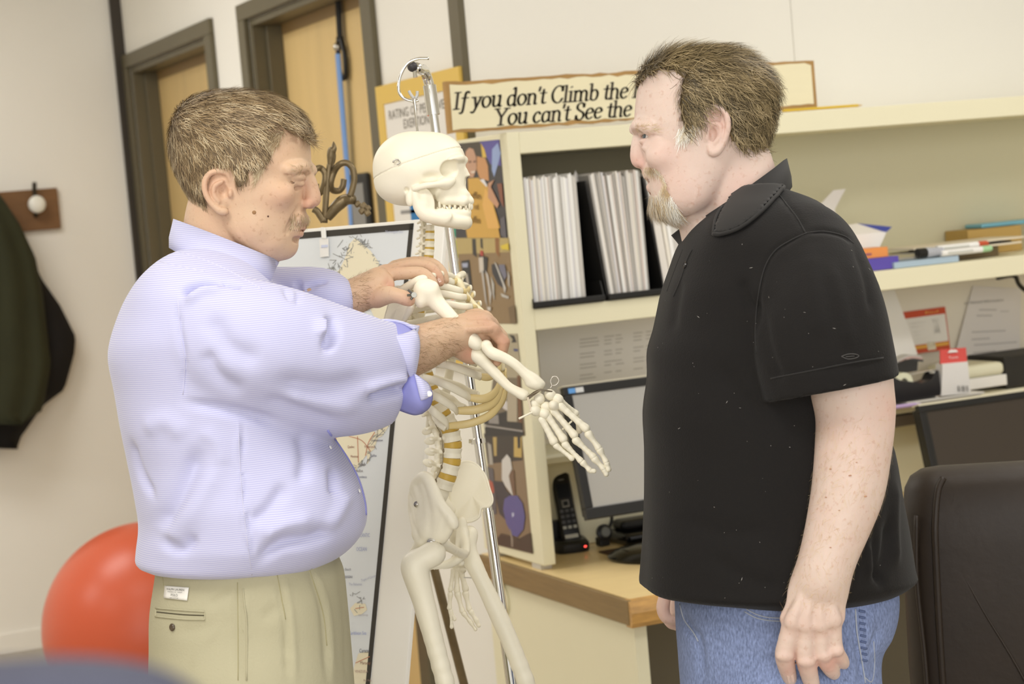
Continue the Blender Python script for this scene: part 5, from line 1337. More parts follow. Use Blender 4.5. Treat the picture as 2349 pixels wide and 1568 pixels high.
wr = lambda x, y, d=0.: cam2world(K(x, y, HDd+d))
M_brass = mat('dull_metal_strip', (150, 138, 118), .35, metal=.8)
MB().prism([wr(1209, 909, -.006), wr(1224, 898, -.012), wr(1240, 891, -.012), wr(1268, 896, -.006), wr(1266, 899, -.006), wr(1240, 896, -.012), wr(1228, 905, -.012), wr(1212, 917, -.006)], FW*.003).build('wrist_bracket', M_brass, sk)
MB().prism([wr(1208, 911, -.008), wr(1213, 910, -.008), wr(1222, 944, -.008), wr(1217, 948, -.008)], FW*.003).build('wrist_bracket', M_brass, sk)
MB().tube([wr(1190, 960, -.012), wr(1221, 945, -.008)], 2.4*U, 8).build('wrist_pin', M_bone, sk, smooth='auto')
MB().tube(catmull([wr(1262, 890, .004), wr(1266, 884, .004), wr(1263, 874, .004), wr(1268, 864, .004), wr(1277, 864, .004), wr(1282, 873, .004), wr(1276, 882, .004), wr(1267, 884, .004)], 6), 1.3*U, 6).build('wire_loop', mat('pale_wire', (206, 200, 190), .3, metal=.6), sk, smooth=True)
MB().tube([wr(1290, 985, .01), wr(1312, 965, .01)], 2.2*U, 6).build('wrist_pin', M_bone, sk, smooth='auto')
# wing nut on the shoulder
wn = cam2world(K(950, 676, AD-.046))
w0 = MB(); w0.lathe(wn, FW, [(6*U, -.004), (6*U, .008)], 12); wnut = w0.build('wing_nut', mat('dark_steel', (128, 126, 118), .3, metal=.9), sk, smooth='auto')
for dx, dy in ((-13, -11), (-15, 1), (-7, 10)):
    MB().tube([wn, wn+CR*dx*U-CU*dy*U-FW*.003], [3.4*U, 2.6*U], 8).build('wing', MATS['dark_steel'], wnut, smooth='auto')

# --- left arm hanging on the far side
bone('upper_arm_bone', [(1062, 664, .15, 19), (1058, 690, .15, 14), (1040, 800, .16, 11), (1016, 940, .17, 11), (1012, 968, .17, 15)], n=4)
bone('radius', [(1008, 985, .16, 11), (1016, 1050, .16, 8), (1030, 1150, .14, 8), (1046, 1262, .12, 12)], n=4)
bone('ulna', [(1018, 980, .175, 12), (1028, 1050, .175, 8), (1044, 1160, .155, 7.5), (1058, 1266, .135, 9)], n=4)
hd2 = .12
hand = bone('hand', [(1044, 1292, hd2, 8), (1052, 1296, hd2, 9)], label='lowered hand of the skeleton')
for cx, cy in ((1044, 1280), (1058, 1282), (1062, 1295), (1050, 1304), (1060, 1306)): bone('carpal', [(cx-2, cy, hd2, 7), (cx+2, cy, hd2, 7)], parent=hand)
for a, b, r in (((1040, 1306), (1033, 1352), 6), ((1048, 1308), (1048, 1354), 7.5), ((1057, 1307), (1068, 1350), 8)): phal(a, b, r, r, 'metacarpal', hd2)
for a, b, r in (((1033, 1362), (1031, 1394), 6.5), ((1050, 1362), (1060, 1400), 8), ((1068, 1360), (1076, 1396), 8)): phal(a, b, r, r*.85, 'phalanx', hd2)
for a, b, r in (((1033, 1400), (1043, 1420), 5), ((1034, 1402), (1036, 1438), 5), ((1064, 1406), (1078, 1424), 6.5), ((1080, 1402), (1091, 1420), 6.5)): phal(a, b, r, r*.8, 'phalanx', hd2)
for a, b, r in (((1080, 1427), (1091, 1443), 5), ((1092, 1422), (1098, 1434), 6)): phal(a, b, r, r*.8, 'phalanx', hd2)
MB().tube([cam2world(K(1064, 1324, hd2-.01)), cam2world(K(1086, 1325, hd2-.01))], 1.4*U, 6).build('hand_pin', M_steel, sk)

# --- pelvis
plate('hip_bone', [(1036, 1190, .075), (1028, 1130, .085), (1042, 1082, .095), (1062, 1060, .10), (1090, 1064, .10), (1112, 1090, .095), (1122, 1120, .085), (1129, 1145, .075), (1122, 1160, .07), (1104, 1164, .07), (1098, 1184, .07), (1082, 1194, .07), (1058, 1196, .07)], 3.4*U, -6*U, rim=3.6)
vol = Vol(K(915, 1320, -.16), K(1110, 1070, .12), .002)
C_ = lambda pts, k=6, n=4: vol.chain([K(*q[:3]) for q in pts], np.array([q[3] for q in pts])*U, k*U, n=n)
# near hip bone: rim, fan of the wing, socket, seat bone, pubic branches
C_([(944, 1150, -.035, 6), (950, 1112, -.055, 7), (966, 1094, -.075, 8), (980, 1096, -.085, 9.5), (994, 1124, -.095, 11), (1010, 1156, -.105, 10), (1032, 1184, -.11, 9.5), (1042, 1204, -.11, 9.5)], 8)
C_([(950, 1120, -.05, 5), (962, 1150, -.06, 9), (975, 1190, -.075, 16), (985, 1225, -.08, 22)], 10)
C_([(968, 1108, -.068, 7), (980, 1150, -.08, 11), (990, 1190, -.085, 16), (990, 1222, -.082, 20)], 12)
C_([(992, 1126, -.092, 8), (1004, 1165, -.098, 11), (1008, 1200, -.092, 14), (1000, 1226, -.085, 18)], 12)
for pts in ([(947, 1135, -.04, 5), (955, 1165, -.05, 8), (968, 1205, -.066, 14)], [(956, 1112, -.058, 6), (970, 1150, -.072, 9), (982, 1200, -.08, 16)], [(974, 1104, -.076, 7), (986, 1140, -.087, 9), (996, 1190, -.089, 15)], [(1000, 1140, -.097, 8), (1010, 1180, -.098, 11), (1006, 1214, -.09, 15)], [(1022, 1174, -.105, 8), (1018, 1200, -.098, 12), (1004, 1230, -.088, 15)]): C_(pts, 12)
C_([(1034, 1190, -.108, 8), (1026, 1214, -.10, 9), (1010, 1232, -.09, 13)], 10)
C_([(944, 1150, -.035, 6), (948, 1180, -.04, 8), (962, 1215, -.06, 14), (975, 1240, -.075, 20)], 8)
C_([(972, 1244, -.07, 18), (955, 1268, -.055, 14), (944, 1282, -.045, 12), (960, 1296, -.035, 10), (1005, 1300, -.02, 9), (1040, 1288, -.005, 9), (1060, 1272, .0, 9)], 6)
C_([(1004, 1240, -.085, 14), (1030, 1254, -.055, 10), (1052, 1266, -.02, 9), (1066, 1270, .0, 9)], 6)
vol.ell(K(990, 1254, -.112), np.array((25, 22, 20))*U, k=4*U, mode='sub')
# far pubic branches
C_([(1058, 1195, .065, 12), (1062, 1222, .06, 11), (1068, 1250, .035, 10), (1068, 1268, .008, 9)], 6)
C_([(1062, 1222, .06, 14), (1058, 1250, .05, 12), (1050, 1280, .035, 9), (1058, 1290, .012, 8)], 6)
# sacrum and coccyx
C_([(1008, 1130, .03, 22), (985, 1160, .03, 20), (965, 1195, .03, 14), (955, 1225, .03, 8), (962, 1240, .028, 5)], 8)
C_([(975, 1150, .06, 14), (1010, 1150, .07, 14), (1034, 1170, .075, 12)], 8)
C_([(975, 1150, .0, 12), (958, 1150, -.03, 10)], 8)
v, f = vol.mesh(); to_world_obj('pelvis', v, f, M_bone, sk)
for x, y, d, r in ((956, 1156, -.075, 5), (989, 1244, -.10, 7), (1001, 1250, -.105, 5)):
    MB().lathe(cam2world(K(x, y, d)), -FW, [(r*1.4*U, -.004), (r*1.4*U, .001), (r*.8*U, .002), (r*.7*U, .006), (0, .007)], 12).build('bolt', M_steel, sk, smooth='auto')
MB().prism([cam2world(K(*q)) for q in ((982, 1236, -.10), (1012, 1246, -.105), (1016, 1262, -.108), (986, 1256, -.104))], FW*.002).build('hip_bracket', M_brass, sk)

# --- legs
bone('thigh_bone', [(996, 1268, -.10, 25), (978, 1278, -.105, 19), (950, 1296, -.11, 22), (958, 1330, -.11, 22), (972, 1380, -.11, 19), (988, 1440, -.11, 18.5), (1020, 1560, -.11, 18), (1060, 1710, -.11, 19), (1068, 1750, -.11, 26)], n=4, k=.01, h=.0028,
     extra=[((938, 1296, -.11), (14, 22, 14), 10), ((950, 1276, -.10), (15, 14, 12), 10)])
bone('thigh_bone', [(1078, 1222, .075, 17), (1072, 1250, .07, 13), (1080, 1280, .065, 14), (1096, 1312, .06, 14), (1132, 1386, .06, 16.5), (1164, 1456, .06, 17), (1204, 1556, .06, 18), (1260, 1710, .06, 19), (1274, 1750, .06, 25)], n=4, k=.01, h=.0028)
for kx, ky, d in ((1068, 1760, -.11), (1274, 1760, .06)):
    ax_, ay = kx+30, ky+430
    bone('kneecap', [(kx+16, ky-12, d-.02, 12), (kx+18, ky-4, d-.02, 12)], h=.003)
    bone('shin_bone', [(kx, ky+10, d, 26), (kx+4, ky+50, d, 17), (kx+15, ky+230, d, 12), (ax_, ay, d, 16)], n=3, h=.003)
    bone('calf_bone', [(kx-22, ky+24, d+.01, 11), (kx-10, ky+200, d+.012, 7), (ax_-18, ay+6, d+.012, 10)], n=3, h=.003)
    bone('foot', [(ax_-40, ay+44, d, 18), (ax_, ay+24, d, 18), (ax_+60, ay+44, d, 14), (ax_+130, ay+64, d-.01, 9), (ax_+165, ay+68, d-.01, 7)], n=3, h=.003)

# ================================================================== chrome stand
st = thing('skeleton_stand', 'chrome pole stand with a hook and black knob that the skeleton hangs from', 'stand', tuple(P(1000, 800, 3.42)*np.array([1, 1, 0])))
p0 = P(985, 196, 3.44); p1 = P(1174, 1568, 3.42); dr = (p1-p0)/np.linalg.norm(p1-p0); p2 = p1+dr*((p1[2]-.05)/-dr[2])
MB().tube([p0, p0+dr*.05], .0112, 16).build('upper_collar', M_chrome, st, smooth='auto')
MB().tube([p0+dr*.04, p0+(p2-p0)*.52], .0078, 16).build('pole', M_chrome, st, smooth='auto')
MB().tube([p0+(p2-p0)*.40, p2], .0094, 16).build('lower_pole', M_chrome, st, smooth='auto')
pj = P(1092, 1012, 3.43); pj = p0+dr*((pj-p0)@dr)
MB().tube([pj-dr*.004, pj+dr*.004], .0125, 16).build('pole_collar', M_chrome, st, smooth='auto')
MB().tube([pj, pj-CR*.016], .0035, 8).build('set_screw', M_chrome, st, smooth='auto')
tp_ = P(966, 160, 3.36)
MB().tube(catmull([p0, P(978, 172, 3.43), P(972, 160, 3.39), tp_, P(955, 155, 3.33)], 6), .0085, 14).build('top_bend', M_chrome, st, smooth=True)
MB().ball(P(946, 153, 3.30), 12.*3.3/F, 12).build('knob', mat('black_knob', (58, 55, 56), .45), st, smooth=True)
MB().tube([P(950, 160, 3.30), P(953, 178, 3.30)], [.0028, .0036], 10).build('thumb_screw', M_chrome, st, smooth='auto')
hk = [(984, 134), (958, 135), (935, 146), (919, 172), (914, 200), (919, 218), (932, 228), (948, 232), (960, 230)]
MB().tube(catmull([P(x, y, 3.24) for x, y in hk], 6), 3.4*3.24/F, 12).build('hook', M_chrome, st, smooth=True)
M_clearp = mat('smoky_plastic', (186, 184, 180), .25)
for pts in ([(950, 226), (942, 216), (938, 208)], [(953, 226), (957, 218), (957, 209)]):
    MB().tube(catmull([P(x, y, 3.235) for x, y in pts], 4), 3.6*3.24/F, 8).build('hook_wing', M_clearp, st, smooth=True)
MB().tube([P(950, 228, 3.2), cam2world(sp3(958, 306)@Rk.T+skc)-Z_*.004], 2.7*3.2/F, 10).build('hanger_rod', M_chrome, sk, smooth='auto')
MB().tube([P(950, 231, 3.2), P(951, 238, 3.2)], 4*3.2/F, 10).build('hanger_nut', M_steel, sk, smooth='auto')
for k in range(5):
    a = 2*math.pi*k/5+.5; e_ = np.array([math.cos(a)*.30, math.sin(a)*.30, 0])
    lg_ = MB().tube([p2+Z_*.03, (p2+e_)*np.array([1, 1, 0])+Z_*.065], [.016, .012], 10).build('base_leg', M_chrome, st, smooth='auto')
    w_ = (p2+e_)*np.array([1, 1, 0]); MB().lathe(w_+(-.012, 0, .029), (1, 0, 0), [(.028, 0), (.028, .024)], 16).build('castor', M_black, lg_, smooth='auto')
MB().tube([p2+dr*.03, p2-dr*.05], .02, 14).build('hub', M_chrome, st, smooth='auto')
# ================================================================== people
from mathutils.bvhtree import BVHTree
def skin_mat(name, rgb, pink, freckle, amt):
    m = mat(name, rgb, .48, spec=.35, bump=(110, .35))
    nt = m.node_tree; b = nt.nodes['Principled BSDF']
    at = nt.nodes.new('ShaderNodeAttribute'); at.attribute_name = 'tint'
    tc = nt.nodes.new('ShaderNodeTexCoord')
    n = nt.nodes.new('ShaderNodeTexNoise'); n.inputs['Scale'].default_value = 22; n.inputs['Detail'].default_value = 3
    n2 = nt.nodes.new('ShaderNodeTexNoise'); n2.inputs['Scale'].default_value = 150; n2.inputs['Detail'].default_value = 2
    nt.links.new(tc.outputs['Object'], n.inputs['Vector']); nt.links.new(tc.outputs['Object'], n2.inputs['Vector'])
    ad = nt.nodes.new('ShaderNodeMath'); ad.operation = 'MULTIPLY_ADD'; ad.inputs[1].default_value = .5; ad.use_clamp = True
    sb_ = nt.nodes.new('ShaderNodeMath'); sb_.operation = 'SUBTRACT'; sb_.inputs[1].default_value = .42
    nt.links.new(n.outputs[0], sb_.inputs[0]); nt.links.new(sb_.outputs[0], ad.inputs[0]); nt.links.new(at.outputs['Fac'], ad.inputs[2])
    mx = nt.nodes.new('ShaderNodeMix'); mx.data_type = 'RGBA'
    mx.inputs[6].default_value = lin(rgb)+(1,); mx.inputs[7].default_value = lin(pink)+(1,)
    nt.links.new(ad.outputs[0], mx.inputs[0])
    rp = nt.nodes.new('ShaderNodeMapRange'); rp.inputs[1].default_value = .60; rp.inputs[2].default_value = .72; rp.inputs[4].default_value = amt
    nt.links.new(n2.outputs[0], rp.inputs[0])
    mf = nt.nodes.new('ShaderNodeMix'); mf.data_type = 'RGBA'; mf.inputs[7].default_value = lin(freckle)+(1,)
    nt.links.new(rp.outputs[0], mf.inputs[0]); nt.links.new(mx.outputs[2], mf.inputs[6]); nt.links.new(mf.outputs[2], b.inputs['Base Color'])
    b.inputs['Subsurface Weight'].default_value = .12; b.inputs['Subsurface Radius'].default_value = (.010, .004, .002); b.inputs['Subsurface Scale'].default_value = 1.
    return m
def rows_fn(rows, n=2.2):
    """solid of stacked ovals: rows (y, x_back, x_front, z_mid, half_z[, x_mid]) sorted by y, metres"""
    R = np.array(rows, float); R = R[np.argsort(R[:, 0])]
    def f(x, y, z):
        yy = y.ravel()
        xb, xf, zm, b, xm = (np.interp(yy, R[:, 0], R[:, i]).reshape(y.shape) for i in (1, 2, 3, 4, 5))
        lo, hi = np.minimum(xb, xf), np.maximum(xb, xf)
        a = np.where(x > xm, np.maximum(hi-xm, 1e-4), np.maximum(xm-lo, 1e-4))
        q = ((np.abs(x-xm)/a)**n+(np.abs(z-zm)/b)**n)**(1/n)
        d = (q-1)*np.minimum(a, b)
        return np.maximum(d, np.maximum(y-R[-1, 0], R[0, 0]-y))
    return f
def smooth_rows(rows, n=4):
    R = np.array(rows, float); return catmull(R, n)
def poly_sd(poly, X, Y):
    """signed distance to a polygon on broadcastable X (n,1) Y (1,m)"""
    p = np.array(poly, float); d = np.full(np.broadcast(X, Y).shape, 1e9); ins = np.zeros(d.shape, bool)
    for a, b in zip(p, np.roll(p, -1, 0)):
        e = b-a; t = np.clip(((X-a[0])*e[0]+(Y-a[1])*e[1])/(e@e), 0, 1)
        d = np.minimum(d, (X-a[0]-e[0]*t)**2+(Y-a[1]-e[1]*t)**2)
        c = ((a[1] > Y) != (b[1] > Y)) & (X < (b[0]-a[0])*(Y-a[1])/((b[1]-a[1]) if b[1] != a[1] else 1e-9)+a[0])
        ins ^= c
    d = np.sqrt(d); return np.where(ins, -d, d)
def vnormals(v, q):
    n = np.zeros_like(v); fn = np.cross(v[q[:, 2]]-v[q[:, 0]], v[q[:, 3]]-v[q[:, 1]])
    for i in range(4): np.add.at(n, q[:, i], fn)
    return n/(np.linalg.norm(n, axis=1)[:, None]+1e-12)
def pix(v):
    return np.stack([v[:, 0]/v[:, 2]*F+W/2, H/2-v[:, 1]/v[:, 2]*F], 1)
def fold(v, q, folds, U):
    """cloth folds: push the surface along its normal near a fold line drawn on the visible side"""
    n = vnormals(v, q)
    if (n*(v-v.mean(0))).sum() < 0: n = -n
    p = pix(v); vis = np.clip(-(n*v).sum(1)/np.linalg.norm(v, axis=1)*3, 0, 1)
    disp = np.zeros(len(v))
    for line, amp, wid in folds:
        l = catmull(line, 6) if len(line) > 2 else np.linspace(line[0], line[1], 8)
        L = len(l); best = np.full(len(v), 1e9); tt = np.zeros(len(v))
        for i in range(L-1):
            e = l[i+1]-l[i]; t = np.clip(((p-l[i])@e)/(e@e+1e-9), 0, 1); d = np.linalg.norm(p-l[i]-t[:, None]*e, axis=1)
            m = d < best; best[m] = d[m]; tt[m] = (i+t[m])/(L-1)
        fade = np.clip(np.minimum(tt, 1-tt)*5+.15, 0, 1)
        disp += amp*1e-3*np.exp(-(best/wid)**2)*fade
    return v+n*(disp*vis)[:, None]
def wrinkle(v, amp, sc_, seed=0, st=(1, 1, 1)):
    """low cloth unevenness from a few random waves"""
    r = np.random.default_rng(seed); o = np.zeros(len(v))
    for i in range(9):
        d = r.normal(0, 1, 3)*st; d /= np.linalg.norm(d); o += np.sin(v@d*sc_*(.6+1.2*r.random())+r.random()*7)
    return o/3*amp
class Person:
    def __init__(s, D0, label, root):
        s.K, s.U = Kf(D0); s.D0 = D0
        s.o = thing('person', label, 'person', tuple(root)); s.sv = []; s.sq = []; s.tint = []; s.n = 0
    def skin(s, v, q, tint=None):
        s.sv.append(v); s.sq.append(q+s.n); s.n += len(v); s.tint.append(np.zeros(len(v)) if tint is None else tint)
    def finish(s, m):
        v = np.concatenate(s.sv); q = np.concatenate(s.sq)
        o = to_world_obj('body', v, q, m, s.o)
        a = o.data.attributes.new('tint', 'FLOAT', 'POINT'); a.data.foreach_set('value', np.concatenate(s.tint).astype(np.float32))
        return o
    def chain(s, vol, pts, k=8, n=3, mode='add'):
        vol.chain([s.K(*p[:3]) for p in pts], np.array([p[3] for p in pts])*s.U, k*s.U, n=n, mode=mode)
    def vol(s, lo, hi, h):
        """box from pixel corners (px, py, d)"""
        a = np.array([s.K(px, py, d) for px in (lo[0], hi[0]) for py in (lo[1], hi[1]) for d in (lo[2], hi[2])])
        return Vol(a.min(0), a.max(0), h)
    def rows(s, rows, sm=3):
        """rows (py, px_left, px_right, d_mid, half depth) -> oval stack in the camera frame"""
        U = s.U; out = []
        for py, l, r, d, b in rows:
            out.append((-(py-H/2)*U, (l-W/2)*U, (r-W/2)*U, s.D0+d, b, ((l+r)/2-W/2)*U))
        return smooth_rows(out, sm) if sm else np.array(out)
def tints(v, lst):
    t = np.zeros(len(v))
    for c, r, w in lst:
        t += w*np.exp(-((v-np.asarray(c))**2).sum(1)/(r*r))
    return np.clip(t, 0, 1)
def bvh_of(v, q): return BVHTree.FromPolygons([Vector(x) for x in cam2world(v)], [tuple(int(i) for i in f) for f in q])
def hit(bv, px, py):
    r = ray(px, py); h = bv.ray_cast(Vector(CAM), Vector(r))
    if h[0] is None: return None, None
    n = np.array(h[1]); n = n if n@r < 0 else -n
    return np.array(h[0]), n
def seam(bv, pts, r, name, m, parent, lift=.0, n=6, closed=False):
    p = catmull(pts, n) if len(pts) > 2 else np.linspace(pts[0], pts[1], 10); w = []
    for x, y in p:
        h, nn = hit(bv, x, y)
        if h is not None: w.append(h+nn*lift)
    if len(w) > 2: return MB().tube(w, r, 6).build(name, m, parent, smooth=True)
def decal(bv, poly, m, name, parent, lift=.0012, th=.0008):
    w = []; nn = np.zeros(3)
    for x, y in poly:
        h, n = hit(bv, x, y)
        if h is None: return None
        w.append(h+n*lift); nn += n
    nn /= np.linalg.norm(nn)
    return MB().prism(w, nn*th).build(name, m, parent)
def surface_patch(v, q, poly, lift, m, name, parent, thick=.002):
    """second layer of cloth lying on the part of a surface inside a pixel outline"""
    n = vnormals(v, q)
    if (n*(v-v.mean(0))).sum() < 0: n = -n
    p = pix(v); pl = np.array(poly, float); ins = np.zeros(len(v), bool)
    for a, b in zip(pl, np.roll(pl, -1, 0)):
        ins ^= ((a[1] > p[:, 1]) != (b[1] > p[:, 1])) & (p[:, 0] < (b[0]-a[0])*(p[:, 1]-a[1])/((b[1]-a[1]) or 1e-9)+a[0])
    ins &= (n*v).sum(1) < .05
    f = q[ins[q].all(1)]
    if not len(f): return None
    ids, inv = np.unique(f, return_inverse=True)
    o = to_world_obj(name, v[ids]+n[ids]*lift, inv.reshape(f.shape), m, parent)
    md = o.modifiers.new('thick', 'SOLIDIFY'); md.thickness = thick; return o
def decal_grid(bv, c4, m, name, parent, lift=.0015, nx=7, ny=5):
    c = np.array(c4, float); V = []
    for j in range(ny+1):
        for i in range(nx+1):
            u, w = i/nx, j/ny; p = (c[0]*(1-u)+c[1]*u)*(1-w)+(c[3]*(1-u)+c[2]*u)*w
            h, n = hit(bv, *p); V.append(h+n*lift)
    f = [(j*(nx+1)+i, j*(nx+1)+i+1, (j+1)*(nx+1)+i+1, (j+1)*(nx+1)+i) for j in range(ny) for i in range(nx)]
    o = MB().add(V, f).build(name, m, parent, smooth=True); md = o.modifiers.new('thick', 'SOLIDIFY'); md.thickness = .0008; return o
def strands(name, v, q, N, dirf, length, width, mats, parent, lift=.0006, segs=4, seed=1, wave=.15, droop=0., mask=None, curl=.0, label=None):
    """short hairs as thin ribbons growing from a surface (camera frame)"""
    r = np.random.default_rng(seed)
    tri = np.concatenate([q[:, [0, 1, 2]], q[:, [0, 2, 3]]])
    c3 = v[tri].mean(1)
    if mask is not None: tri = tri[mask(c3)]
    a = np.linalg.norm(np.cross(v[tri[:, 1]]-v[tri[:, 0]], v[tri[:, 2]]-v[tri[:, 0]]), axis=1); 
    ti = tri[r.choice(len(tri), N, p=a/a.sum())]
    b = r.random((N, 2)); f = b.sum(1) > 1; b[f] = 1-b[f]
    p = v[ti[:, 0]]+(v[ti[:, 1]]-v[ti[:, 0]])*b[:, :1]+(v[ti[:, 2]]-v[ti[:, 0]])*b[:, 1:]
    vn = vnormals(v, q)
    if (vn*(v-v.mean(0))).sum() < 0: vn = -vn
    n = vn[ti[:, 0]]
    d = dirf(p, n)+r.normal(0, wave, (N, 3)); d -= n*(d*n).sum(1)[:, None]; d /= np.linalg.norm(d, axis=1)[:, None]+1e-9
    s = np.cross(d, n); L = (length(p) if callable(length) else length)*r.uniform(.65, 1.25, N)
    ph = r.uniform(0, 6.28, N); V = np.zeros((N, segs+1, 2, 3))
    for k in range(segs+1):
        t = k/segs
        c = p+d*(L*t)[:, None]+n*(lift+(np.sin(t*1.9)*.16*L if not droop else np.sin(t*2.6)*.18*L-droop*L*t*t))[:, None]+s*(curl*L*np.sin(t*4+ph))[:, None]
        w = width*(1-.75*t)*.5
        V[:, k, 0] = c-s*w; V[:, k, 1] = c+s*w
    base = np.arange(N)[:, None]*(2*(segs+1))
    fs = [np.concatenate([base+2*k, base+2*k+1, base+2*k+3, base+2*k+2], 1) for k in range(segs)]
    fc = np.stack(fs, 1).reshape(-1, 4)
    # tone varies in clumps over the head as well as strand by strand
    cl = np.sin(p[:, 0]*160+3*np.sin(p[:, 1]*90))+np.sin(p[:, 1]*140+2*np.sin(p[:, 2]*120))
    mi = np.clip(np.round((cl*.22+r.normal(0, .32, N)+.5)*(len(mats)-1)), 0, len(mats)-1).astype(int)
    o = link_mesh(name, cam2world(V.reshape(-1, 3)), fc, mats, parent, np.repeat(mi, segs), True, label=label)
    o['kind'] = 'stuff'; return o

def build_head(pn, sgn, px0, py0, d0, yaw, rows, feats, ear, hairpoly, hair_off, tlist, h=.0016, roll=0.):
    """pn: Person; sgn +1 faces image right, -1 left; everything in profile pixels around (px0, py0)"""
    U = pn.U
    C = lambda px, py, z=0.: np.array([sgn*(px-px0)*U, -(py-py0)*U, z*U])
    R_ = roty(yaw); c0 = pn.K(px0, py0, d0)
    S_ = np.diag([sgn, 1., 1.])
    def out(v): return (v@R_.T)*np.array([sgn, 1, 1])+c0
    rr_ = smooth_rows([(-(y-py0)*U, sgn*(xb-px0)*U, sgn*(xf-px0)*U, 0., w*U, sgn*(xm-px0)*U) for y, xb, xf, xm, w in rows], 5)
    lo = np.array([rr_[:, 1:3].min()-.03, rr_[:, 0].min()-.12, -.115]); hi = np.array([rr_[:, 1:3].max()+.05, rr_[:, 0].max()+.02, .115])
    vol = Vol(lo, hi, h)
    f = rows_fn(rr_, 2.25)
    vol.op((lo[0], rr_[:, 0].min(), -.1), (hi[0], rr_[:, 0].max(), .1), f, 0)
    for ft in feats:
        kind, mode, k = ft[0], ft[1], ft[2]*U
        if kind == 'e': vol.ell(C(*ft[3]), np.array(ft[4])*U, ft[5] if len(ft) > 5 else None, k, mode)
        else: vol.chain([C(*p[:3]) for p in ft[3]], np.array([p[3] for p in ft[3]])*U, k, mode, n=3 if len(ft[3]) > 2 else 0)
    ear(vol, C, U)
    v, q = vol.mesh()
    tn = tints(v, [(C(*c), r*U, w) for c, r, w in tlist])
    q2 = q if sgn > 0 else q[:, ::-1]
    pn.skin(out(v), q2, tn)
    # hair cap
    hv = Vol(lo-.015, hi+.015, .0022)
    def fo(x, y, z):
        return f(x, y, z)-hair_off*U
    R2 = rr_.copy()
    fh = rows_fn(np.column_stack([rr_[:, 0]+hair_off*U*(np.linspace(0, 1, len(rr_)) if rr_[-1, 0] > rr_[0, 0] else np.linspace(1, 0, len(rr_))), rr_[:, 1]-hair_off*U, rr_[:, 2]+hair_off*U, rr_[:, 3], rr_[:, 4]+hair_off*U, rr_[:, 5]]), 2.2)
    hv.op(hv.lo, hv.lo+hv.h*(hv.n-1), fh, 0)
    P2 = [C(*p)[:2] for p in hairpoly]
    X = hv.ax[0][:, None]; Y = hv.ax[1][None, :]
    sd = poly_sd(P2, X, Y)[:, :, None]
    nz = .0016*np.sin(hv.ax[2]*310)[None, None, :]+.0014*np.sin(X*330+Y*270)[:, :, None]
    g = (sd+nz).astype(np.float32)
    k = .006; hh = np.clip(.5-.5*(hv.F-g)/k, 0, 1); hv.F = (hv.F*(1-hh)+g*hh+k*hh*(1-hh)).astype(np.float32) if False else np.maximum(hv.F, g)
    wv, wq = hv.mesh()
    wv = wv+vnormals(wv, wq)*0
    return out, C, (out(wv), wq if sgn > 0 else wq[:, ::-1])
def tree_dir(*t):
    return np.array(t, float)/np.linalg.norm(t)
def eye(pn, out, C, px, py, z, r, label, look, sgn, iris):
    c = out(C(px, py, z)[None])[0]; w = cam2world(c)
    o = MB().ball(w, r*pn.U, 12).build('eye', mat('eye_white', (236, 228, 222), .15), pn.o, smooth=True)
    d = cam2world(out((C(px, py, z)+np.array(look)*r*pn.U)[None])[0])-w; d /= np.linalg.norm(d)
    MB().lathe(w+d*r*pn.U*.86, d, [(r*pn.U*.48, 0), (r*pn.U*.44, r*pn.U*.09), (0, r*pn.U*.15)], 16, cap=False).build('iris', mat('iris_'+iris[0], iris[1], .1), o, smooth=True)
    return o
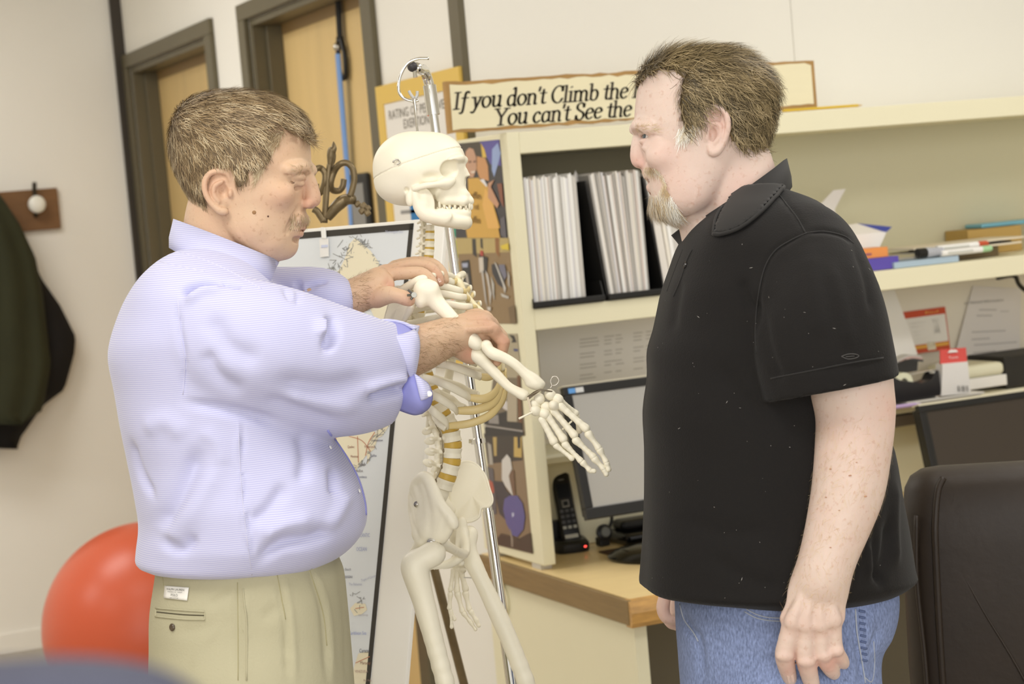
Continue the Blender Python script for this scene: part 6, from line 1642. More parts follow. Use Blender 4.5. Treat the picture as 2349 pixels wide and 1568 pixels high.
# ------------------------------------------------------------------ man in the lilac shirt
LD = 2.95
g0 = P(560, 900, LD)
A = Person(LD, 'man in a lilac shirt and khaki trousers reaching both hands to the skeleton', (g0[0], g0[1], 0))
K, U = A.K, A.U
M_skinA = skin_mat('skin_tan', (208, 176, 146), (200, 144, 122), (164, 118, 88), .3)
rowsA = [(217, 535, 560, 545, 20), (224, 480, 612, 545, 62), (240, 440, 650, 545, 92), (268, 412, 688, 545, 112), (305, 400, 706, 545, 121), (345, 397, 713, 545, 123), (385, 403, 714, 548, 121), (405, 412, 711, 550, 117), (430, 426, 707, 555, 113),
         (460, 445, 703, 560, 109), (490, 470, 701, 565, 103), (520, 500, 693, 572, 97), (548, 528, 684, 585, 89), (572, 560, 673, 600, 77), (590, 585, 652, 618, 56), (599, 605, 638, 622, 26)]
fA = [('c', 'add', 14, [(520, 470, 0, 86), (508, 530, 0, 84), (500, 600, 0, 88), (490, 660, 0, 96)]),
      ('c', 'add', 12, [(560, 560, 0, 60), (545, 610, 0, 66)]),
      ('e', 'add', 26, (640, 552, 0), (34, 34, 52)), ('e', 'add', 24, (590, 520, -72), (40, 34, 22)), ('e', 'add', 24, (590, 520, 72), (40, 34, 22)),
      ('e', 'add', 18, (656, 570, 0), (26, 24, 34)),
      ('c', 'add', 16, [(708, 394, -12, 10), (704, 391, -44, 10), (686, 398, -80, 9)]), ('c', 'add', 16, [(708, 394, 12, 10), (704, 391, 44, 10), (686, 398, 80, 9)]),
      ('e', 'sub', 14, (716, 417, -42), (20, 14, 24)), ('e', 'sub', 14, (716, 417, 42), (20, 14, 24)),
      ('e', 'add', 28, (664, 452, -72), (28, 22, 22)), ('e', 'add', 28, (664, 452, 72), (28, 22, 22)),
      ('c', 'add', 12, [(706, 404, 0, 12), (715, 425, 0, 13), (721, 446, 0, 12), (725, 462, 0, 12.5)]),
      ('e', 'add', 8, (713, 470, -14), (12, 10, 9)), ('e', 'add', 8, (713, 470, 14), (12, 10, 9)),
      ('c', 'sub', 3, [(718, 482, -9, 3.5), (708, 481, -11, 3)]), ('c', 'sub', 3, [(718, 482, 9, 3.5), (708, 481, 11, 3)]),
      ('c', 'sub', 10, [(704, 478, -34, 4), (690, 505, -46, 4), (676, 535, -50, 3)]), ('c', 'sub', 10, [(704, 478, 34, 4), (690, 505, 46, 4), (676, 535, 50, 3)]),
      ('e', 'add', 12, (697, 505, 0), (13, 16, 40)),
      ('c', 'add', 6, [(685, 527, -30, 6), (694, 523, -10, 7), (694, 523, 10, 7), (685, 527, 30, 6)]),
      ('c', 'add', 6, [(680, 537, -26, 7), (687, 536, -8, 9), (687, 536, 8, 9), (680, 537, 26, 7)]),
      ('c', 'sub', 3, [(678, 530, -38, 2), (699, 529, 0, 2.6), (678, 530, 38, 2)]),
      ('c', 'sub', 8, [(684, 551, -22, 4), (688, 551, 0, 5), (684, 551, 22, 4)]),
      ('e', 'add', 5, (697, 413, -42), (15, 10, 24)), ('e', 'add', 5, (697, 413, 42), (15, 10, 24)),
      # lids
      ('c', 'add', 4, [(708, 414, -24, 4), (707, 409, -40, 5), (694, 413, -62, 4)]), ('c', 'add', 4, [(708, 414, 24, 4), (707, 409, 40, 5), (694, 413, 62, 4)]),
      ('c', 'add', 5, [(706, 424, -26, 4), (704, 427, -42, 4), (692, 423, -60, 3)]), ('c', 'add', 5, [(706, 424, 26, 4), (704, 427, 42, 4), (692, 423, 60, 3)]),
      # bag under the eye, crow's feet, neck cords
      ('c', 'sub', 5, [(702, 436, -36, 2.5), (688, 440, -60, 2.5), (672, 436, -74, 2)]),
      ('c', 'sub', 4, [(690, 408, -76, 2), (672, 413, -90, 2), (655, 411, -98, 1.5)]), ('c', 'sub', 2.5, [(704, 419, -34, 2.2), (694, 424, -56, 2.4), (678, 427, -74, 2.2), (664, 430, -86, 1.6)]), ('c', 'sub', 6, [(700, 330, -50, 3), (690, 332, -75, 3)]),
      ('c', 'sub', 8, [(556, 500, -84, 4), (572, 530, -84, 5), (590, 556, -78, 4)]),
      ('c', 'add', 14, [(520, 505, -66, 14), (545, 560, -62, 13), (575, 620, -40, 12)])]
def earA(vol, C, U):
    for s in (-1, 1):
        Z = lambda z: s*z
        vol.ell(C(534, 448, Z(110)), np.array((25, 43, 9))*U, roty(-.28*s) if True else None, 8*U)
        vol.chain([C(561, 424, Z(112)), C(556, 408, Z(116)), C(540, 402, Z(121)), C(522, 405, Z(125)), C(509, 419, Z(128)), C(506, 438, Z(128)), C(511, 458, Z(126)), C(522, 475, Z(122)), C(537, 489, Z(116)), C(549, 492, Z(112))], np.array((3.5, 5, 5.5, 5.5, 5.5, 5.5, 5.5, 6, 8, 8))*U, 4*U, n=3)
        vol.ell(C(547, 447, Z(121)), np.array((12, 18, 15))*U, None, 3*U, 'sub')
        vol.ell(C(540, 420, Z(128)), np.array((14, 8, 8))*U, None, 4*U, 'sub')
        vol.chain([C(545, 425, Z(119)), C(528, 436, Z(122)), C(526, 455, Z(121)), C(536, 470, Z(118))], np.array((4, 4.5, 4.5, 4.5))*U, 4*U, n=3)
        vol.ell(C(562, 452, Z(112)), np.array((6, 10, 8))*U, None, 4*U)
hairA = [(740, 338), (716, 326), (704, 312), (684, 305), (660, 300), (642, 308), (632, 325), (640, 348), (644, 370), (628, 388), (606, 402), (592, 432), (580, 436), (572, 412), (562, 398), (545, 392), (522, 394), (503, 408), (496, 432), (498, 458), (502, 478), (480, 488), (455, 494), (432, 500), (350, 480), (340, 150), (740, 150)]
tA = [((724, 465, 0), 22, .5), ((712, 470, -15), 14, .5), ((690, 530, 0), 22, .6), ((525, 440, -122), 40, .30), ((672, 455, -80), 34, .25), ((706, 430, -20), 16, .3), ((560, 560, -70), 50, .15)]
out, C, (hv, hq) = build_head(A, 1, 555, 430, 0., math.radians(9), rowsA, fA, earA, hairA, 7, tA)
hairmats = [mat('hair_brown_%d' % i, c, .5, spec=.3) for i, c in enumerate(((112, 93, 68), (144, 122, 90), (174, 150, 114), (208, 190, 156)))]
to_world_obj('hair', hv, hq, mat('hair_brown_under', (124, 106, 82), .7, noise=(60, .35)), A.o)
crown = out(C(440, 262, 0)[None])[0]; fwdA = out(C(800, 430, 0)[None])[0]-out(C(555, 430, 0)[None])[0]; fwdA /= np.linalg.norm(fwdA)
def dirA(p, n):
    d = p-crown; d /= np.linalg.norm(d, axis=1)[:, None]+1e-9
    side = np.clip((crown[1]-p[:, 1])/.09, 0, 1)[:, None]
    d = d*(1-.6*side)+DOWN*side*1.0+fwdA*.75*(1-side)
    return d
_h = hv
strands('hair_strands', hv, hq, 15000, dirA, lambda p: np.where(p[:, 1] > crown[1]-.05, .020, .013), .0011, hairmats, A.o, seed=3, wave=.28, curl=.05)
gm = lambda lo, hi: (lambda c: (pix(c)[:, 0] > lo[0]) & (pix(c)[:, 0] < hi[0]) & (pix(c)[:, 1] > lo[1]) & (pix(c)[:, 1] < hi[1]))
sv_, sq_ = A.sv[0], A.sq[0]
strands('moustache', sv_, sq_, 380, lambda p, n: DOWN*1.0-fwdA*.2, .009, .0007, [mat('stache_%d' % i, c, .5) for i, c in enumerate(((150, 128, 96), (186, 164, 128), (214, 196, 164)))], A.o, seed=5, mask=gm((664, 490), (712, 520)), wave=.3)
tm_ = gm((585, 300), (660, 440))
strands('temple_hair', sv_, sq_, 900, lambda p, n: DOWN*.8-fwdA*.6, .012, .0006, hairmats[1:], A.o, seed=4, mask=lambda c: tm_(c) & (pix(c)[:, 0] < 648-.55*(pix(c)[:, 1]-310)) & (c[:, 2] < LD-.03), wave=.3)
strands('eyebrow', sv_, sq_, 80, lambda p, n: -fwdA+CU*0+np.array([0, .3, 0]), .009, .0007, [mat('stache_%d' % i, None) for i in range(3)], A.o, seed=6, mask=gm((672, 380), (722, 397)), wave=.3)
# moles on the cheek
bvA = bvh_of(sv_, sq_)
for (x, y), r, c in (((583, 487), 5, (150, 112, 74)), ((615, 496), 2.4, (92, 62, 48))):
    h_, n_ = hit(bvA, x, y)
    if h_ is not None: MB().lathe(h_-n_*.0003, n_, [(r*U, 0), (r*U*.85, .0006), (r*U*.3, .0009), (0, .0009)], 10).build('mole', kcol(c), A.o, smooth=True)
for z in (-42, 42): eye(A, out, C, 690, 420, z, 13, None, (.9, -.3, 0), 1, ('blue', (96, 110, 120)))

# --- hands and forearms
def armvol(pn, lo, hi, h=.0017): return pn.vol(lo, hi, h)
vol = armvol(A, (890, 690, .0), (1190, 900, .24), .0017)
A.chain(vol, [(880, 822, .03, 60), (925, 812, .06, 57), (965, 798, .085, 53), (1005, 781, .105, 46), (1040, 768, .118, 42), (1062, 764, .124, 42)], 10)
vol.ell(K(1085, 756, .13), np.array((50, 44, 36))*U, None, 12*U)
vol.ell(K(1106, 748, .135), np.array((34, 34, 40))*U, None, 12*U)
A.chain(vol, [(1052, 790, .12, 26), (1072, 812, .125, 19), (1088, 820, .13, 14)], 8)
for mcp, pip, dip, tip, d, r in (((1126, 753), (1155, 784), (1150, 808), (1140, 830), .118, 15.5), ((1122, 740), (1150, 772), (1150, 800), (1134, 820), .145, 16), ((1112, 728), (1138, 758), (1142, 790), (1124, 812), .172, 15.5), ((1098, 722), (1122, 748), (1130, 778), (1114, 800), .195, 13.5)):
    A.chain(vol, [(mcp[0]-22, mcp[1]+2, d, r*1.05), (mcp[0], mcp[1], d-.006, r*1.1), ((mcp[0]+pip[0])/2, (mcp[1]+pip[1])/2, d, r*.95), (pip[0], pip[1], d+.002, r*.98)], 4, 3)
    A.chain(vol, [(pip[0], pip[1], d+.002, r*.98), ((pip[0]+dip[0])/2+1, (pip[1]+dip[1])/2, d+.004, r*.86), (dip[0], dip[1], d+.006, r*.85), (tip[0], tip[1], d+.006, r*.68)], 2.5, 3)
A.chain(vol, [(1050, 780, .165, 26), (1080, 796, .185, 18), (1106, 812, .185, 15), (1124, 822, .18, 12)], 5)
# tendons on the back of the hand
for x0_, y0_2, x1_, y1_2, d in ((1060, 745, 1118, 742, .098), (1058, 735, 1112, 730, .11), (1060, 757, 1122, 755, .09)):
    A.chain(vol, [(x0_, y0_2, d+.012, 6), ((x0_+x1_)/2, (y0_2+y1_2)/2-1, d+.006, 7), (x1_, y1_2, d+.012, 7)], 8)
v, q = vol.mesh()
tn = tints(v, [(K(1126, 750, .1), 34*U, .35), (K(1155, 784, .11), 26*U, .6), (K(1145, 825, .11), 22*U, .7), (K(1075, 815, .11), 26*U, .6), (K(1106, 728, .12), 30*U, .25)])
A.skin(v, q, tn)
handR = (v, q)
vol = armvol(A, (735, 575, .02), (1045, 770, .30), .0017)
A.chain(vol, [(715, 700, .10, 50), (755, 695, .11, 45), (800, 685, .12, 41), (838, 668, .13, 39), (860, 660, .135, 40)], 10)
vol.ell(K(868, 656, .138), np.array((34, 46, 24))*U, None, 12*U)
vol.ell(K(890, 626, .165), np.array((34, 22, 34))*U, None, 14*U)
vol.ell(K(864, 684, .118), np.array((26, 22, 20))*U, None, 12*U)
for pts, d, r in (([(900, 628), (935, 626), (966, 626), (986, 639), (995, 650)], .15, 14.5), ([(905, 616), (946, 608), (983, 611), (1003, 630), (1010, 648)], .182, 14), ([(905, 610), (950, 601), (990, 604), (1013, 622), (1022, 643)], .212, 13.5), ([(900, 612), (940, 606), (976, 608), (1002, 622), (1014, 640)], .238, 12.5)):
    A.chain(vol, [(x, y, d-.002*i, r*(1.08, 1.02, .98, .86, .68)[i]) for i, (x, y) in enumerate(pts)], 3, 3)
A.chain(vol, [(866, 682, .115, 24), (892, 676, .102, 19), (912, 678, .094, 15.5), (930, 684, .09, 15), (941, 690, .09, 11)], 6)
# web between thumb and finger
A.chain(vol, [(888, 640, .14, 12), (895, 656, .13, 8), (890, 668, .118, 10)], 8)
v, q = vol.mesh()
tn = tints(v, [(K(936, 688, .09), 18*U, .5), (K(897, 650, .12), 18*U, .7), (K(1000, 640, .17), 26*U, .55), (K(864, 690, .11), 26*U, .35), (K(905, 612, .15), 30*U, .2)])
A.skin(v, q, tn)
handL = (v, q)
M_nail = mat('finger_nail', (236, 206, 190), .25)
bvH = bvh_of(*handL)
for poly in (((1009, 634), (1014, 632), (1020, 640), (1016, 645)), ((1003, 640), (1007, 637), (1013, 645), (1008, 648))):
    decal(bvH, poly, M_nail, 'nail', A.o, .0002, .0004)
# arm hair
hm_ = [mat('arm_hair_%d' % i, c, .5) for i, c in enumerate(((120, 96, 66), (160, 130, 90)))]
strands('arm_hair', *handR, 700, lambda p, n: np.array([1., -.25, .2]), .012, .00032, hm_, A.o, seed=8, mask=gm((940, 700), (1050, 880)), wave=.5)
strands('arm_hair', *handL, 700, lambda p, n: np.array([1., -.2, .1]), .012, .00032, hm_, A.o, seed=9, mask=gm((750, 620), (845, 760)), wave=.5)
# --- inner body, coarse, all under the clothes
vol = A.vol((300, 430, -.25), (900, 3300, .30), .014)
dn = lambda p, s: p+DOWN*s
hip0 = K(565, 1330, 0)
A.chain(vol, [(500, 640, 0, 70), (490, 760, 0, 130), (530, 960, 0, 140), (560, 1150, 0, 140), (565, 1330, 0, 120)], 30)
A.chain(vol, [(500, 690, -.10, 60), (600, 790, -.12, 60), (760, 830, -.06, 55), (900, 815, .05, 50)], 30)
A.chain(vol, [(540, 700, .10, 34), (640, 694, .13, 24), (740, 698, .10, 26)], 30)
legs = {}
for s in (-1, 1):
    hp = hip0+np.array([0, 0, s*.095]); fl = CH+cam2world(hp)[2]-CH
    zt = cam2world(hp)[2]; ank = dn(hp, zt-.09); knee = dn(hp, (zt-.09)*.47)+np.array([.02, 0, 0])
    legs[s] = (hp, knee, ank)
    vol.chain([hp, knee, ank], [.062, .05, .04], .02)
v, q = vol.mesh(); A.skin(v, q)
A.finish(M_skinA)

# --- shirt
M_shirt = mat('lilac_oxford_cloth', (214, 212, 238), .75, spec=.25, sheen=.2)
def weave(m, c1, c2, sc1, axis_):
    """fine woven stripes carried by the cloth"""
    nt = m.node_tree; b = nt.nodes['Principled BSDF']; tc = nt.nodes.new('ShaderNodeTexCoord')
    wv = nt.nodes.new('ShaderNodeTexWave'); wv.bands_direction = axis_; wv.inputs['Scale'].default_value = sc1; wv.inputs['Distortion'].default_value = .6; wv.inputs['Detail'].default_value = 1
    nt.links.new(tc.outputs['Object'], wv.inputs['Vector'])
    mx = nt.nodes.new('ShaderNodeMix'); mx.data_type = 'RGBA'; mx.inputs[6].default_value = lin(c1)+(1,); mx.inputs[7].default_value = lin(c2)+(1,)
    nt.links.new(wv.outputs['Fac'], mx.inputs[0]); nt.links.new(mx.outputs[2], b.inputs['Base Color'])
weave(M_shirt, (180, 181, 222), (208, 208, 232), 110, 'Z')
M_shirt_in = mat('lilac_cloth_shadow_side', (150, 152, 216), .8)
rowsS = [(576, 412, 530, 0, .075), (588, 385, 560, 0, .10), (608, 358, 590, 0, .135), (638, 330, 618, 0, .168), (678, 304, 648, 0, .19), (720, 284, 684, 0, .20), (780, 265, 705, 0, .205), (830, 259, 722, 0, .20), (900, 271, 738, 0, .195), (980, 285, 755, 0, .19), (1050, 301, 797, 0, .19), (1100, 312, 823, 0, .195),
         (1150, 321, 838, 0, .20), (1185, 327, 841, 0, .20), (1215, 328, 834, 0, .20), (1240, 325, 818, 0, .20), (1262, 322, 796, 0, .195), (1280, 321, 768, 0, .19), (1290, 332, 730, 0, .185), (1298, 360, 670, 0, .17), (1303, 400, 610, 0, .14)]
vol = A.vol((235, 540, -.31), (985, 1360, .30), .0048)
vol.op(vol.lo, vol.lo+vol.h*(vol.n-1), rows_fn(A.rows(rowsS), 2.3), 0)
A.chain(vol, [(478, 758, -.13, 105), (560, 792, -.14, 126), (650, 818, -.115, 132), (740, 846, -.07, 132), (795, 857, -.035, 126)], 38, 3)
v2 = Vol(vol.lo+3*vol.h, vol.lo+3*vol.h, vol.h); v2.lo = vol.lo; v2.n = vol.n; v2.ax = vol.ax; v2.F = np.full(vol.n, .05, np.float32)
A.chain(v2, [(780, 856, -.045, 124), (820, 858, -.02, 121), (880, 854, .025, 109), (930, 850, .055, 100), (1000, 846, .09, 92)], 20, 3)
X, Y, Z = np.meshgrid(*v2.ax, indexing='ij', sparse=True)
a = K(962, 750, .05); b = K(908, 952, .05); dd = (b-a)[:2]; nn2 = np.array([-dd[1], dd[0]])/np.linalg.norm(dd)
if nn2[0] < 0: nn2 = -nn2
v2.F = np.maximum(v2.F, ((X-a[0])*nn2[0]+(Y-a[1])*nn2[1])+0*Z).astype(np.float32)
A.chain(v2, [(912, 851, .035, 86), (1010, 846, .09, 82)], 2, 0, 'sub')
hh = np.clip(.5+.5*(vol.F-v2.F)/.02, 0, 1); vol.F = (vol.F*(1-hh)+v2.F*hh-.02*hh*(1-hh)).astype(np.float32)
A.chain(vol, [(500, 690, .12, 80), (600, 686, .16, 66), (690, 680, .135, 60), (735, 684, .115, 56), (757, 692, .108, 52)], 34, 3)
X, Y, Z = np.meshgrid(*vol.ax, indexing='ij', sparse=True)
# flat ends of the sleeves
def cutplane(p, nrm, lo, hi):
    pass
v, q = vol.mesh()
foldsA = [([(421, 678), (439, 661), (473, 650), (509, 656)], -10, 9), ([(424, 694), (470, 668), (512, 664)], 5, 10), ([(510, 645), (530, 652), (552, 658)], -7, 6),
          ([(404, 694), (411, 755), (424, 832), (417, 924)], -3, 7), ([(424, 921), (515, 938), (577, 953), (640, 972)], -5, 12),
          ([(462, 1024), (414, 1132), (366, 1215)], -7, 24), ([(508, 1060), (436, 1180), (376, 1250)], 3.5, 24), ([(366, 1235), (418, 1258), (452, 1226)], -5, 15),
          ([(590, 1292), (642, 1246), (710, 1234), (772, 1208)], -7, 17), ([(600, 1235), (650, 1205), (720, 1190)], 5, 20), ([(575, 1200), (620, 1165), (660, 1110)], -5, 18),
          ([(547, 964), (554, 1120), (578, 1318)], 2.2, 4), ([(556, 964), (562, 1120), (586, 1318)], -2, 4), ([(763, 1070), (766, 1135)], -6, 13), ([(803, 1128), (775, 1180), (747, 1222)], 4, 18),
          ([(300, 1010), (318, 1080), (352, 1140)], -5, 10), ([(330, 985), (380, 965), (430, 1000)], 3, 24),
          ([(755, 722), (766, 764), (747, 802)], -10, 13), ([(745, 730), (738, 770)], 6, 14), ([(842, 916), (894, 898), (952, 884)], -8, 12), ([(835, 895), (890, 878), (940, 868)], 5, 13),
          ([(630, 874), (753, 890), (840, 870)], -6, 24), ([(600, 915), (692, 944), (783, 972)], -5, 20), ([(650, 905), (730, 925), (820, 935)], 4, 18), ([(480, 720), (520, 790), (600, 830)], -5, 26), ([(470, 800), (500, 860), (560, 900)], -5, 22),
          ([(680, 640), (684, 668), (680, 700)], -4, 7), ([(652, 660), (668, 690)], -3.5, 8), ([(700, 652), (730, 648), (752, 644)], -4, 4), ([(698, 660), (728, 656)], -4, 4), ([(460, 985), (500, 1020), (512, 1070)], 2, 18), ([(690, 990), (700, 1050), (690, 1110)], -4, 18)]
v = fold(v, q, [(l, a*1.7, w*.9) for l, a, w in foldsA], U)
nn = vnormals(v, q); nn = nn if (nn*(v-v.mean(0))).sum() > 0 else -nn
v = v+nn*wrinkle(v, .0016, 38, 4)[:, None]
shirt = to_world_obj('shirt', v, q, M_shirt, A.o)
bvS = bvh_of(v, q)
def ringloft(pn, rings, name, m, parent, droop=(), n=40, solid=.0022, arc=None):
    """collar/cuff shells: rings [(cx, cy, hx, hy, half depth, d, droop)] in pixels"""
    th = np.linspace(0, 2*math.pi, n, endpoint=False) if arc is None else np.linspace(arc[0], arc[1], n)
    R3 = []
    for cx, cy, hx, hy, b, d, dr_ in rings:
        R3.append(np.array([cam2world(pn.K(cx+hx*math.cos(t), cy+hy*math.cos(t)+dr_*math.sin(t)**2, d-b*math.sin(t))) for t in th]))
    mb = MB()
    V = np.concatenate(R3); f = []
    m_ = len(R3); cl = arc is None
    for i in range(m_-1):
        for k in range(n if cl else n-1): f.append((i*n+k, i*n+(k+1) % n, (i+1)*n+(k+1) % n, (i+1)*n+k))
    mb.add(V, f)
    o = mb.build(name, m, parent, smooth=True)
    sd_ = o.modifiers.new('thick', 'SOLIDIFY'); sd_.thickness = solid; sd_.offset = 0
    return o
col = ringloft(A, [(512, 596, -106, -42, .066, 0, 4), (520, 553, -119, -48, .064, 0, -2), (519, 551, -121, -48, .067, 0, -2), (506, 590, -117, -46, .080, 0, 8), (500, 612, -111, -44, .088, 0, 12)], 'collar', M_shirt, A.o)
# front placket edge and buttons
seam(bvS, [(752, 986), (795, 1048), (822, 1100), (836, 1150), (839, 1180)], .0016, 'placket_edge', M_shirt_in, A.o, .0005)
for x, y in ((762, 1027), (828, 1126)):
    h_, n_ = hit(bvS, x-6, y)
    if h_ is not None: MB().lathe(h_+n_*.001, n_, [(4.5*U, 0), (5*U, .001), (3.5*U, .0018), (0, .0014)], 12).build('button', M_white, A.o, smooth='auto')
M_seam = mat('shirt_seam_thread', (204, 203, 228), .8)
seam(bvS, [(392, 572), (432, 584), (480, 600), (540, 628), (600, 662)], .0008, 'yoke_seam', M_seam, A.o)
seam(bvS, [(366, 600), (420, 612), (470, 622)], .0006, 'yoke_seam', M_seam, A.o)
seam(bvS, [(547, 990), (554, 1120), (566, 1230), (578, 1318)], .0007, 'side_seam', M_seam, A.o)
seam(bvS, [(408, 690), (414, 760), (424, 832), (420, 905)], .0007, 'armhole_seam', M_seam, A.o)
# turned-back cuff of the near sleeve
def patch(pn, grid, name, m, parent, solid=.0016, up=4):
    """cloth patch from rows of (px, py, d)"""
    G = [catmull(r, up) for r in grid]; G = np.array(G)                      # rows x cols
    G = np.array([catmull(G[:, j], up) for j in range(G.shape[1])])
    V = [cam2world(pn.K(*p)) for p in G.reshape(-1, 3)]; a, b = G.shape[:2]
    f = [(i*b+j, i*b+j+1, (i+1)*b+j+1, (i+1)*b+j) for i in range(a-1) for j in range(b-1)]
    o = MB().add(V, f).build(name, m, parent, smooth=True)
    md = o.modifiers.new('thick', 'SOLIDIFY'); md.thickness = solid; md.offset = 0; return o
cuffA = patch(A, [[(868, 766, -.040), (886, 782, -.054), (908, 808, -.062), (928, 838, -.060), (942, 870, -.046)],
          [(915, 768, -.052), (932, 778, -.060), (946, 800, -.062), (951, 832, -.058), (950, 864, -.044)],
          [(950, 756, -.03), (959, 766, -.04), (963, 790, -.044), (960, 822, -.042), (953, 858, -.036)]], 'cuff', M_shirt, A.o)
rim_ = [cam2world(K(*p)) for p in ((868, 766, -.041), (857, 757, -.028), (848, 746, -.012), (860, 738, .0), (890, 735, .008), (925, 741, .01), (952, 754, -.02))]
MB().tube(catmull(rim_, 6), .0028, 8).build('cuff_rim', M_shirt, A.o, smooth=True)
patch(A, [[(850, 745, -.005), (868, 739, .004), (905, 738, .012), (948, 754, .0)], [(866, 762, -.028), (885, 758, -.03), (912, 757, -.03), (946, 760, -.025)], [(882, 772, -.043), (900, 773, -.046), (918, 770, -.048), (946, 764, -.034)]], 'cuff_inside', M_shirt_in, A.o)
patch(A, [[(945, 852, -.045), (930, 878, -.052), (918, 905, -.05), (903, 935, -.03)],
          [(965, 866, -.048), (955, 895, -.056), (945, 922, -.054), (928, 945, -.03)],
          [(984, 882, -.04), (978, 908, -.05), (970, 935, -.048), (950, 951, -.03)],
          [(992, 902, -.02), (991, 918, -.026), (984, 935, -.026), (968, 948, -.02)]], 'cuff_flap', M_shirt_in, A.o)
patch(A, [[(950, 856, -.05), (956, 880, -.056), (962, 905, -.058), (966, 918, -.056)], [(966, 868, -.052), (972, 888, -.058), (974, 904, -.06), (972, 916, -.058)], [(985, 884, -.044), (988, 898, -.05), (985, 908, -.054), (978, 914, -.056)]], 'cuff_band', M_shirt, A.o)
bt_ = cam2world(K(985, 903, -.056)); MB().lathe(bt_, -FW, [(6.5*U, 0), (6.5*U, .0012), (4*U, .002), (0, .0016)], 14).build('button', M_white, A.o, smooth='auto')
# cuff of the far sleeve
ringloft(A, [(745, 690, 7, -56, .036, .108, 0), (766, 696, 9, -45, .030, .106, 0), (768, 697, 9, -42, .027, .106, 0)], 'cuff', M_shirt, A.o)
# --- trousers
M_khaki = mat('khaki_twill', (180, 174, 146), .8, spec=.2, noise=(5, .06), bump=(300, .25))
rowsT = [(1262, 372, 768, 0, .165), (1285, 366, 776, 0, .168), (1316, 364, 787, 0, .172), (1400, 352, 796, 0, .178), (1480, 351, 803, 0, .18), (1568, 350, 810, .0, .18), (1660, 356, 815, .005, .18), (1760, 370, 815, .01, .176), (1800, 385, 812, .012, .17)]
vol = A.vol((320, 1240, -.22), (900, 2050, .24), .006)
vol.op(vol.lo, vol.lo+vol.h*(vol.n-1), rows_fn(A.rows(rowsT), 2.4), 0)
for s in (-1, 1):
    hp, kn, an = legs[s]; m1 = dn(hp, .30)
    vol.chain([dn(hp, .16), dn(hp, .38), dn(hp, .60)], [.115, .105, .10], .03)
v, q = vol.mesh()
foldsT = [([(545, 1338), (548, 1440), (548, 1568)], -5, 8), ([(560, 1345), (566, 1460), (566, 1568)], 3, 8), ([(640, 1325), (655, 1420), (662, 1568)], -4, 7), ([(648, 1325), (668, 1420), (676, 1568)], 3, 8), ([(712, 1310), (740, 1400), (752, 1568)], -4, 8), ([(722, 1312), (752, 1400), (764, 1568)], 3, 8),
          ([(520, 1410), (470, 1470), (440, 1530)], 3, 8), ([(530, 1350), (480, 1390)], -3, 10), ([(400, 1450), (470, 1440), (530, 1420)], -2.5, 14), ([(600, 1420), (640, 1390)], -2.5, 14), ([(775, 1290), (790, 1400), (796, 1568)], -3, 6)]
v = fold(v, q, foldsT, U)
tro = to_world_obj('trousers', v, q, M_khaki, A.o)
bvT = bvh_of(v, q)
for s in (-1, 1):
    hp, kn, an = legs[s]
    lv = Vol(np.minimum(dn(hp, .5), an)-.15, np.maximum(dn(hp, .5), an)+.15, .008)
    lv.chain([dn(hp, .50), kn+DOWN*.05, an], [.10, .09, .085], .02)
    to_world_obj('trouser_leg', *lv.mesh(), M_khaki, A.o)
    f0 = cam2world(an); f0[2] = 0.
    fwd = CB.T@np.array([0, 0, 0]) if False else None
    fd = np.array([CR[0], CR[1], 0]); fd /= np.linalg.norm(fd)
    sl = Vol(world2cam(f0)-.4, world2cam(f0)+.4, .01)
    a0 = f0+Z_*.045-fd*.06; a1 = f0+Z_*.04+fd*.16
    sl.chain([world2cam(a0), world2cam(a0+fd*.12), world2cam(a1)], [.044, .043, .034], .02)
    sl.chain([world2cam(f0+Z_*.10), world2cam(f0+Z_*.05)], [.045, .045], .02)
    to_world_obj('shoe', *sl.mesh(), mat('brown_shoe_leather', (70, 48, 34), .4), A.o)
decal_grid(bvT, [(381, 1343), (435, 1347), (431, 1377), (378, 1371)], kcol((244, 241, 234)), 'maker_label', A.o)
def stext(bv, s, px, py, wpx, hpx, m, parent, dy=0., name='label_print', lift=.0042):
    v_, f_ = text_mesh(s, 1., None, None, (0, 0, 0), X_, Z_, None)
    o, n0 = hit(bv, px, py); e, _ = hit(bv, px+wpx, py+dy); h__, _ = hit(bv, px+dy*0, py-hpx)
    if o is None or e is None or h__ is None: return
    link_mesh(name, o+n0*lift+v_[:, :1]/v_[:, 0].max()*(e-o)+v_[:, 2:3]/.7*(h__-o), f_, m, parent)
ink = kcol((90, 90, 92))
for s, x, y, w, hh in (('RALPH LAUREN', 388, 1353, 40, 5), ('MADE U.S. WEST', 390, 1358, 34, 2.6), ('CLASSIC POLO CHINO', 384, 1366, 44, 3), ('POLO', 397, 1367, 16, 6), ('100% COTTON', 394, 1372, 20, 2.4)):
    if s.startswith('CLASSIC'): continue
    stext(bvT, s, x, y, w, hh, ink, A.o, dy=w*.06)
M_kseam = mat('khaki_seam', (168, 160, 124), .8); M_kdark = mat('pocket_shadow_gap', (84, 78, 60), .9)
for pts in ([(358, 1394), (420, 1399), (470, 1402)], [(357, 1413), (420, 1419), (470, 1420)]): seam(bvT, pts, .0013, 'pocket_welt', M_khaki, A.o, .0008)
seam(bvT, [(360, 1403), (420, 1409), (468, 1411)], .0009, 'pocket_slit', M_kdark, A.o)
seam(bvT, [(358, 1394), (357, 1414)], .0012, 'pocket_welt', M_khaki, A.o); seam(bvT, [(470, 1401), (470, 1421)], .0012, 'pocket_welt', M_khaki, A.o)
h_, n_ = hit(bvT, 396, 1438); MB().lathe(h_, n_, [(8*U, 0), (8.5*U, .0015), (6*U, .003), (0, .002)], 14).build('pocket_button', kcol((84, 70, 54), .3), A.o, smooth='auto')
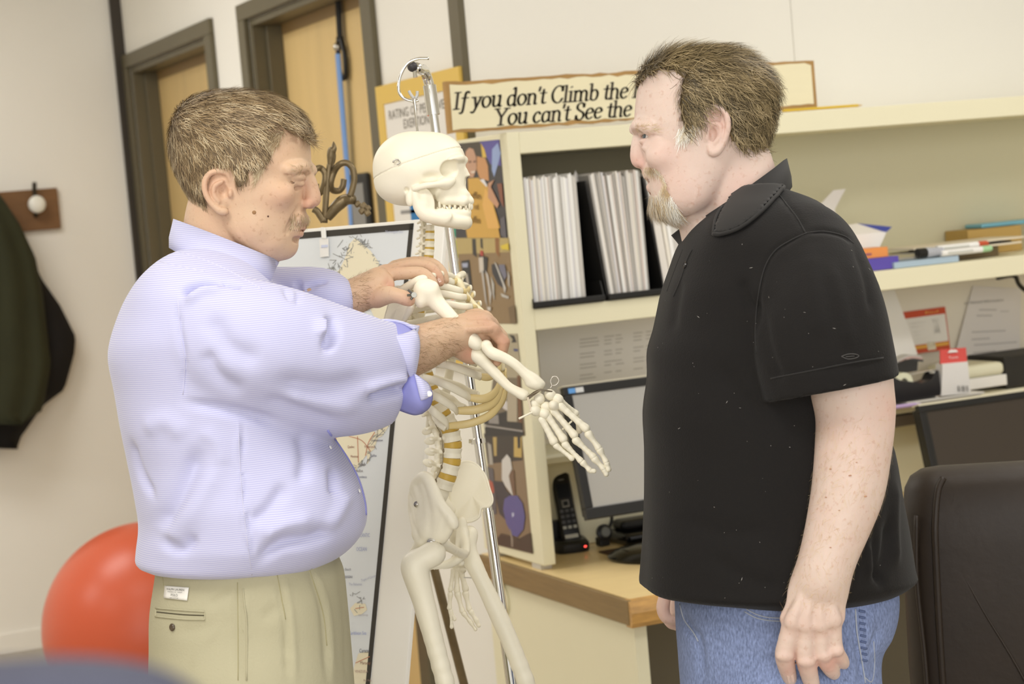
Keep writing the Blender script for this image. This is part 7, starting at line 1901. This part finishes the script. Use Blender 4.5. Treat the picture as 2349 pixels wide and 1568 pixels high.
seam(bvT, [(545, 1335), (546, 1440), (546, 1560)], .0007, 'side_seam', M_kseam, A.o)
seam(bvT, [(558, 1350), (566, 1440), (566, 1560)], .0012, 'pocket_edge', M_khaki, A.o, .0006)
seam(bvT, [(636, 1318), (655, 1420)], .0008, 'pleat', M_kseam, A.o); seam(bvT, [(708, 1302), (740, 1400), (750, 1480)], .0008, 'pleat', M_kseam, A.o)
seam(bvT, [(372, 1318), (376, 1342)], .0006, 'back_seam', M_kseam, A.o)
for pts in ([(706, 1290), (710, 1306)],): seam(bvT, pts, .003, 'belt_loop', M_khaki, A.o, .002)
seam(bvT, [(690, 1296), (730, 1288), (766, 1278)], .004, 'belt', kcol((70, 54, 40), .4), A.o, .0005)
# ------------------------------------------------------------------ man in the black polo
RD = 2.93
g0 = P(1760, 900, RD)
B = Person(RD, 'bearded man in a black polo shirt and blue jeans facing the skeleton', (g0[0], g0[1], 0))
K, U = B.K, B.U
M_skinB = skin_mat('skin_fair_ruddy', (222, 200, 187), (216, 166, 152), (194, 146, 120), .34)
# (y, x_back, x_front, x_mid, half width): faces left, so the front is the smaller x
rowsB = [(120, 1660, 1570, 1615, 26), (127, 1690, 1535, 1615, 62), (145, 1722, 1502, 1615, 96), (172, 1752, 1478, 1615, 115), (205, 1768, 1463, 1615, 123), (245, 1771, 1457, 1615, 126), (285, 1768, 1455, 1612, 124), (305, 1762, 1459, 1610, 121), (332, 1752, 1464, 1606, 117),
         (360, 1735, 1472, 1600, 113), (390, 1712, 1476, 1596, 110), (418, 1690, 1484, 1590, 107), (445, 1664, 1490, 1586, 102), (470, 1640, 1497, 1580, 95), (490, 1620, 1514, 1572, 80), (505, 1604, 1534, 1570, 56), (513, 1590, 1550, 1570, 26)]
fB = [('c', 'add', 16, [(1672, 350, 0, 84), (1690, 420, 0, 88), (1704, 500, 0, 96), (1712, 570, 0, 100)]),
      ('c', 'add', 14, [(1612, 460, 0, 60), (1630, 520, 0, 66), (1650, 580, 0, 72)]), ('e', 'add', 16, (1590, 486, 0), (40, 34, 62)),
      ('c', 'add', 16, [(1462, 296, 12, 11), (1466, 294, 44, 12), (1484, 302, 82, 11)]), ('c', 'add', 16, [(1462, 296, -12, 11), (1466, 294, -44, 12), (1484, 302, -82, 11)]),
      ('e', 'sub', 12, (1462, 318, -44), (26, 13, 27)), ('e', 'sub', 12, (1462, 318, 44), (26, 13, 27)),
      ('e', 'add', 24, (1510, 365, -76), (32, 26, 26)), ('e', 'add', 24, (1510, 365, 76), (32, 26, 26)),
      ('e', 'add', 26, (1580, 440, -70), (44, 40, 26)), ('e', 'add', 26, (1580, 440, 70), (44, 40, 26)),
      ('c', 'add', 11, [(1467, 312, 0, 10), (1464, 332, 0, 11.5), (1463, 352, 0, 12.5), (1466, 370, 0, 15)]),
      ('e', 'add', 7, (1478, 377, -16), (14, 11, 10)), ('e', 'add', 7, (1478, 377, 16), (14, 11, 10)),
      ('c', 'sub', 3, [(1464, 388, -9, 3.5), (1476, 386, -12, 3.5)]), ('c', 'sub', 3, [(1464, 388, 9, 3.5), (1476, 386, 12, 3.5)]),
      ('c', 'sub', 10, [(1488, 374, -36, 4), (1506, 400, -50, 5), (1512, 428, -54, 4)]), ('c', 'sub', 10, [(1488, 374, 36, 4), (1506, 400, 50, 5), (1512, 428, 54, 4)]),
      ('e', 'add', 12, (1488, 396, 0), (13, 12, 40)),
      ('c', 'add', 6, [(1500, 404, -32, 6), (1488, 405, -10, 7.5), (1488, 405, 10, 7.5), (1500, 404, 32, 6)]),
      ('c', 'add', 6, [(1504, 426, -28, 7), (1495, 429, -8, 9), (1495, 429, 8, 9), (1504, 426, 28, 7)]),
      ('e', 'sub', 4, (1488, 416, 0), (26, 6, 30)), ('c', 'sub', 4, [(1498, 416, -28, 4), (1516, 413, -42, 2)]), ('c', 'sub', 4, [(1498, 416, 28, 4), (1516, 413, 42, 2)]),
      ('c', 'sub', 8, [(1502, 444, -20, 4), (1499, 445, 0, 5), (1502, 444, 20, 4)]),
      ('e', 'add', 16, (1516, 474, 0), (22, 22, 36)),
      ('c', 'add', 4, [(1468, 312, -26, 5), (1469, 307, -44, 6), (1484, 307, -60, 6), (1500, 313, -74, 4)]), ('c', 'add', 4, [(1468, 312, 26, 5), (1469, 307, 44, 6), (1484, 307, 60, 6), (1500, 313, 74, 4)]),
      ('c', 'add', 5, [(1469, 326, -26, 4), (1472, 328, -44, 5), (1486, 326, -60, 5), (1500, 319, -72, 3)]), ('c', 'add', 5, [(1469, 326, 26, 4), (1472, 328, 44, 5), (1486, 326, 60, 5), (1500, 319, 72, 3)]),
      ('e', 'add', 10, (1484, 345, -58), (16, 9, 14)),
      ('c', 'sub', 5, [(1472, 345, -40, 2.5), (1490, 350, -66, 2.5)]), ('c', 'sub', 4, [(1490, 318, -80, 2), (1510, 322, -94, 1.5)]),
      ('c', 'add', 16, [(1690, 380, -66, 14), (1668, 440, -62, 13), (1640, 510, -40, 12)]),
      ('c', 'sub', 6, [(1560, 505, -50, 3), (1590, 500, -76, 4), (1630, 480, -88, 3)])]
def earB(vol, C, U):
    for s in (-1, 1):
        Z = lambda z: s*z
        vol.ell(C(1631, 310, Z(115)), np.array((25, 50, 9))*U, roty(-.28*s), 8*U)
        vol.chain([C(1606, 290, Z(116)), C(1605, 276, Z(118)), C(1612, 262, Z(122)), C(1627, 257, Z(126)), C(1643, 264, Z(130)), C(1654, 284, Z(132)), C(1656, 306, Z(130)), C(1651, 328, Z(126)), C(1643, 346, Z(121)), C(1632, 358, Z(117)), C(1622, 358, Z(115)), C(1617, 346, Z(114))], np.array((4, 5, 5.5, 6, 6, 6, 6, 6, 7, 9, 9, 6))*U, 4*U, n=3)
        vol.ell(C(1623, 322, Z(126)), np.array((10, 18, 15))*U, None, 3*U, 'sub'); vol.ell(C(1629, 284, Z(129)), np.array((15, 15, 14))*U, None, 3*U, 'sub')
        vol.chain([C(1614, 300, Z(120)), C(1630, 296, Z(124)), C(1641, 306, Z(125)), C(1638, 328, Z(122)), C(1626, 342, Z(118))], np.array((4, 4.5, 5, 5, 5))*U, 4*U, n=3)
        vol.ell(C(1610, 324, Z(115)), np.array((6, 12, 8))*U, None, 4*U)
hairB = [(1440, 150), (1460, 196), (1474, 184), (1500, 168), (1530, 172), (1566, 180), (1557, 200), (1550, 234), (1550, 268), (1557, 302), (1562, 318), (1580, 302), (1597, 290), (1602, 270), (1612, 256), (1630, 250), (1648, 258), (1660, 282), (1662, 310), (1660, 322), (1680, 338), (1704, 346), (1735, 344), (1762, 346), (1830, 330), (1830, 80), (1500, 60)]
tB = [((1460, 368, 0), 26, .55), ((1476, 378, -17), 16, .6), ((1500, 405, -20), 16, .7), ((1497, 429, 0), 18, .75), ((1632, 300, -125), 40, .5), ((1520, 362, -80), 40, .45), ((1470, 325, -40), 20, .3), ((1690, 460, -80), 60, .35), ((1560, 440, -90), 60, .2), ((1500, 240, -60), 60, .1)]
outB, CB_, (hv, hq) = build_head(B, -1, 1610, 320, 0., math.radians(0), rowsB, fB, earB, hairB, 8, tB)
hb_ = [mat('hair_grey_brown_%d' % i, c, .45, spec=.35) for i, c in enumerate(((78, 66, 42), (108, 92, 62), (138, 120, 84), (176, 156, 118)))]
to_world_obj('hair', hv, hq, mat('hair_grey_brown_under', (92, 78, 52), .7, noise=(60, .35)), B.o)
fB_ = outB(CB_(1400, 320, 0)[None])[0]-outB(CB_(1610, 320, 0)[None])[0]; fB_ /= np.linalg.norm(fB_)
topB = outB(CB_(1600, 118, 0)[None])[0]
def dirB(p, n):
    d_ = np.clip((topB[1]-p[:, 1])/.12, 0, 1)[:, None]
    wv = np.sin(p[:, :1]*170+p[:, 1:2]*60+np.sin(p[:, 2:3]*90)*2)
    return -fB_*(1-.45*d_)+DOWN*(.15+.9*d_)+n*0+np.array([0, .32, 0])*wv*d_
strands('hair_strands', hv, hq, 14000, dirB, lambda p: np.where(p[:, 1] > topB[1]-.06, .034, .024), .0012, hb_, B.o, seed=13, wave=.30, curl=.10, segs=5)
sv_, sq_ = B.sv[0], B.sq[0]
bvB = bvh_of(sv_, sq_)
bm_ = [mat('beard_%d' % i, c, .5, spec=.3) for i, c in enumerate(((206, 180, 138), (224, 208, 178), (240, 234, 220), (248, 246, 240)))]
def pmask(poly):
    def f(c):
        p = pix(c); ins = np.zeros(len(p), bool); q_ = np.array(poly, float)
        for a, b in zip(q_, np.roll(q_, -1, 0)):
            ins ^= ((a[1] > p[:, 1]) != (b[1] > p[:, 1])) & (p[:, 0] < (b[0]-a[0])*(p[:, 1]-a[1])/((b[1]-a[1]) or 1e-9)+a[0])
        return ins
    return f
strands('goatee', sv_, sq_, 2200, lambda p, n: DOWN*1.0-fB_*.15+n*.1, lambda p: np.where(pix(p)[:, 1] > 455, .021, .012), .0008, bm_, B.o, seed=15, mask=pmask([(1490, 448), (1508, 446), (1516, 430), (1526, 416), (1534, 440), (1554, 470), (1564, 498), (1530, 505), (1490, 490)]), wave=.25, lift=.001)
strands('moustache', sv_, sq_, 600, lambda p, n: DOWN*.8-fB_*.5, .011, .0008, bm_[:3], B.o, seed=16, mask=pmask([(1474, 386), (1490, 382), (1506, 386), (1524, 406), (1528, 420), (1518, 414), (1502, 398), (1478, 396)]), wave=.25, lift=.0008)
strands('sideburn', sv_, sq_, 420, lambda p, n: DOWN*.8-fB_*.1+fB_*.35, .020, .0009, bm_[1:], B.o, seed=17, mask=pmask([(1555, 296), (1600, 268), (1604, 285), (1588, 302), (1562, 318)]), wave=.2, lift=.001)
strands('eyebrow', sv_, sq_, 160, lambda p, n: -fB_+np.array([0, .2, 0]), .009, .0006, [bm_[0], bm_[1]], B.o, seed=18, mask=pmask([(1456, 288), (1500, 284), (1520, 302), (1500, 302), (1458, 300)]), wave=.3)
for z in (-42, 42): eye(B, outB, CB_, 1488, 316, z*1.05, 17, None, (.9, .02, -.42 if z < 0 else .42), -1, ('grey', (92, 100, 104)))
# upper teeth
MB().tube([cam2world(outB(CB_(*p)[None])[0]) for p in ((1512, 411, -26), (1498, 412, -14), (1494, 412, 0), (1498, 412, 14), (1512, 411, 26))], .0042, 8).build('teeth', mat('tooth_white', (240, 234, 220), .2), B.o, smooth=True)
# --- near arm and hand
vol = B.vol((1740, 780, -.32), (2080, 1640, .06), .0022)
B.chain(vol, [(1945, 800, -.20, 86), (1952, 880, -.20, 84), (1962, 950, -.20, 79), (1957, 1030, -.205, 76), (1946, 1120, -.21, 72), (1924, 1200, -.215, 63), (1900, 1275, -.22, 55), (1884, 1330, -.222, 53)], 14, 4)
vol.ell(K(2020, 930, -.195), np.array((24, 40, 30))*U, None, 16*U)
vol.ell(K(1872, 1376, -.220), np.array((62, 64, 26))*U, None, 34*U)
vol.ell(K(1862, 1418, -.222), np.array((68, 36, 23))*U, None, 22*U)
for k_, (pts, r) in enumerate((([(1818, 1424), (1803, 1480), (1800, 1505), (1806, 1534), (1813, 1558)], 19), ([(1848, 1430), (1846, 1490), (1850, 1518), (1858, 1552), (1868, 1588)], 19.5), ([(1882, 1430), (1884, 1484), (1890, 1505), (1904, 1530), (1913, 1544)], 18.5), ([(1912, 1420), (1914, 1470), (1918, 1494), (1930, 1512), (1936, 1522)], 16))):
    B.chain(vol, [(x, y, -.226+(.0, .004, .010, .026, .042)[i], r*(1.05, 1.0, 1.04, .92, .74)[i]) for i, (x, y) in enumerate(pts)], 3.5, 3)
    vol.ell(K(pts[0][0], pts[0][1]+2, -.236), np.array((17, 16, 12))*U, None, 9*U)
    vol.ell(K(pts[2][0], pts[2][1]-2, -.226), np.array((r*1.02, 13, 14))*U, None, 5*U)
    B.chain(vol, [(1876+(pts[0][0]-1876)*.5, 1362, -.233, 7), (pts[0][0]*.8+1876*.2, 1392, -.236, 8), (pts[0][0], 1418, -.236, 10)], 12)
    # grooves between the knuckles
for x in (1832, 1865, 1898): B.chain(vol, [(x, 1432, -.250, 4), (x-1, 1452, -.246, 5)], 8, 0, 'sub')
B.chain(vol, [(1835, 1360, -.20, 28), (1815, 1420, -.17, 23), (1812, 1480, -.15, 18), (1822, 1530, -.145, 14)], 8)
for y, x0_, x1_ in ((905, 1995, 2036), (925, 2002, 2042), (942, 2006, 2040), (960, 2004, 2034)): B.chain(vol, [(x0_, y+8, -.232, 2), ((x0_+x1_)/2, y-1, -.224, 3.5), (x1_, y+2, -.205, 3)], 6, 3, 'sub')
v, q = vol.mesh()
tn = tints(v, [(K(x, y, -.22), r*U, w) for x, y, r, w in ((1815, 1430, 30, .35), (1850, 1434, 30, .35), (1885, 1434, 30, .35), (1912, 1424, 26, .35), (1803, 1505, 24, .5), (1850, 1518, 24, .5), (1890, 1506, 24, .5), (1918, 1496, 24, .5), (1810, 1550, 24, .6), (1908, 1538, 24, .6), (2025, 940, 44, .5), (1960, 1000, 70, .2))])
B.skin(v, q, tn); handB = (v, q)
bvh_h = bvh_of(v, q)
decal(bvh_h, [(1805, 1549), (1819, 1546), (1822, 1562), (1809, 1566)], M_nail, 'nail', B.o, .0003, .0005)
hb2 = [mat('pale_arm_hair_%d' % i, c, .5) for i, c in enumerate(((206, 176, 130), (226, 204, 166)))]
strands('arm_hair', *handB, 1300, lambda p, n: DOWN*.9-CU*0+np.array([-.5, 0, 0]), .012, .0003, hb2, B.o, seed=21, mask=gm((1780, 960), (2050, 1400)), wave=.5)
for (x, y), r in (((1905, 1075), 3), ((1950, 1090), 3.5), ((1985, 1138), 4), ((1895, 1140), 2.5), ((1925, 1170), 2.2), ((1965, 1060), 2.2), ((1905, 1255), 2.5)):
    h_, n_ = hit(bvh_h, x, y)
    if h_ is not None: MB().ball(h_, r*U, 5, (1, 1, .4)).build('freckle', kcol((190, 142, 112)), B.o, smooth=True)
# --- far hand behind the hem
vol = B.vol((1480, 1290, .10), (1620, 1470, .36), .002)
B.chain(vol, [(1560, 1290, .22, 40), (1552, 1350, .22, 40)], 10)
vol.ell(K(1545, 1375, .22), np.array((34, 36, 26))*U, None, 12*U)
for k_, (pts, r, d) in enumerate((([(1528, 1368), (1522, 1394), (1530, 1414), (1548, 1420)], 17, .20), ([(1536, 1384), (1532, 1410), (1542, 1428), (1558, 1430)], 16, .235), ([(1544, 1390), (1542, 1416), (1552, 1432), (1566, 1434)], 15, .265))):
    B.chain(vol, [(x, y, d, r*(1.05, 1., .95, .8)[i]) for i, (x, y) in enumerate(pts)], 3, 3)
B.chain(vol, [(1560, 1350, .19, 16), (1552, 1380, .175, 14), (1548, 1402, .175, 12)], 4)
v, q = vol.mesh(); B.skin(v, q, np.full(len(v), .35))
# --- inner body
vol = B.vol((1450, 480, -.25), (2150, 3300, .30), .014)
hip0 = K(1790, 1390, 0)
B.chain(vol, [(1712, 560, 0, 80), (1745, 680, 0, 130), (1750, 900, 0, 180), (1770, 1150, 0, 180), (1790, 1330, 0, 150)], 30)
B.chain(vol, [(1750, 620, -.08, 60), (1880, 640, -.16, 66), (1900, 760, -.19, 70), (1948, 860, -.20, 72)], 30)
B.chain(vol, [(1740, 620, .10, 60), (1820, 660, .18, 66), (1760, 860, .23, 60), (1640, 1120, .23, 52), (1570, 1300, .22, 44)], 30)
legsB = {}
for s in (-1, 1):
    hp = hip0+np.array([0, 0, s*.095]); zt = cam2world(hp)[2]; ank = dn(hp, zt-.09); knee = dn(hp, (zt-.09)*.47)+np.array([-.02, 0, 0])
    legsB[s] = (hp, knee, ank); vol.chain([hp, knee, ank], [.062, .05, .04], .02)
v, q = vol.mesh(); B.skin(v, q)
B.finish(M_skinB)

# --- polo shirt
M_polo = mat('black_pique_cotton', (27, 25, 24), .85, spec=.2, sheen=.06, bump=(420, .3))
rowsP = [(440, 1690, 1800, 0, .09), (465, 1655, 1868, 0, .12), (495, 1618, 1905, 0, .155), (530, 1580, 1938, 0, .18), (570, 1556, 1964, 0, .195), (613, 1540, 1978, 0, .20), (668, 1520, 1985, 0, .205), (704, 1511, 1988, 0, .205), (755, 1499, 1990, 0, .205), (806, 1484, 1990, 0, .205), (866, 1485, 1992, 0, .205), (943, 1476, 2005, 0, .205),
         (1028, 1480, 2040, 0, .205), (1134, 1478, 2063, 0, .205), (1198, 1475, 2076, 0, .205), (1241, 1474, 2083, 0, .208), (1300, 1471, 2092, 0, .21), (1322, 1470, 2096, 0, .21), (1342, 1470, 2068, 0, .21), (1352, 1490, 2045, 0, .20), (1362, 1560, 2005, 0, .185), (1371, 1660, 1945, 0, .16), (1376, 1730, 1890, 0, .13)]
vol = B.vol((1440, 400, -.37), (2130, 1420, .34), .005)
vol.op(vol.lo, vol.lo+vol.h*(vol.n-1), rows_fn(B.rows(rowsP), 2.35), 0)
v2 = Vol(vol.lo+3*vol.h, vol.lo+3*vol.h, vol.h); v2.lo = vol.lo; v2.n = vol.n; v2.ax = vol.ax; v2.F = np.full(vol.n, .05, np.float32)
B.chain(v2, [(1862, 575, -.13, 88), (1878, 650, -.165, 112), (1880, 730, -.185, 134), (1884, 800, -.195, 141), (1900, 860, -.20, 138), (1915, 930, -.20, 136)], 20, 3)
B.chain(v2, [(1850, 600, .14, 90), (1850, 700, .19, 110), (1800, 850, .22, 110)], 20, 3)
X, Y, Z = np.meshgrid(*v2.ax, indexing='ij', sparse=True)
a = K(1780, 917, -.2); b = K(2029, 868, -.2); dd = (b-a)[:2]; nn2 = np.array([dd[1], -dd[0]])/np.linalg.norm(dd)
if nn2[1] > 0: nn2 = -nn2
v2.F = np.maximum(v2.F, ((X-a[0])*nn2[0]+(Y-a[1])*nn2[1])+0*Z).astype(np.float32)
k = .03; hh = np.clip(.5+.5*(vol.F-v2.F)/k, 0, 1)
yblend = np.clip((Y-K(1800, 760)[1])/.05, .12, 1)          # the sleeve hangs free of the trunk lower down
kk = (k*yblend).astype(np.float32)+0*vol.F; hh = np.clip(.5+.5*(vol.F-v2.F)/kk, 0, 1)
vol.F = (vol.F*(1-hh)+v2.F*hh-kk*hh*(1-hh)).astype(np.float32)
v, q = vol.mesh()
foldsP = [([(1851, 534), (1812, 552), (1776, 577), (1752, 620), (1738, 690), (1734, 760)], -4, 6), ([(1851, 534), (1890, 530), (1935, 540), (1955, 556)], -4, 6), ([(1786, 444), (1812, 478), (1830, 500), (1846, 534)], -3, 5),
          ([(1700, 640), (1712, 680), (1735, 715)], -6, 12), ([(1640, 830), (1700, 900), (1780, 960), (1860, 1010)], -5, 22), ([(1700, 870), (1760, 940), (1830, 1000)], 4, 16), ([(1560, 1180), (1650, 1220), (1760, 1215)], -3, 20), ([(1620, 1270), (1720, 1330), (1800, 1345)], -4, 18),
          ([(2040, 1180), (2030, 1280), (2010, 1340)], -8, 12), ([(2005, 1220), (2010, 1300), (2030, 1352)], -6, 9), ([(2050, 1100), (2052, 1200), (2058, 1300)], 6, 10), ([(1990, 1250), (1996, 1320)], 5, 9), ([(1960, 560), (1985, 640), (1998, 720)], -4, 9), ([(1900, 600), (1930, 700), (1950, 800)], 4, 16), ([(1760, 860), (1850, 850), (1960, 838), (2026, 826)], -2, 6), ([(1745, 700), (1760, 800), (1790, 880)], -5, 14), ([(1850, 560), (1870, 680), (1880, 780)], 4, 24), ([(1560, 640), (1548, 700), (1540, 760)], -3, 10)]
v = fold(v, q, foldsP, U); nn = vnormals(v, q); nn = nn if (nn*(v-v.mean(0))).sum() > 0 else -nn
v = v+nn*wrinkle(v, .0016, 26, 9)[:, None]
to_world_obj('polo_shirt', v, q, M_polo, B.o)
bvP = bvh_of(v, q)
M_polo2 = mat('black_rib_collar', (36, 34, 33), .8, sheen=.05)
# collar: standing band with folded-over leaf
ringloft(B, [(1712, 470, 92, -62, .078, 0, 8), (1700, 440, 99, -72, .070, 0, 4), (1702, 436, 103, -72, .073, 0, 4), (1722, 462, 92, -58, .088, 0, 26), (1732, 482, 84, -54, .094, 0, 38)], 'collar', M_polo2, B.o, arc=(-2.62, 2.62))
patch(B, [[(1660, 470, -.075), (1640, 505, -.062), (1618, 535, -.045), (1592, 560, -.02)], [(1690, 488, -.10), (1668, 518, -.088), (1640, 542, -.066), (1606, 566, -.03)], [(1712, 508, -.112), (1690, 530, -.10), (1664, 540, -.084), (1641, 541, -.066)]], 'collar', M_polo2, B.o, .003)
patch(B, [[(1590, 515, .0), (1586, 535, -.005), (1583, 552, -.008), (1580, 568, -.012)], [(1566, 522, .02), (1566, 540, .012), (1568, 555, .004), (1572, 575, -.006)], [(1541, 540, .035), (1550, 550, .028), (1558, 560, .02), (1566, 578, .004)]], 'collar', M_polo2, B.o, .003)
leaf = [(1640, 540), (1650, 505), (1668, 470), (1700, 425), (1750, 380), (1800, 350), (1815, 412), (1788, 448), (1748, 492), (1702, 527), (1664, 541)]
surface_patch(v, q, leaf, .006, M_polo2, 'collar', B.o, .003)
seam(bvP, [(1812, 416), (1788, 447), (1748, 491), (1702, 526), (1664, 540), (1641, 541)], .0028, 'collar_edge', M_polo2, B.o, .005)
seam(bvP, [(1641, 541), (1646, 508), (1660, 480)], .0022, 'collar_edge', M_polo2, B.o, .005)
seam(bvP, [(1588, 572), (1575, 600), (1562, 640), (1550, 668), (1545, 680)], .0012, 'placket_edge', M_polo2, B.o, .0004)
seam(bvP, [(1566, 572), (1553, 605), (1540, 640), (1530, 668)], .0009, 'placket_edge', M_polo2, B.o)
h_, n_ = hit(bvP, 1573, 608)
MB().lathe(h_, n_, [(8*U, 0), (8*U, .0015), (6*U, .0028), (4.5*U, .002), (0, .002)], 16).build('button', mat('dark_button', (40, 38, 36), .2), B.o, smooth='auto')
for pts in ([(1851, 534), (1812, 552), (1776, 577), (1752, 620), (1738, 690), (1733, 760), (1736, 810)], [(1851, 534), (1890, 531), (1935, 541), (1958, 558)], [(1786, 446), (1812, 478), (1830, 502), (1848, 534)], [(1768, 868), (1850, 852), (1950, 832), (2026, 820)]):
    seam(bvP, pts, .0011, 'sleeve_seam', M_polo2, B.o, .0002)
emb = MB()
p = [(1930, 817), (1945, 812), (1962, 812), (1970, 816), (1962, 821), (1945, 823), (1930, 817)]
seam(bvP, p, .0007, 'sleeve_embroidery', kcol((70, 68, 66)), B.o); seam(bvP, [(1940, 818), (1960, 816)], .0006, 'sleeve_embroidery', kcol((70, 68, 66)), B.o)
rl = np.random.default_rng(5)
lint = MB()
for _ in range(70):
    x, y = rl.uniform(1490, 2020), rl.uniform(560, 1380); h_, n_ = hit(bvP, x, y)
    if h_ is None: continue
    e_ = rl.normal(0, 1, 3); e_ -= n_*(e_@n_); e_ /= np.linalg.norm(e_); f2_ = np.cross(n_, e_); s_ = rl.uniform(.0004, .0012); l_ = s_*rl.choice([1, 1, 1, 3])
    lint.flat([h_+n_*.0012+e_*l_, h_+n_*.0012+f2_*s_*.5, h_+n_*.0012-e_*l_, h_+n_*.0012-f2_*s_*.5])
lint.build('lint', kcol((150, 146, 140)), B.o, kind='stuff')
# --- jeans
M_jean = mat('washed_denim', (128, 142, 180), .85, spec=.15, noise=(8, .22), bump=(350, .4))
nt = M_jean.node_tree; b_n = nt.nodes['Principled BSDF']
tc = nt.nodes.new('ShaderNodeTexCoord'); n_f = nt.nodes.new('ShaderNodeTexNoise'); n_f.inputs['Scale'].default_value = 420; n_f.inputs['Detail'].default_value = 2
mp_ = nt.nodes.new('ShaderNodeMapping'); mp_.inputs['Scale'].default_value = (1, 1, .35); nt.links.new(tc.outputs['Object'], mp_.inputs[0]); nt.links.new(mp_.outputs[0], n_f.inputs['Vector'])
src = b_n.inputs['Base Color'].links[0].from_socket
mx = nt.nodes.new('ShaderNodeMix'); mx.data_type = 'RGBA'; mx.blend_type = 'OVERLAY'; mx.inputs[0].default_value = .7
nt.links.new(src, mx.inputs[6]); nt.links.new(n_f.outputs[0], mx.inputs[7]); nt.links.new(mx.outputs[2], b_n.inputs['Base Color'])
rowsJ = [(1335, 1560, 2050, 0, .175), (1369, 1550, 2054, 0, .178), (1411, 1551, 2050, 0, .18), (1454, 1553, 2036, 0, .18), (1488, 1556, 2016, 0, .178), (1568, 1562, 2007, .0, .175), (1680, 1572, 2010, .005, .175), (1800, 1590, 2015, .01, .165)]
vol = B.vol((1520, 1310, -.22), (2100, 2100, .25), .006)
vol.op(vol.lo, vol.lo+vol.h*(vol.n-1), rows_fn(B.rows(rowsJ), 2.4), 0)
for s in (-1, 1):
    hp, kn, an = legsB[s]; vol.chain([dn(hp, .14), dn(hp, .36), dn(hp, .58)], [.115, .105, .10], .03)
v, q = vol.mesh()
foldsJ = [([(1560, 1400), (1580, 1440), (1602, 1470), (1612, 1568)], -6, 10), ([(1960, 1410), (1965, 1480), (1980, 1568)], -4, 8), ([(2000, 1400), (1990, 1460), (1985, 1520)], 4, 10), ([(2020, 1440), (2000, 1480), (1975, 1500)], -5, 9), ([(1640, 1480), (1680, 1500), (1740, 1500)], -2, 14), ([(1940, 1440), (1955, 1500), (1960, 1568)], 3, 9)]
v = fold(v, q, foldsJ, U); to_world_obj('jeans', v, q, M_jean, B.o)
bvJ = bvh_of(v, q)
M_jthread = mat('pale_denim_seam', (170, 176, 188), .8)
for pts in ([(1712, 1396), (1735, 1408), (1760, 1415), (1790, 1417)], [(1708, 1402), (1732, 1415), (1760, 1422), (1790, 1424)]): seam(bvJ, pts, .0009, 'pocket_seam', M_jthread, B.o, .0002)
for pts in ([(1962, 1396), (1966, 1450), (1976, 1510), (1985, 1566)], [(1560, 1385), (1570, 1420), (1590, 1448), (1602, 1470)]): seam(bvJ, pts, .0012, 'side_seam', M_jthread, B.o, .0002)
for i in range(9): seam(bvJ, [(1970+i*.8, 1400+i*14), (1984+i*.6, 1403+i*14)], .0018, 'seam_pucker', mat('dark_denim', (92, 106, 144), .9), B.o)
seam(bvJ, [(2004, 1470), (2006, 1520), (2000, 1562), (1982, 1552)], .0010, 'back_pocket_seam', M_jthread, B.o)
for s in (-1, 1):
    hp, kn, an = legsB[s]
    lv = Vol(np.minimum(dn(hp, .5), an)-.15, np.maximum(dn(hp, .5), an)+.15, .008)
    lv.chain([dn(hp, .50), kn+DOWN*.05, an], [.10, .09, .085], .02); to_world_obj('jeans_leg', *lv.mesh(), M_jean, B.o)
    f0 = cam2world(an); f0[2] = 0.; fd = -np.array([CR[0], CR[1], 0]); fd /= np.linalg.norm(fd)
    sl = Vol(world2cam(f0)-.4, world2cam(f0)+.4, .01); a0 = f0+Z_*.045-fd*.06; a1 = f0+Z_*.04+fd*.16
    sl.chain([world2cam(a0), world2cam(a0+fd*.12), world2cam(a1)], [.044, .043, .034], .02); sl.chain([world2cam(f0+Z_*.10), world2cam(f0+Z_*.05)], [.045, .045], .02)
    to_world_obj('shoe', *sl.mesh(), mat('grey_trainer', (120, 118, 116), .7), B.o)
